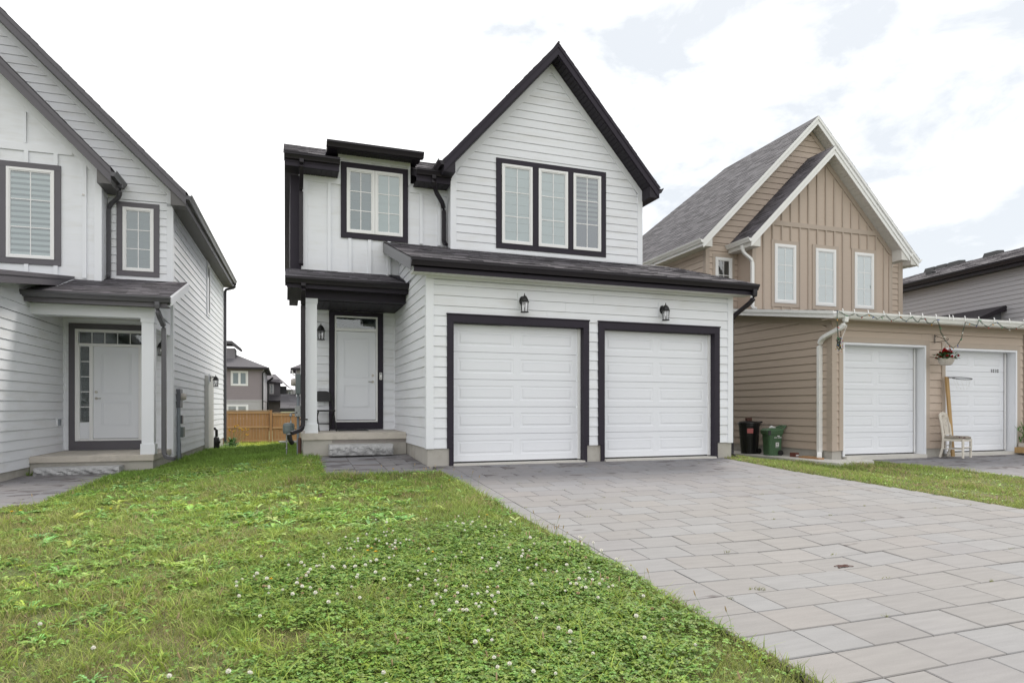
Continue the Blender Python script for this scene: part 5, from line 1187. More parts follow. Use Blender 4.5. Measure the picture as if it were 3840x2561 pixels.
# ============================================================ HOUSES FAR BEHIND THE FENCE
H = thing('mauve_house', 'mauve grey sided house with pale brick base seen between the two white houses', 'house', (-6, 62, 0))
P = front(59)
mb = MB(); mb.box(-14, -1.84, 59, 71, 1.57, 4.4); build('wall', mb, 'mauve', H)
mb = MB(); mb.box(-14, -1.83, 58.98, 71, -1.5, 1.57); build('brick_base', mb, 'palebrick', H)
rboard(H, 'belt_board', P, -14, -1.82, 1.54, 1.66, .05, 'palebrick')
siding(H, P, -6.5, -1.9, 1.66, 4.4, [(-4.4, -3.0, 2.84, 4.14)], 'mauve', joints=False, exp=.2, th=.025)
mb = MB(); mb.box(-1.84, -1.80, 59.0, 71, 1.6, 4.4); build('side_wall', mb, 'greyvinyl', H)
window(H, P, -4.38, -3.02, 2.86, 4.12, .09, 'vinyl', [(-4.27, -3.72), (-3.68, -3.13)], blind=['sheer', 'sheer'], cols=1, rows=1, tproud=.05)
window(H, P, -4.75, -3.0, .0, 1.27, .09, 'vinyl', [(-4.64, -3.90), (-3.86, -3.12)], blind=['sheer', 'sheer'], cols=1, rows=1, tproud=.05)
mb = MB(); e = 4.42; mb.add([(-14.5, 58.5, e), (-1.35, 58.5, e), (-1.35, 71.5, e), (-14.5, 71.5, e), (-7.9, 65, 7.35), (-8.1, 65, 7.35)], [(0, 1, 4, 5), (1, 2, 4), (2, 3, 5, 4), (3, 0, 5)]); mb.box(-14.4, -1.4, 58.55, 71.4, 4.36, 4.40)
build('roof', mb, 'shinglegrey', H)
boxpart(H, 'fascia_board', -14.5, -1.33, 58.46, 58.5, 4.27, 4.44, 'darkmetal'); boxpart(H, 'fascia_board', -1.35, -1.31, 58.5, 71.5, 4.27, 4.44, 'vinyl')
mb = MB(); mb.tube([(-1.4, 58.6, 4.3), (-1.85, 58.85, 4.0), (-1.85, 58.9, .5)], .06, 6); build('downspout', mb, 'black', H)
mb = MB(); mb.tube([(-1.2, 70, 4.1), (-1.55, 70.2, 3.8), (-1.75, 70.9, 3.6), (-1.75, 70.9, .5)], .1, 6); build('downspout', mb, 'black', H)
mb = MB(); mb.box(-5.6, -4.15, 60.3, 62.5, 4.9, 6.15); build('dormer', mb, 'stucco', H)
mb = MB(); mb.prism([(-5.9, 60.0, 6.75), (-4.35, 60.0, 6.75), (-3.65, 60.0, 6.15), (-3.75, 60.0, 6.02), (-4.4, 60.0, 6.5), (-5.9, 60, 6.5)], (0, 2.6, 0)); build('dormer_roof', mb, 'shinglegrey', H)
H = thing('stucco_house', 'mid grey stucco house with brown brick lower floor, further back behind the fence', 'house', (1, 75, 0))
mb = MB(); mb.box(-3.5, -.56, 72, 80, 2.3, 4.0); build('wall', mb, 'stucco', H)
mb = MB(); mb.box(-3.5, -.50, 71.9, 80, -1.5, 1.75); build('brick_base', mb, 'brownbrick', H)
mb = MB(); mb.hexa([(-3.5, 71.2, 1.74), (-.48, 71.2, 1.74), (-.48, 72, 1.76), (-3.5, 72, 1.76)], [(-3.5, 71.9, 2.28), (-.48, 71.9, 2.28), (-.48, 72.0, 2.28), (-3.5, 72.0, 2.28)]); build('lower_roof', mb, 'shinglegrey', H)
boxpart(H, 'fascia_board', -3.5, -.46, 71.16, 71.2, 1.62, 1.75, 'darkmetal')
mb = MB(); mb.box(-.55, .10, 74, 80, 1.5, 3.35); build('wall', mb, 'graphite', H)
mb = MB(); mb.add([(-3.6, 71.6, 4.15), (-.3, 71.6, 3.65), (.15, 72.5, 3.25), (.9, 79, 3.0), (-1.1, 76, 4.75), (-3.6, 76, 4.75), (-3.6, 71.6, 4.0), (-.3, 71.6, 3.5)], [(0, 1, 2, 4, 5), (2, 3, 4), (0, 6, 7, 1)]); build('roof', mb, 'shinglemid', H)
window(H, front(72), -1.6, -1.18, 2.45, 3.5, .08, 'vinyl', [(-1.52, -1.26)], blind='sheer', cols=1, rows=1)
mb = MB(); mb.box(-.0, 1.3, 78, 84, 1.5, 3.1); build('rear_wing', mb, 'palebrick', H)
window(H, front(78), .25, .65, 2.25, 3.0, .06, 'vinyl', [(.31, .59)], blind='sheer', cols=1, rows=1)
H = thing('garden_outbuilding', 'low outbuilding with broad grey shingled roof just beyond the fence', 'outbuilding', (.5, 60, 0))
mb = MB(); mb.box(-.25, 4, 60.2, 64, -1.4, .55); build('wall', mb, 'greyvinyl', H)
mb = MB(); mb.hexa([(-.45, 59.9, .84), (4.2, 59.9, .84), (4.2, 59.9, .95), (-.45, 59.9, .95)], [(-.40, 64, 2.18), (4.2, 64, 2.18), (4.2, 64, 2.28), (-.40, 64, 2.28)]); build('roof', mb, 'shinglegrey', H)
shingles(H, (-.45, 59.88, .955), (1, 0, 0), (0, 1, .325), lambda v: 0, lambda v: 4.65, 4.3, 'shinglegrey', w=(.5, 1), exp=.3)
boxpart(H, 'fascia_board', -.47, 4.2, 59.85, 59.9, .66, .95, 'black')
H = thing('hip_roofed_house', 'pale house with brown hip roof and white downpipe, its corner showing beside the porch post', 'house', (4, 66, 0))
mb = MB(); mb.box(.95, 9, 63.3, 72, -1.4, 4.62); build('wall', mb, 'palebrick', H)
mb = MB(); mb.add([(.45, 62.7, 4.68), (9.5, 62.7, 4.68), (9.5, 72.5, 4.68), (.45, 72.5, 4.68), (5, 67, 6.9)], [(0, 1, 4), (1, 2, 4), (2, 3, 4), (3, 0, 4), (0, 3, 2, 1)]); build('roof', mb, 'shinglemid', H)
boxpart(H, 'fascia_board', .42, 9.5, 62.66, 62.7, 4.50, 4.70, 'darkmetal')
mb = MB(); mb.tube([(.55, 62.75, 4.5), (.65, 62.8, 4.1), (.98, 63.2, 3.9), (.98, 63.22, .5)], .06, 6); build('downspout', mb, 'vinyl', H)
boxpart(H, 'window', 1.1, 1.45, 63.24, 63.3, 3.5, 3.95, 'vinyl')

# ============================================================ FENCE
H = thing('wooden_fence', 'orange brown cedar board fence closing the gap between the two white houses', 'fence', (-1, 33.3, -.75))
def fence_run(x0, x1, top, bot, y):
    x = x0
    while x < x1 - .02:
        w = min(.142, x1 - x); mb = MB(); mb.box(x, x + w - .006, y + rnd.uniform(0, .006), y + .022, bot + .02, top - .05); build('fence_board', mb, 'cedar', H); x += w
    boxpart(H, 'cap_rail', x0 - .02, x1 + .02, y - .06, y + .06, top - .045, top, 'cedarpale')
    for z in (bot + .08, (top + bot) / 2 - .05, top - .16): boxpart(H, 'fence_rail', x0, x1, y - .045, y - .004, z, z + .09, 'rail')
fence_run(-6.3, -.75, .87, -.74, 33.35); fence_run(-.60, 3.4, .76, -.72, 33.30); fence_run(-9, -6.4, .87, -.74, 33.35)
for x in (-.68, -6.35, 3.45, -3.5 + 9.6): boxpart(H, 'fence_post', x - .06, x + .06, 33.24, 33.38, -.85, .87 if x < 1 else .78, 'cedar')

# ============================================================ SMALL THINGS ROUND THE HOUSES
# concrete pad beside the tan garage
mb = MB()
pl = [(10.52, 10.45), (11.62, 10.62), (12.0, 11.05), (11.9, 11.30), (11.16, 11.32), (11.16, 16.5), (10.42, 16.5)]
pl = [roty(p) for p in pl]
k = len(pl); zs = [zf(*p) for p in pl]; zt = [-.168] * 5 + [-.19] * 2
mb.add([(p[0], p[1], z) for p, z in zip(pl, zt)] + [(p[0], p[1], -.6) for p in pl], [tuple(range(k))] + [(i, i + k, (i + 1) % k + k, (i + 1) % k) for i in range(k)])
o = build('concrete_pad', mb, 'pad'); o['kind'] = 'structure'
# black bin
def bin_shape(cx, cy, z0, h, r0, r1, n=20, sq=.55, prof=None):
    mb = MB(); prof = prof or [(r0, 0), (r0 * 1.01, .02), (r1 * .97, h * .86), (r1, h * .88), (r1, h * .93)]
    vs = []
    for r_, z in prof:
        for j in range(n):
            t = 2 * math.pi * j / n; c_, s_ = math.cos(t), math.sin(t); q = (abs(c_) ** (2 / sq / 2.2) if False else 1)
            k_ = 1 / max((abs(c_) ** 4 + abs(s_) ** 4) ** .25, 1e-3); k_ = 1 + (k_ - 1) * sq
            vs.append((cx + r_ * c_ * k_, cy + r_ * s_ * k_, z0 + z))
    m_ = len(prof); fs = [(i * n + j, i * n + (j + 1) % n, (i + 1) * n + (j + 1) % n, (i + 1) * n + j) for i in range(m_ - 1) for j in range(n)]
    fs += [tuple(range(n))[::-1], tuple(range((m_ - 1) * n, m_ * n))]
    mb.add(vs, fs); return mb
bx, by, bz_ = *roty((10.74, 13.55)), -.178
t = thing('black_bin', 'tall black wheeled rubbish bin with pink sticker beside the tan garage wall', 'bin', (bx, by, bz_))
mb = bin_shape(bx, by, bz_, .80, .185, .245, sq=.35)
for a in range(6):
    t_ = math.pi * (1.05 + a * .17); mb.tube([(bx + .195 * math.cos(t_), by + .195 * math.sin(t_), bz_ + .03), (bx + .222 * math.cos(t_), by + .222 * math.sin(t_), bz_ + .46)], [.012, .016], 5)
build('bin_body', mb, 'binblack', t, smooth=False)
mb = bin_shape(bx, by, bz_, .8, .2, .2, sq=.35, prof=[(.262, .745), (.268, .76), (.262, .785), (.20, .815), (.06, .825)])
build('lid', mb, 'binblack', t)
mb = MB(); mb.tube([(bx + .22, by - .10, bz_ + .76), (bx + .31, by - .11, bz_ + .80), (bx + .315, by, bz_ + .80), (bx + .31, by + .11, bz_ + .80), (bx + .22, by + .10, bz_ + .76)], .018, 6); mb.hexa([(bx + .2, by - .05, bz_ + .62), (bx + .24, by - .05, bz_ + .62), (bx + .24, by + .05, bz_ + .62), (bx + .2, by + .05, bz_ + .62)], [(bx + .22, by - .05, bz_ + .77), (bx + .30, by - .05, bz_ + .79), (bx + .30, by + .05, bz_ + .79), (bx + .22, by + .05, bz_ + .77)]); build('handle', mb, 'binblack', t)
mb = MB(); mb.tube([(bx + .15, by - .2, bz_ + .07), (bx + .15, by - .16, bz_ + .07)], .07, 14); mb.tube([(bx + .15, by + .16, bz_ + .07), (bx + .15, by + .2, bz_ + .07)], .07, 14); build('wheels', mb, 'blackplastic', t)
mb = MB(); 
for j in range(4):
    a0, a1 = math.pi * (1.22 + j * .045), math.pi * (1.22 + (j + 1) * .045); r_ = .252
    mb.add([(bx + r_ * math.cos(a0), by + r_ * math.sin(a0), bz_ + .52), (bx + r_ * math.cos(a1), by + r_ * math.sin(a1), bz_ + .52), (bx + (r_ + .005) * math.cos(a1), by + (r_ + .005) * math.sin(a1), bz_ + .64), (bx + (r_ + .005) * math.cos(a0), by + (r_ + .005) * math.sin(a0), bz_ + .64)], [(0, 1, 2, 3)])
build('sticker', mb, 'red', t)
mb = MB(); mb.box(bx - .09, bx - .02, by - .04, by + .04, bz_ + .825, bz_ + .90); mb.box(bx - .015, bx + .05, by - .04, by + .04, bz_ + .825, bz_ + .905); tag(build('wood_offcut', mb, 'rust', origin=(bx, by, bz_ + .825)), 'brown block weighing down the lid of the black bin', 'block')
# green bin
gx, gy, gz_ = *roty((10.85, 12.85)), -.176
t = thing('green_bin', 'squat green kerbside compost bin with white lettering beside the black bin', 'bin', (gx, gy, gz_))
# local axes: the bin's front faces the street, turned a little
A = R(-14); ca, sa = math.cos(A), math.sin(A)
def GB_(u, v, z): return (gx + u * ca - v * sa, gy + u * sa + v * ca, gz_ + z)
def loft(secs, m_=None):
    mb = MB(); vs = []
    for (u0, u1, v0, v1, z) in secs:
        c_ = .03; vs += [GB_(*p, z) for p in ((u0 + c_, v0), (u1 - c_, v0), (u1, v0 + c_), (u1, v1 - c_), (u1 - c_, v1), (u0 + c_, v1), (u0, v1 - c_), (u0, v0 + c_))]
    n = 8; k = len(secs)
    mb.add(vs, [(i * n + j, i * n + (j + 1) % n, (i + 1) * n + (j + 1) % n, (i + 1) * n + j) for i in range(k - 1) for j in range(n)] + [tuple(range(n))[::-1], tuple(range((k - 1) * n, k * n))]); return mb
mb = loft([(-.155, .165, -.15, .15, 0), (-.165, .175, -.16, .16, .30), (-.18, .185, -.17, .17, .50), (-.205, .20, -.19, .19, .52), (-.21, .205, -.195, .195, .58)])
build('bin_body', mb, 'bingreen', t, bevel=.004)
mb = loft([(-.155, -.06, -.168, -.10, .05), (-.165, -.062, -.185, -.10, .48)]); build('bin_rib', mb, 'bingreen', t, bevel=.006)
mb = loft([(-.215, .215, -.20, .20, .582), (-.215, .22, -.20, .20, .605), (-.17, .20, -.15, .15, .655), (-.14, .17, -.12, .12, .66)]); build('lid', mb, 'bingreen', t, bevel=.004)
mb = MB(); mb.tube([GB_(.18, -.13, .60), GB_(.27, -.13, .70), GB_(.30, -.10, .715), GB_(.30, .10, .715), GB_(.27, .13, .70), GB_(.18, .13, .60)], .022, 6); mb.tube([GB_(.10, -.11, .655), GB_(.27, -.11, .71)], .02, 6); mb.tube([GB_(.10, .11, .655), GB_(.27, .11, .71)], .02, 6); build('handle', mb, 'bingreen', t)
mb = MB(); mb.tube([GB_(.13, -.172, .07), GB_(.13, -.13, .07)], .068, 16); mb.tube([GB_(.13, .13, .07), GB_(.13, .172, .07)], .068, 16); build('wheels', mb, 'blackplastic', t)
mb = MB(); mb.add([GB_(-.20, -.20, .50), GB_(-.14, -.20, .50), GB_(-.14, -.20, .61), GB_(-.20, -.20, .61), GB_(-.20, -.23, .50), GB_(-.14, -.23, .50), GB_(-.14, -.22, .61), GB_(-.20, -.22, .61)], [(4, 5, 6, 7), (0, 4, 7, 3), (1, 2, 6, 5), (3, 7, 6, 2), (0, 1, 5, 4)]); build('latch', mb, 'blackplastic', t)
def decal(parent, rects, m_, vz, name):
    mb = MB()
    for (u0, u1, z0, z1) in rects:
        f = lambda z: -.152 - .022 * min(1, z / .5) - .008
        mb.add([GB_(u0, f(z0), z0), GB_(u1, f(z0), z0), GB_(u1, f(z1), z1), GB_(u0, f(z1), z1)], [(0, 1, 2, 3)])
    return build(name, mb, m_, parent)
lt = [(.04, .10, .462, .488)] + [(-.035 + i * .013, -.035 + i * .013 + .009, .425, .447) for i in range(5)] + [(.036, .05, .432, .438)] + [(.06 + i * .0135, .06 + i * .0135 + .0095, .427, .449) for i in range(7)] + [(.0 + i * .012, .0 + i * .012 + .008, .195, .209) for i in range(7)]
decal(t, lt, 'sticker', 0, 'lettering'); decal(t, [(.005, .085, .225, .32)], 'sticker', 0, 'sticker')
mb = MB(); f = lambda z: -.152 - .022 * z / .5 - .0095
mb.add([GB_(.045 + .024 * math.cos(a), f(.28 + .024 * math.sin(a)), .28 + .024 * math.sin(a)) for a in [2 * math.pi * i / 12 for i in range(12)]], [tuple(range(12))]); mb.add([GB_(.042, f(.235), .235), GB_(.048, f(.235), .235), GB_(.048, f(.26), .26), GB_(.042, f(.26), .26)], [(0, 1, 2, 3)]); build('tree_emblem', mb, 'galv', t)
mb = MB(); mb.tube([GB_(-.08, -.02, .668), GB_(-.02, .0, .69), GB_(.04, -.01, .675), GB_(.09, .0, .67)], [.02, .034, .028, .012], 6); tag(build('crumpled_paper', mb, 'sticker', origin=GB_(0, 0, .66)), 'crumpled white paper lying on the green bin lid', 'paper')
p = roty((10.95, 12.22)); mb = MB(); mb.box(p[0] - .05, p[0] + .06, p[1] - .09, p[1] + .09, -.175, -.075); o = build('red_brick', mb, 'brick', origin=(p[0], p[1], -.175), bevel=.006); tag(o, 'dark red brick with a white label standing beside the green bin', 'brick')
mb = MB(); mb.add([(p[0] - .035, p[1] - .094, -.145), (p[0] + .045, p[1] - .094, -.145), (p[0] + .045, p[1] - .094, -.115), (p[0] - .035, p[1] - .094, -.115)], [(0, 1, 2, 3)]); build('paper_label', mb, 'sticker', o)
mb = MB(); q = [roty(v) for v in ((10.98, 12.0), (11.10, 11.95), (11.14, 11.62), (11.02, 11.66))]; mb.prism([(a, b, -.175) for a, b in q], (0, 0, .05)); tag(build('timber_offcut', mb, 'cedarpale', origin=(*q[0], -.175), bevel=.004), 'short weathered board lying on the pale pad along the tan wall', 'board')
mb = MB(); q = [roty(v) for v in ((10.86, 11.98), (10.96, 11.94), (11.0, 11.36), (10.88, 11.40))]; mb.prism([(a, b, -.172) for a, b in q], (0, 0, .035)); tag(build('timber_offcut', mb, 'cedar', origin=(*q[0], -.172), bevel=.004), 'longer brown plank on the pale pad near the white downspout', 'board')

# hoop post, chair, basket, lights at the tan garage
def TR(x, y, z): a = roty((x, y)); return (a[0], a[1], z)
t = thing('hoop_post', 'leaning raw timber post with a thin hoop at the top, behind the whitewashed chair', 'post', TR(14.58, 11.15, -.15))
mb = MB(); mb.hexa([TR(14.53, 11.11, -.17), TR(14.62, 11.11, -.17), TR(14.62, 11.15, -.17), TR(14.53, 11.15, -.17)], [TR(14.41, 11.17, 1.71), TR(14.50, 11.17, 1.71), TR(14.50, 11.21, 1.71), TR(14.41, 11.21, 1.71)]); build('post', mb, 'lumber', t)
mb = MB(); c_ = TR(14.73, 11.02, 1.665); n = 24
mb.tube([(c_[0] + .235 * math.cos(2 * math.pi * i / n), c_[1] + .16 * math.sin(2 * math.pi * i / n), c_[2] - .02 * math.cos(2 * math.pi * i / n)) for i in range(n + 1)], .011, 6, cap=False)
mb.tube([TR(14.45, 11.15, 1.69), (c_[0] - .23, c_[1], c_[2] + .02)], .015, 6); build('hoop', mb, 'graphite', t)
mb = MB()
for i in range(10):
    a = 2 * math.pi * i / 10; mb.tube([(c_[0] + .235 * math.cos(a), c_[1] + .16 * math.sin(a), c_[2]), (c_[0] + .12 * math.cos(a + .5), c_[1] + .09 * math.sin(a + .5), c_[2] - .26)], .0018, 3)
build('net', mb, 'sticker', t)
t = thing('whitewashed_chair', 'old chipped white dining chair with worn seat pad before the second white garage door', 'chair', TR(14.40, 10.86, -.16))
o_ = Vector(TR(14.36, 10.87, 0)); a = R(-74 - 1.41); fw = Vector((math.cos(a), math.sin(a), 0)); wd = Vector((-fw.y, fw.x, 0)); zz = -.165
def CP(u, v, z): q = o_ + wd * u + fw * v; return (q.x, q.y, zz + z)
for s in (-1, 1):
    mb = MB(); mb.tube([CP(s * .2, -.27, 0), CP(s * .2, -.21, .25), CP(s * .2, -.20, .45), CP(s * .2, -.235, .75), CP(s * .19, -.29, 1.0)], 0, w=.045, h=.04, up=(0, 0, 1)); 
    mb = MB(); mb.tube([CP(s * .2, -.27, 0), CP(s * .2, -.215, .22), CP(s * .2, -.20, .45), CP(s * .2, -.23, .72), CP(s * .19, -.285, .98)], [.024, .026, .028, .025, .022], 8); build('leg', mb, 'whitewash', t)
    mb = MB(); mb.tube([CP(s * .205, .20, 0), CP(s * .205, .20, .43)], [.024, .028], 8); build('leg', mb, 'whitewash', t)
    mb = MB(); mb.tube([CP(s * .2, -.22, .20), CP(s * .205, .20, .20)], .013, 6); build('stretcher', mb, 'whitewash', t)
mb = MB(); mb.tube([CP(-.2, .20, .24), CP(.2, .20, .24)], .013, 6); build('stretcher', mb, 'whitewash', t)
mb = MB(); mb.tube([CP(-.2, -.20, .26), CP(.2, -.20, .26)], .013, 6); build('stretcher', mb, 'whitewash', t)
mb = MB()
for q in (((-.2, -.2), (-.2, .2)), ((.2, -.2), (.2, .2)), ((-.2, .2), (.2, .2)), ((-.2, -.2), (.2, -.2))): mb.tube([CP(*q[0], .405), CP(*q[1], .405)], 0, w=.025, h=.06)
build('apron', mb, 'whitewash', t)
mb = MB(); pts = [CP(-.19, -.28, .93), CP(-.12, -.292, .985), CP(0, -.30, 1.01), CP(.12, -.292, .985), CP(.19, -.28, .93)]
mb.tube(pts, 0, w=.028, h=.075); build('top_rail', mb, 'whitewash', t)
mb = MB(); mb.tube([CP(-.19, -.205, .53), CP(.19, -.205, .53)], 0, w=.025, h=.035); build('lower_rail', mb, 'whitewash', t)
for u in (-.09, -.03, .03, .09):
    mb = MB(); mb.tube([CP(u * .8, -.205, .54), CP(u * 1.05, -.235, .75), CP(u * 1.25, -.285, .95)], 0, w=.03, h=.012, up=tuple(fw)); build('slat', mb, 'whitewash', t)
mb = MB(); k = 16; vs = []
for zq, sc_ in ((.435, .96), (.45, 1.0), (.475, .97), (.492, .75)):
    for i in range(k):
        an = 2 * math.pi * i / k; c_, s_ = math.cos(an), math.sin(an); kk = 1 / (abs(c_) ** 5 + abs(s_) ** 5) ** .2
        vs.append(CP(.235 * sc_ * c_ * kk, .0 + .245 * sc_ * s_ * kk, zq))
mb.add(vs, [(i * k + j, i * k + (j + 1) % k, (i + 1) * k + (j + 1) % k, (i + 1) * k + j) for i in range(3) for j in range(k)] + [tuple(range(3 * k, 4 * k)), tuple(range(k))[::-1]]); build('seat', mb, 'cushion', t)

def leaf(mb, c, d, up, L_, W_, bend=.2, mi=0, n=3):
    """curved leaf from c along d"""
    c, d, up = Vector(c), Vector(d).normalized(), Vector(up); s_ = d.cross(up)
    s_ = s_.normalized() if s_.length > 1e-4 else Vector((1, 0, 0)); u2 = s_.cross(d)
    vs = []
    for i in range(n + 1):
        t_ = i / n; w_ = W_ * math.sin(math.pi * min(.98, .12 + t_ * .86)) ** .8 / 2; p_ = c + d * L_ * t_ + u2 * (math.sin(t_ * math.pi * .5) * L_ * .25 - bend * L_ * t_ * t_)
        vs += [p_ - s_ * w_, p_ + s_ * w_]
    mb.add(vs, [(2 * i, 2 * i + 1, 2 * i + 3, 2 * i + 2) for i in range(n)], mi)
def flowerhead(mb, c, r, mi=0, n=9, flat=.5):
    for i in range(n):
        a = rnd.uniform(0, 6.28); e = rnd.uniform(.1, 1.4); d = Vector((math.cos(a) * math.cos(e), math.sin(a) * math.cos(e), math.sin(e) * flat))
        leaf(mb, Vector(c), d, (0, 0, 1), r * rnd.uniform(.8, 1.1), r * .8, .1, mi, 2)
pc = Vector(TR(14.10, 10.93, 0))
br = thing('wall_bracket', 'black scrolled iron bracket on the tan wall above the red geraniums', 'bracket', TR(14.18, 11.28, 2.5))
mb = MB(); mb.tube([TR(14.18, 11.27, 2.70), TR(14.18, 11.27, 2.50)], 0, w=.02, h=.008); mb.tube([TR(14.18, 11.27, 2.52), TR(14.15, 10.93, 2.53)], .007, 6); mb.tube([TR(14.18, 11.27, 2.68), TR(14.165, 11.12, 2.62), TR(14.155, 11.02, 2.56)], .006, 6); build('arm', mb, 'black', br)
mb = MB(); mb.tube([TR(14.15, 10.93 + .03 * math.cos(q * .5) * (1 - q / 16), 2.555 + .03 * math.sin(q * .5) * (1 - q / 16)) for q in range(12)], .005, 5); mb.tube([TR(14.175, 11.22 + .03 * math.cos(q * .5) * (1 - q / 16), 2.64 + .03 * math.sin(q * .5) * (1 - q / 16)) for q in range(12)], .004, 5); build('scroll', mb, 'black', br)
t = thing('hanging_basket', 'hanging bowl of dark red geraniums between the two doors of the tan garage', 'hanging basket', (pc.x, pc.y, 1.96))
mb = MB(); mb.lathe([(.09, 0), (.115, .015), (.155, .09), (.165, .15), (.172, .155), (.172, .17), (.15, .17)], (pc.x, pc.y, 1.955), 20); build('bowl', mb, 'pot', t, smooth=False)
mb = MB()
for a in (.5, 2.6, 4.7): mb.tube([(pc.x + .16 * math.cos(a), pc.y + .16 * math.sin(a), 2.12), (pc.x, pc.y, 2.52)], .0025, 4)
build('hanger', mb, 'sticker', t)
mb = MB()
for i in range(150):
    a, r_ = rnd.uniform(0, 6.28), rnd.uniform(.02, .26); z = 2.12 + rnd.uniform(-.06, .15) * (1 - r_ * 1.5); leaf(mb, (pc.x + r_ * math.cos(a) * 1.0, pc.y + r_ * math.sin(a) * .8, z), (math.cos(a), math.sin(a), rnd.uniform(-.3, .8)), (0, 0, 1), .07, .065, .3)
build('foliage', mb, 'leafdark', t)
for i in range(34):
    a, r_ = rnd.uniform(0, 6.28), rnd.uniform(.03, .29); c_ = (pc.x + r_ * math.cos(a) * 1.05, pc.y + r_ * math.sin(a) * .75, 2.22 + rnd.uniform(-.07, .12) - r_ * .25); mb = MB(); flowerhead(mb, c_, .055, n=16, flat=.9); build('geranium_flower', mb, 'petalred', t)
# string lights
t = thing('string_lights', 'green wired coloured string lights clipped along the white gutter of the tan house', 'string lights', TR(12.5, 10.8, 2.9))
W1 = [(10.809, 2.446), (10.818, 2.49), (10.799, 2.692), (10.79, 2.865), (10.799, 3.039), (10.9, 3.0), (11.01, 2.947), (11.13, 2.938), (11.27, 2.995), (11.382, 2.942), (11.485, 2.939), (11.646, 2.998), (11.798, 2.953), (11.894, 2.905), (12.009, 2.955), (12.135, 2.998), (12.242, 2.928), (12.3, 2.893), (12.398, 2.919), (12.546, 2.986), (12.635, 2.922), (12.734, 2.896), (12.814, 2.952), (12.904, 3.002), (12.994, 2.922), (13.065, 2.879), (13.146, 2.959), (13.278, 2.98), (13.359, 2.884), (13.482, 2.866), (13.544, 2.922), (13.647, 2.965), (13.699, 2.883), (13.73, 2.791), (13.751, 2.699), (13.835, 2.594), (13.897, 2.503), (14.023, 2.398), (14.128, 2.342), (14.138, 2.337), (14.279, 2.415), (14.401, 2.568), (14.441, 2.718), (14.523, 2.945), (14.666, 2.921), (14.893, 2.885), (14.964, 3.024), (15.08, 2.923), (15.248, 2.854), (15.375, 2.935), (15.544, 2.987), (15.715, 2.888), (15.931, 2.835), (16.192, 2.875), (16.46, 2.979), (16.8, 2.86), (17.1, 2.96), (17.4, 2.85)]
mb = MB(); mb.tube([TR(x, 10.80, z) for x, z in W1], .0055, 5); mb.tube([TR(x + .004, 10.79 - .006 * (i % 2), z + .008) for i, (x, z) in enumerate(W1)], .0045, 5); build('wire', mb, 'wire', t)
acc = 0; prev = None; cols = ['bulbred', 'bulborange', 'bulbblue', 'bulbgreen', 'bulbclear']; q = 0; bm = {}
for c_ in cols:
    mbb = MB(); mbb.tube([(0, 0, 0), (0, 0, -.012)], .006, 6); mbb.lathe([(.006, 0), (.009, -.012), (.007, -.028), (.001, -.042)], (0, 0, -.012), 6); me = bpy.data.meshes.new('bulb'); me.from_pydata(mbb.v, [], mbb.f); me.materials.append(M[c_]); bm[c_] = me
og = ORG[t.name]
for (x0, z0), (x1, z1) in zip(W1[:-1], W1[1:]):
    L_ = math.hypot(x1 - x0, z1 - z0); acc += L_
    if acc > .13:
        acc = 0; o = bpy.data.objects.new('bulb', bm[cols[q % 5]]); q += 1; link(o); o.parent = t; p_ = Vector(TR(x1, 10.79, z1)) - og
        o.location = p_; o.rotation_euler = (rnd.uniform(-1, 1), rnd.uniform(-1.2, 1.2), 0)
for x in [10.975, 11.292, 11.675, 12.113, 12.559, 12.884, 13.245, 13.655, 14.064, 14.176, 14.55, 14.991, 15.497, 16.004, 16.491, 17.0]:
    mb = MB(); a_, b_ = TR(x, 10.815, 2.99), TR(x, 10.83, 3.10); mb.tube([a_, TR(x, 10.815, 3.06), b_], 0, w=.02, h=.008); build('clip', mb, 'vinyl', t)
t = thing('light_coil', 'tangled coil of coloured string lights hung at the corner of the tan garage', 'light coil', TR(10.82, 10.82, 2.35))
# coil and the thin stick through it hang from the same hook
mb = MB(); pr_ = random.Random(3); pts = []
for i in range(90): a = i * .55; pts.append(TR(10.85 + .04 * math.cos(a * 1.3) + pr_.uniform(-.035, .035), 10.80 + pr_.uniform(-.03, .03), 2.34 + .11 * math.sin(a) + pr_.uniform(-.03, .03)))
mb.tube(pts, .006, 4); build('wire', mb, 'wire', t)
for i in range(36):
    o = bpy.data.objects.new('bulb', bm[cols[(i * 7) % 5]]); link(o); o.parent = t; o.scale = (.7,) * 3; o.location = Vector(TR(10.86 + pr_.uniform(-.09, .09), 10.78 + pr_.uniform(-.03, .02), 2.34 + pr_.uniform(-.15, .14))) - ORG[t.name]; o.rotation_euler = (pr_.uniform(-2, 2), pr_.uniform(-2, 2), 0)
mb = MB(); mb.tube([TR(11.05, 10.78, 2.74), TR(10.90, 10.77, 2.46), TR(10.89, 10.77, 2.24)], .0055, 5); build('cable_tie', mb, 'sticker', t)

# planter at the right edge
t = thing('planter_box', 'timber box of red and orange flowers beside the second tan garage door', 'planter', TR(17.1, 11.05, -.14))
mb = MB(); a = [TR(*v, -.135) for v in ((16.76, 11.0), (17.4, 11.0), (17.4, 11.22), (16.76, 11.22))]; mb.prism(a, (0, 0, .14)); build('box', mb, 'lumber', t, bevel=.004)
mb = MB(); a = [TR(*v, .006) for v in ((16.86, 11.03), (17.3, 11.03), (17.3, 11.2), (16.86, 11.2))]; mb.prism(a, (0, 0, .10)); build('pot', mb, 'pot', t, bevel=.01)
mb = MB(); st = MB()
for i in range(150):
    x, y, z = rnd.uniform(16.8, 17.4), rnd.uniform(10.95, 11.2), rnd.uniform(.1, .55); c_ = TR(x, y, z); leaf(mb, c_, (rnd.uniform(-1, 1), rnd.uniform(-1, .5), rnd.uniform(0, 1)), (0, 0, 1), .10, .035)
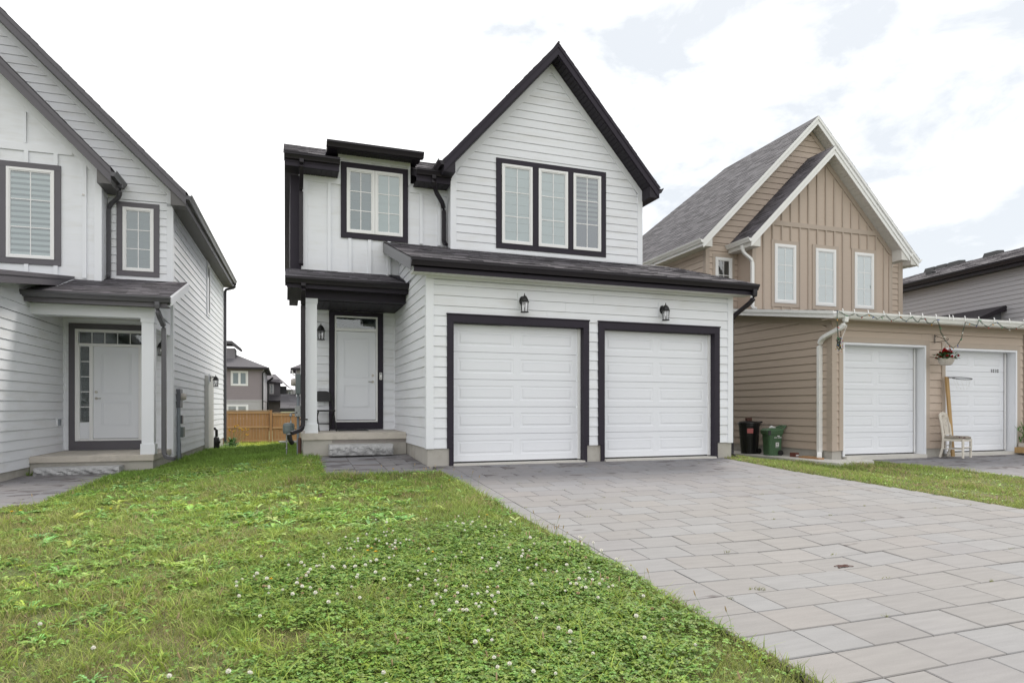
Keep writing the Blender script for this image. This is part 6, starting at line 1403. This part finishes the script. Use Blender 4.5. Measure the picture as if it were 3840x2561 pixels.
for i in range(18): st.tube([TR(rnd.uniform(16.95, 17.25), 11.1, .1), TR(rnd.uniform(16.65, 17.4), rnd.uniform(10.9, 11.2), rnd.uniform(.45, .68))], .004, 4)
build('foliage', mb, 'leafmid', t); build('stem', st, 'stem', t)
for i in range(16):
    c_ = TR(rnd.uniform(16.65, 17.4), rnd.uniform(10.9, 11.1), rnd.uniform(.30, .70)); mb = MB(); flowerhead(mb, c_, .04, n=12, flat=.3); build('flower', mb, rnd.choice(['petalred', 'petalpink', 'petalorange']), t)

# garden beds at the far ends of the two white houses
def ringbed(name, cx_, cy_, rx, ry, z0, z1, m_, label):
    mb = MB(); n = 28
    prof = [(1.0, z0), (1.0, z1 - .05), (1.05, z1 - .03), (1.05, z1), (.90, z1), (.90, z1 - .06)]
    if m_ == 'galv': prof = [(1.0 + (.02 if i % 2 else 0), z0 + (z1 - z0) * i / 12) for i in range(12)] + [(1.07, z1 - .02), (1.07, z1), (.95, z1), (.95, z1 - .05)]
    vs = [(cx_ + rx * r_ * math.cos(2 * math.pi * j / n), cy_ + ry * r_ * math.sin(2 * math.pi * j / n), z) for r_, z in prof for j in range(n)]
    fs = [(i * n + j, i * n + (j + 1) % n, (i + 1) * n + (j + 1) % n, (i + 1) * n + j) for i in range(len(prof) - 1) for j in range(n)] + [tuple(range((len(prof) - 1) * n, len(prof) * n))]
    mb.add(vs, fs); o = build(name, mb, [m_], None, origin=(cx_, cy_, z0)); tag(o, label, 'garden bed')
    return o
ringbed('garden_bed', .40, 26.2, .62, .5, -.75, -.31, 'galv', 'oval galvanised metal raised bed in the grass behind the white porch corner')
ringbed('garden_edging', -1.88, 26.7, .50, .42, -.66, -.52, 'whitemetal', 'low pale ring edging round the plant at the back corner of the grey trimmed house')
t = thing('flowering_plant', 'leafy plant with tall yellow flower stalks inside the pale ring', 'plant', (-2.0, 26.6, -.55))
mb = MB(); st = MB()
for i in range(170):
    a, r_ = rnd.uniform(0, 6.28), rnd.uniform(0, .32); z = -.56 + rnd.uniform(0, .42) * (1 - r_ * 1.5); leaf(mb, (-1.95 + r_ * math.cos(a), 26.6 + r_ * math.sin(a), z), (math.cos(a), math.sin(a), rnd.uniform(0, 1)), (0, 0, 1), rnd.uniform(.09, .17), .07, .3)
for i in range(9):
    x, y, z = -1.95 + rnd.uniform(-.2, .6), 26.6 + rnd.uniform(-.2, .2), rnd.uniform(-.2, .62); st.tube([(-1.95, 26.6, -.5), ((x - 1.95) / 2, 26.6, (z - .5) / 2), (x, y, z)], .005, 4)
    for j in range(4): leaf(mb, (x + rnd.uniform(-.05, .05), y, z - rnd.uniform(.05, .4)), (rnd.uniform(-1, 1), 0, .5), (0, 0, 1), .08, .03)
    f = MB()
    for j in range(3): flowerhead(f, (x + rnd.uniform(-.06, .06), y, z + rnd.uniform(-.04, .04)), .05, n=7)
    build('yellow_flower', f, 'petalyellow', t)
build('foliage', mb, 'leafmid', t); build('stem', st, 'stem', t)

# ============================================================ LAWN
rs = np.random.RandomState(11)
def vnoise(x, y, s, seed=0):
    x = x * s + seed * 17.3; y = y * s + seed * 9.1; xi = np.floor(x).astype(int); yi = np.floor(y).astype(int); fx, fy = x - xi, y - yi
    fx = fx * fx * (3 - 2 * fx); fy = fy * fy * (3 - 2 * fy)
    h = lambda a, b: np.modf(np.abs(np.sin(a * 127.1 + b * 311.7 + seed) * 43758.5453))[0]
    return (h(xi, yi) * (1 - fx) + h(xi + 1, yi) * fx) * (1 - fy) + (h(xi, yi + 1) * (1 - fx) + h(xi + 1, yi + 1) * fx) * fy
def fbm(x, y, s, seed=0): return (vnoise(x, y, s, seed) * .5 + vnoise(x, y, s * 2.1, seed + 1) * .3 + vnoise(x, y, s * 4.3, seed + 2) * .2)
def blocked(x, y):
    b = in_paved(x, y)
    b |= (x > .30) & (y > 13.0) & (x < 8.74); b |= (x > 2.33) & (x < 8.74) & (y > 11)
    a = R(1.41); ux = x * math.cos(a) - y * math.sin(a); uy = x * math.sin(a) + y * math.cos(a)
    b |= (ux < -2.84) & (uy > 14.45); b |= (ux < -4.97) & (uy > 10.9); b |= (ux > 10.47) & (uy > 10.5) & (ux < 11.75 ); b |= (ux > 11.1) & (uy > 11.2)
    b |= ((x + 1.88) / .46) ** 2 + ((y - 26.7) / .4) ** 2 < 1; b |= ((x - .4) / .62) ** 2 + ((y - 26.2) / .5) ** 2 < 1
    return b
def in_view(x, y, m=.12):
    th = R(19.48); d = x * math.sin(th) + y * math.cos(th); l = x * math.cos(th) - y * math.sin(th)
    return (d > 1.6) & (np.abs(l) < (.80 + m) * d + .4)
def scatter(x0, x1, y0, y1, dens):
    n = int((x1 - x0) * (y1 - y0) * dens); x = rs.uniform(x0, x1, n); y = rs.uniform(y0, y1, n)
    k = in_view(x, y) & ~blocked(x, y); return x[k], y[k]
# clover patch mask (0..1), in world coordinates
def clover(x, y):
    e = ((x - 1.30) / 1.35) ** 2 + ((y - 4.7) / 1.65) ** 2
    e2 = ((x - .85) / 1.25) ** 2 + ((y - 3.2) / .75) ** 2
    e3 = ((x - 2.2) / .6) ** 2 + ((y - 4.9) / .9) ** 2
    m = np.minimum(np.minimum(e, e2), e3) + (fbm(x, y, 1.6, 5) - .5) * 1.5
    return np.clip((1.5 - m) / 1.1, 0, 1) * (.5 + .5 * (fbm(x, y, 2.4, 9) > .44))
def leafcol(n, hue, jitter=.18): return hue
def make_blades(name, x, y, h, w, col, lean, zoff=0., label=None, segs=2):
    """vectorised tapering blades; col (n,3)"""
    n = len(x); z = zg(x, y) + zoff; a = rs.uniform(0, 2 * np.pi, n); la = rs.uniform(0, 2 * np.pi, n)
    wx, wy = np.cos(a) * w / 2, np.sin(a) * w / 2; lx, ly = np.cos(la) * lean * h, np.sin(la) * lean * h
    V = []; C = []
    lv = [(0, 1.0), (.55, .85), (1.0, .12)] if segs == 2 else [(0, 1.0), (.35, .95), (.7, .65), (1.0, .08)]
    for t, s in lv:
        cx_, cy_ = x + lx * t ** 1.8, y + ly * t ** 1.8; cz_ = z - .01 + (h + .01) * (t - .22 * lean * t * t)
        V += [np.stack([cx_ - wx * s, cy_ - wy * s, cz_], -1), np.stack([cx_ + wx * s, cy_ + wy * s, cz_], -1)]
    k = len(lv); V = np.stack(V, 1).reshape(-1, 3)
    base = (np.arange(n) * 2 * k)[:, None]
    F = np.concatenate([np.concatenate([base + 2 * i, base + 2 * i + 1, base + 2 * i + 3, base + 2 * i + 2], 1)[:, None, :] for i in range(k - 1)], 1).reshape(-1, 4)
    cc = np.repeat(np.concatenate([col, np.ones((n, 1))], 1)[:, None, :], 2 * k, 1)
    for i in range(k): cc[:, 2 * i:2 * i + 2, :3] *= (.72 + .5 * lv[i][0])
    return V, F, cc.reshape(-1, 4)
def raw_mesh(name, parts, m, nv=4):
    V = np.concatenate([p[0] for p in parts]); offs = np.cumsum([0] + [len(p[0]) for p in parts[:-1]]); F = np.concatenate([p[1] + o for p, o in zip(parts, offs)]); Cc = np.concatenate([p[2] for p in parts])
    me = bpy.data.meshes.new(name); me.vertices.add(len(V)); me.vertices.foreach_set('co', V.astype(np.float32).ravel())
    me.loops.add(F.size); me.loops.foreach_set('vertex_index', F.astype(np.int32).ravel())
    me.polygons.add(len(F)); me.polygons.foreach_set('loop_start', np.arange(0, F.size, F.shape[1], dtype=np.int32)); me.polygons.foreach_set('loop_total', np.full(len(F), F.shape[1], np.int32))
    me.update(calc_edges=True); me.validate()
    at = me.color_attributes.new('col', 'FLOAT_COLOR', 'POINT'); at.data.foreach_set('color', Cc.astype(np.float32).ravel())
    me.materials.append(M[m]); o = bpy.data.objects.new(name, me); link(o); o['kind'] = 'stuff'; return o
G1 = np.array([.25, .365, .078]); G2 = np.array([.12, .24, .04]); DRY = np.array([.45, .37, .20]); OL = np.array([.34, .36, .12]); SHADED = np.array([.17, .32, .05]); YEL = np.array([.50, .55, .10])
def grass_colour(x, y, n):
    p = fbm(x, y, .9, 1); q = fbm(x, y, 2.6, 3); r_ = rs.uniform(0, 1, n)
    c = G1 * (1 - p[:, None]) + OL * p[:, None]
    shade = np.clip((y - 9.0) / 3.5, 0, 1) * (x < 2)      # shade between the houses painted into the grass colour
    c = c * (1 - .7 * shade[:, None]) + SHADED * .7 * shade[:, None]
    sunny = np.clip((y - 26) / 2, 0, 1) * (x < 3); c = c * (1 - .8 * sunny[:, None]) + YEL * .8 * sunny[:, None]  # sunlight on the lawn by the fence painted in as yellower grass
    dry = (q > .55) & (r_ < .45) & (y < 12) | (r_ < .07) & (y < 13); c[dry] = DRY * rs.uniform(.6, 1.15, (dry.sum(), 1))
    return c * rs.uniform(.65, 1.35, (n, 1))
parts = []
for (x0, x1, y0, y1, dens, hh, ww) in ((-3, 3.2, 1.4, 4.6, 5200, .062, .0042), (-6.5, 3.2, 4.6, 7.5, 3400, .062, .0055), (-9.5, 3.2, 7.5, 11, 2000, .06, .0075), (-6, 2.4, 11, 16, 1200, .055, .010), (-3.4, .6, 16, 24, 500, .08, .014), (-4, 3, 24, 33.3, 300, .10, .02), (8.3, 14, 3.5, 16, 1100, .05, .010)):
    x, y = scatter(x0, x1, y0, y1, dens); n = len(x)
    hn = fbm(x, y, 1.3, 8); cl_ = clover(x, y)
    h = hh * (.30 + 2.6 * hn ** 2) * rs.uniform(.5, 1.5, n) * (1 - .3 * cl_); col = grass_colour(x, y, n)
    keep = (cl_ < .7) | (rs.uniform(0, 1, n) < .5); keep &= ~((fbm(x, y, 1.1, 21) > .60) & (rs.uniform(0, 1, n) < .55) & (y < 9)); x, y, h, col = x[keep], y[keep], h[keep], col[keep]; n = len(x)
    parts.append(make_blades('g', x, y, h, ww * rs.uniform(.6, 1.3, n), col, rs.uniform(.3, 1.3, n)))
    # flattened dead thatch underneath
    m_ = rs.uniform(0, 1, n) < (.24 if y0 < 9 else .06); xd, yd = x[m_], y[m_]; k_ = len(xd)
    parts.append(make_blades('d', xd, yd, np.full(k_, .022), ww * rs.uniform(.6, 1.1, k_), DRY * rs.uniform(.45, 1.2, (k_, 1)), rs.uniform(1.5, 3.2, k_)))
# long coarse tufts
tx, ty = scatter(-6, 3.2, 1.5, 12.8, 9); k = (fbm(tx, ty, .8, 14) > .42) | (tx > 1.9); tx, ty = tx[k], ty[k]
rep = rs.randint(6, 16, len(tx)); X = np.repeat(tx, rep) + rs.normal(0, .028, rep.sum()); Y = np.repeat(ty, rep) + rs.normal(0, .028, rep.sum()); n = len(X)
k = ~in_paved(X, Y); X, Y = X[k], Y[k]; n = len(X)
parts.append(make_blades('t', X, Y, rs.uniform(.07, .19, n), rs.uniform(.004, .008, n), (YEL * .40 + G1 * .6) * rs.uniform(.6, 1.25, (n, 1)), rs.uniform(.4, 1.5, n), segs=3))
bx_, by_ = scatter(-3, 2.4, 3.0, 12.2, 46); k = rs.uniform(0, 1, len(bx_)) < np.exp(-((bx_ + .1) / 1.3) ** 2) * (.25 + 1.2 * (fbm(bx_, by_, 1.2, 91) > .5)); bx_, by_ = bx_[k], by_[k]
rep = rs.randint(7, 15, len(bx_)); X = np.repeat(bx_, rep) + rs.normal(0, .022, rep.sum()); Y = np.repeat(by_, rep) + rs.normal(0, .022, rep.sum()); k = ~in_paved(X, Y); X, Y = X[k], Y[k]; n = len(X)
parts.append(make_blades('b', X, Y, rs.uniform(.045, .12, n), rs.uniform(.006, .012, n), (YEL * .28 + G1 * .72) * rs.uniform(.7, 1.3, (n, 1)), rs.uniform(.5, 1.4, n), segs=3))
ex = []
for y_ in np.arange(2.2, 9.9, .012):      # ragged fringe hanging over the edge of the paving
    ex.append((float(drive_left(y_)) - rs.uniform(.0, .10), y_))
for x_ in np.arange(.6, 2.4, .012): ex.append((x_, 10.34 - rs.uniform(0, .08)))
for y_ in np.arange(2.5, 10.9, .02): ex.append((float(drive_right(y_)) + rs.uniform(.0, .08), y_))
ex = np.array(ex); n = len(ex); parts.append(make_blades('e', ex[:, 0], ex[:, 1], rs.uniform(.03, .12, n), rs.uniform(.004, .008, n), (G1 * .7 + OL * .3) * rs.uniform(.6, 1.3, (n, 1)), rs.uniform(.3, 1.2, n)))
raw_mesh('lawn_grass', parts, 'grass')

# tiny weeds and litter in the paver joints
jp = []; jr = random.Random(4)
for k in range(34):
    yj = 11.0 - .335 * jr.randint(2, 25); xj = jr.uniform(2.8, 8.4); jp.append((xj, yj))
jp += [(3.44, 4.02), (3.40, 4.04), (3.47, 4.0), (7.1, 6.32), (8.6, 6.0), (2.74, 6.4), (2.74, 7.3), (3.08, 3.9)]
JX = np.repeat([p[0] for p in jp], 9) + rs.normal(0, .018, 9 * len(jp)); JY = np.repeat([p[1] for p in jp], 9) + rs.normal(0, .006, 9 * len(jp)); n = len(JX)
raw_mesh('joint_weeds', [make_blades('j', JX, JY, rs.uniform(.008, .03, n), rs.uniform(.003, .006, n), (OL * .8) * rs.uniform(.5, 1.2, (n, 1)), rs.uniform(.5, 1.6, n))], 'grass')
x, y = scatter(-1.2, 3.1, 2.0, 6.9, 170); k = (clover(x, y) > .3) & (fbm(x, y, 1.9, 77) > .45); x, y = x[k], y[k]; n = len(x)
raw_mesh('coarse_grass', [make_blades('c', x, y, rs.uniform(.08, .20, n), rs.uniform(.004, .009, n), (YEL * .45 + G1 * .5) * rs.uniform(.6, 1.3, (n, 1)), rs.uniform(.3, 1.3, n), segs=3)], 'grass')
# foxtail seed heads standing above the turf
hx_, hy_ = scatter(-3, 3.0, 1.8, 10, 4.5); k = (hx_ > 1.6) | (fbm(hx_, hy_, .9, 30) > .55); hx_, hy_ = hx_[k], hy_[k]
mb = MB()
for x_, y_ in zip(hx_, hy_):
    z_ = zf(x_, y_); h_ = rnd.uniform(.10, .22); a = rnd.uniform(0, 6.3); l_ = rnd.uniform(.02, .06)
    mb.tube([(x_, y_, z_), (x_ + l_ * .5 * math.cos(a), y_ + l_ * .5 * math.sin(a), z_ + h_ * .7), (x_ + l_ * math.cos(a), y_ + l_ * math.sin(a), z_ + h_)], .0012, 3, 0, cap=False)
    q0 = Vector((x_ + l_ * math.cos(a), y_ + l_ * math.sin(a), z_ + h_)); d_ = Vector((math.cos(a) * .35, math.sin(a) * .35, 1)).normalized()
    mb.tube([q0, q0 + d_ * .012, q0 + d_ * .03, q0 + d_ * .042], [.002, .0048, .0045, .001], 5, 1)
build('seed_heads', mb, ['stem', 'petalbrown'], kind='stuff')

# clover leaves
def clover_leaves(x, y, hs, size, colr):
    n = len(x); z = zg(x, y) + hs; V = []; F = []; Cc = []; a0 = rs.uniform(0, 6.28, n); tilt = rs.uniform(-.35, .35, (n, 2))
    out = []
    for j in range(3):
        a = a0 + j * 2.094 + rs.uniform(-.15, .15, n)
        ca, sa_ = np.cos(a), np.sin(a); pts = []
        for (r_, w_, up_) in ((0, 0, 0), (.55, .48, .12), (1.0, .34, .02), (.96, 0, .0), (1.0, -.34, .02), (.55, -.48, .12)):
            px_ = x + (r_ * ca - w_ * sa_) * size; py_ = y + (r_ * sa_ + w_ * ca) * size
            pz_ = z + up_ * size * 1.0 + (px_ - x) * tilt[:, 0] + (py_ - y) * tilt[:, 1] - .1 * size * r_
            pts.append(np.stack([px_, py_, pz_], -1))
        V = np.stack(pts, 1).reshape(-1, 3); b = (np.arange(n) * 6)[:, None]
        F = np.concatenate([b + [[0, 1, 2, 3]], b + [[0, 3, 4, 5]]], 1).reshape(-1, 4)
        cc = np.repeat(np.concatenate([colr, np.ones((n, 1))], 1)[:, None, :], 6, 1); cc[:, 0, :3] *= 1.35; cc[:, 3, :3] *= .9
        out.append((V, F, cc.reshape(-1, 4)))
    return out
x, y = scatter(-1.6, 3.2, 1.8, 7.2, 7500); k = rs.uniform(0, 1, len(x)) < clover(x, y); x, y = x[k], y[k]; n = len(x)
hh_ = .02 + .075 * fbm(x, y, 3.0, 40) * rs.uniform(.4, 1.3, n); CG = np.array([.145, .255, .048])
colr = CG * rs.uniform(.6, 1.5, (n, 1)) * np.stack([rs.uniform(.85, 1.35, n), np.ones(n), rs.uniform(.8, 1.2, n)], -1)
colr *= (.55 + 9 * hh_[:, None]).clip(.6, 1.25) * 0 + 1
parts = clover_leaves(x, y, hh_, rs.uniform(.010, .021, n), colr)
# scattered clover outside the dense patch
x, y = scatter(-5, 3.1, 1.8, 11.5, 420); k = fbm(x, y, 1.2, 50) > .5; x, y = x[k], y[k]; n = len(x)
parts += clover_leaves(x, y, rs.uniform(.01, .05, n), rs.uniform(.010, .018, n), CG * rs.uniform(.7, 1.6, (n, 1)))
raw_mesh('clover_leaves', parts, 'weed')

# broad leaved weeds: rosettes
def rosettes(cx_, cy_, nl, L0, W0, colr, rise=.55, drop=.5, lobed=None):
    rep = nl; L0 = L0 * np.clip(cy_ / 7.5, .5, 1); W0 = W0 * np.clip(cy_ / 7.5, .45, 1); X = np.repeat(cx_, rep); Y = np.repeat(cy_, rep); n = len(X); col = np.repeat(colr, rep, 0) * rs.uniform(.75, 1.25, (n, 1))
    L_ = np.repeat(L0, rep) * rs.uniform(.6, 1.15, n); W_ = np.repeat(W0, rep) * rs.uniform(.7, 1.2, n); a = rs.uniform(0, 6.28, n); ri = rs.uniform(.25, 1.2, n) * rise
    Z = zg(X, Y); ca, sa_ = np.cos(a), np.sin(a); pts = []; tt = [0, .2, .42, .64, .84, 1.0]; ww = [.18, .62, 1.0, .92, .6, .05]
    if lobed: tt = [0, .15, .25, .36, .46, .58, .68, .8, .9, 1.0]; ww = [.12, .6, .25, .9, .35, 1.0, .4, .8, .35, .05]
    for t, w in zip(tt, ww):
        r_ = L_ * t * (1 - .12 * t); z = Z + .006 + L_ * (ri * t - drop * ri * t * t * 1.2); curl = W_ * w / 2
        pts += [np.stack([X + r_ * ca - curl * sa_, Y + r_ * sa_ + curl * ca, z + curl * .35], -1), np.stack([X + r_ * ca, Y + r_ * sa_, z], -1), np.stack([X + r_ * ca + curl * sa_, Y + r_ * sa_ - curl * ca, z + curl * .35], -1)]
    k = len(tt); V = np.stack(pts, 1).reshape(-1, 3); b = (np.arange(n) * 3 * k)[:, None]; F = []
    for i in range(k - 1):
        for j in (0, 1): F.append(np.concatenate([b + 3 * i + j, b + 3 * i + j + 1, b + 3 * i + 3 + j + 1, b + 3 * i + 3 + j], 1)[:, None, :])
    F = np.concatenate(F, 1).reshape(-1, 4); cc = np.repeat(np.concatenate([col, np.ones((n, 1))], 1)[:, None, :], 3 * k, 1); cc[:, 1::3, :3] *= 1.25
    return (V, F, cc.reshape(-1, 4))
x, y = scatter(-6.5, 3.1, 1.8, 12.9, 62)
band = np.exp(-((x + .15 - (8 - y) * .08) / 1.35) ** 2) * ((y > 4.6) & (y < 12.6)) * (.45 + .9 * fbm(x, y, 1.3, 66)) + .30 * (fbm(x, y, .8, 61) > .45) + .5 * ((fbm(x, y, 1.5, 63) > .58) & (y < 9)); band *= (1 - .45 * clover(x, y)) * (x < 2.6)
k = rs.uniform(0, 1, len(x)) < band * .9; x, y = x[k], y[k]; n = len(x)
WC = np.array([.27, .41, .10])
far = np.clip(y / 9, .5, 1.2)
col = WC * rs.uniform(.7, 1.35, (n, 1)) * np.stack([rs.uniform(.8, 1.35, n), np.ones(n), rs.uniform(.7, 1.5, n)], -1)
kk = rs.uniform(0, 1, n) < .5
parts = [rosettes(x[kk], y[kk], rs.randint(5, 10, kk.sum()), rs.uniform(.07, .16, kk.sum()), rs.uniform(.02, .045, kk.sum()), col[kk], rise=.8), rosettes(x[~kk], y[~kk], rs.randint(6, 11, (~kk).sum()), rs.uniform(.08, .20, (~kk).sum()), rs.uniform(.03, .06, (~kk).sum()), col[~kk] * np.array([.85, .97, .95]), rise=.6, lobed=True)]
x, y = scatter(-6, 3, 2, 12, 26); k = fbm(x, y, 1.1, 70) > .47; x, y = x[k], y[k]; n = len(x)
parts.append(rosettes(x, y, rs.randint(3, 6, n), rs.uniform(.04, .08, n), rs.uniform(.010, .018, n), WC * rs.uniform(.7, 1.5, (n, 1)), rise=1.0))
x, y = scatter(8.4, 13, 4, 11, 12); n = len(x); parts.append(rosettes(x, y, rs.randint(4, 8, n), rs.uniform(.05, .1, n), rs.uniform(.012, .025, n), WC * rs.uniform(.7, 1.3, (n, 1)), rise=.8))
raw_mesh('broadleaf_weeds', parts, 'weed')

# clover flowers, each its own object
def clover_mesh(m_, r_=.009, squash=1.0):
    mb = MB(); mb.tube([(0, 0, -.085), (.004, 0, -.04), (0, 0, 0)], .0011, 3, 0, cap=False)
    rr = random.Random(5)
    for ring_, (el, cnt, ln) in enumerate(((-.5, 8, .9), (.0, 10, 1.0), (.5, 8, 1.0), (1.0, 5, 1.0), (1.5, 1, .9))):
        for i in range(cnt):
            a = 2 * math.pi * (i + .5 * (ring_ % 2)) / cnt + rr.uniform(-.1, .1); d = Vector((math.cos(a) * math.cos(el), math.sin(a) * math.cos(el), math.sin(el) * squash))
            s_ = Vector((-math.sin(a), math.cos(a), 0)); p0 = d * r_ * .25; p1 = d * r_ * ln * 1.05; w_ = r_ * .26; mb.add([p0 - s_ * w_ * .5, p0 + s_ * w_ * .5, p1 + s_ * w_ + Vector((0, 0, .001)), p1 - s_ * w_ + Vector((0, 0, .001)), p1 * 1.12], [(0, 1, 2, 3), (3, 2, 4)], 1)
    me = bpy.data.meshes.new('clover_flower'); me.from_pydata([tuple(v) for v in mb.v], [], mb.f); me.materials.append(M['stem']); me.materials.append(M[m_]); me.polygons.foreach_set('material_index', mb.mi); return me
cm = {'w': clover_mesh('petalwhite'), 'b': clover_mesh('petalbrown', .008, .8)}
fx, fy = scatter(-1.2, 3.0, 2.4, 6.9, 95); c_ = clover(fx, fy); k = (rs.uniform(0, 1, len(fx)) < c_ ** 1.5 * np.clip((fy - 2.4) / 2.4, .06, 1) * (.35 + 1.1 * (fbm(fx, fy, 1.7, 33) > .47))); fx, fy = fx[k], fy[k]
for i, (x_, y_) in enumerate(zip(fx[:290], fy[:290])):
    w_ = rs.uniform() < .72; o = bpy.data.objects.new('white_clover_flower' if w_ else 'faded_clover_flower', cm['w' if w_ else 'b']); link(o)
    s_ = rnd.uniform(.9, 1.5); o.scale = (s_, s_, s_); o.location = (x_, y_, zf(x_, y_) + rnd.uniform(.085, .125)); o.rotation_euler = (rnd.uniform(-.25, .25), rnd.uniform(-.25, .25), rnd.uniform(0, 6))
    tag(o, 'small white clover flower head standing in the green clover patch' if w_ else 'faded brownish clover flower head in the green clover patch', 'clover flower', 'white clover flowers in the lawn' if w_ else 'faded clover flowers in the lawn')
for (x_, y_) in ((-1.4, 4.6), (-1.0, 4.1), (-.55, 3.6), (-.3, 4.75), (-1.25, 3.35), (.0, 2.9)):
    o = bpy.data.objects.new('white_clover_flower', cm['w']); link(o); o.scale = (1.3,) * 3; o.location = (x_, y_, zf(x_, y_) + .08); tag(o, 'lone white clover flower out in the rough grass beyond the clover patch', 'clover flower', 'lone clover flowers')
# yellow weed flowers
mb = MB(); mb.tube([(0, 0, -.09), (0, 0, 0)], .0015, 4, 0, cap=False); flowerhead(mb, (0, 0, 0), .016, 1, 14, .3)
me = bpy.data.meshes.new('yellow_flower'); me.from_pydata([tuple(v) for v in mb.v], [], mb.f); me.materials.append(M['stem']); me.materials.append(M['petalyellow']); me.polygons.foreach_set('material_index', mb.mi)
for (x_, y_, s_) in ((.66, 5.55, 1.1), (.72, 5.5, 1.2), (.70, 5.62, .9), (1.18, 5.35, 1.1), (2.05, 6.6, 1.0), (-3.0, 8.95, 1.4), (-2.93, 9.0, 1.3), (1.6, 10.15, 1.4), (-1.9, 8.5, 1.2), (2.2, 8.9, 1.1), (-.1, 5.0, 1.0)):
    o = bpy.data.objects.new('yellow_flower', me); link(o); o.scale = (s_,) * 3; o.location = (x_, y_, zf(x_, y_) + .10); o.rotation_euler = (0, 0, x_ * 5)
    tag(o, 'tiny yellow weed flower scattered in the front lawn', 'wildflower', 'yellow weed flowers in the lawn')
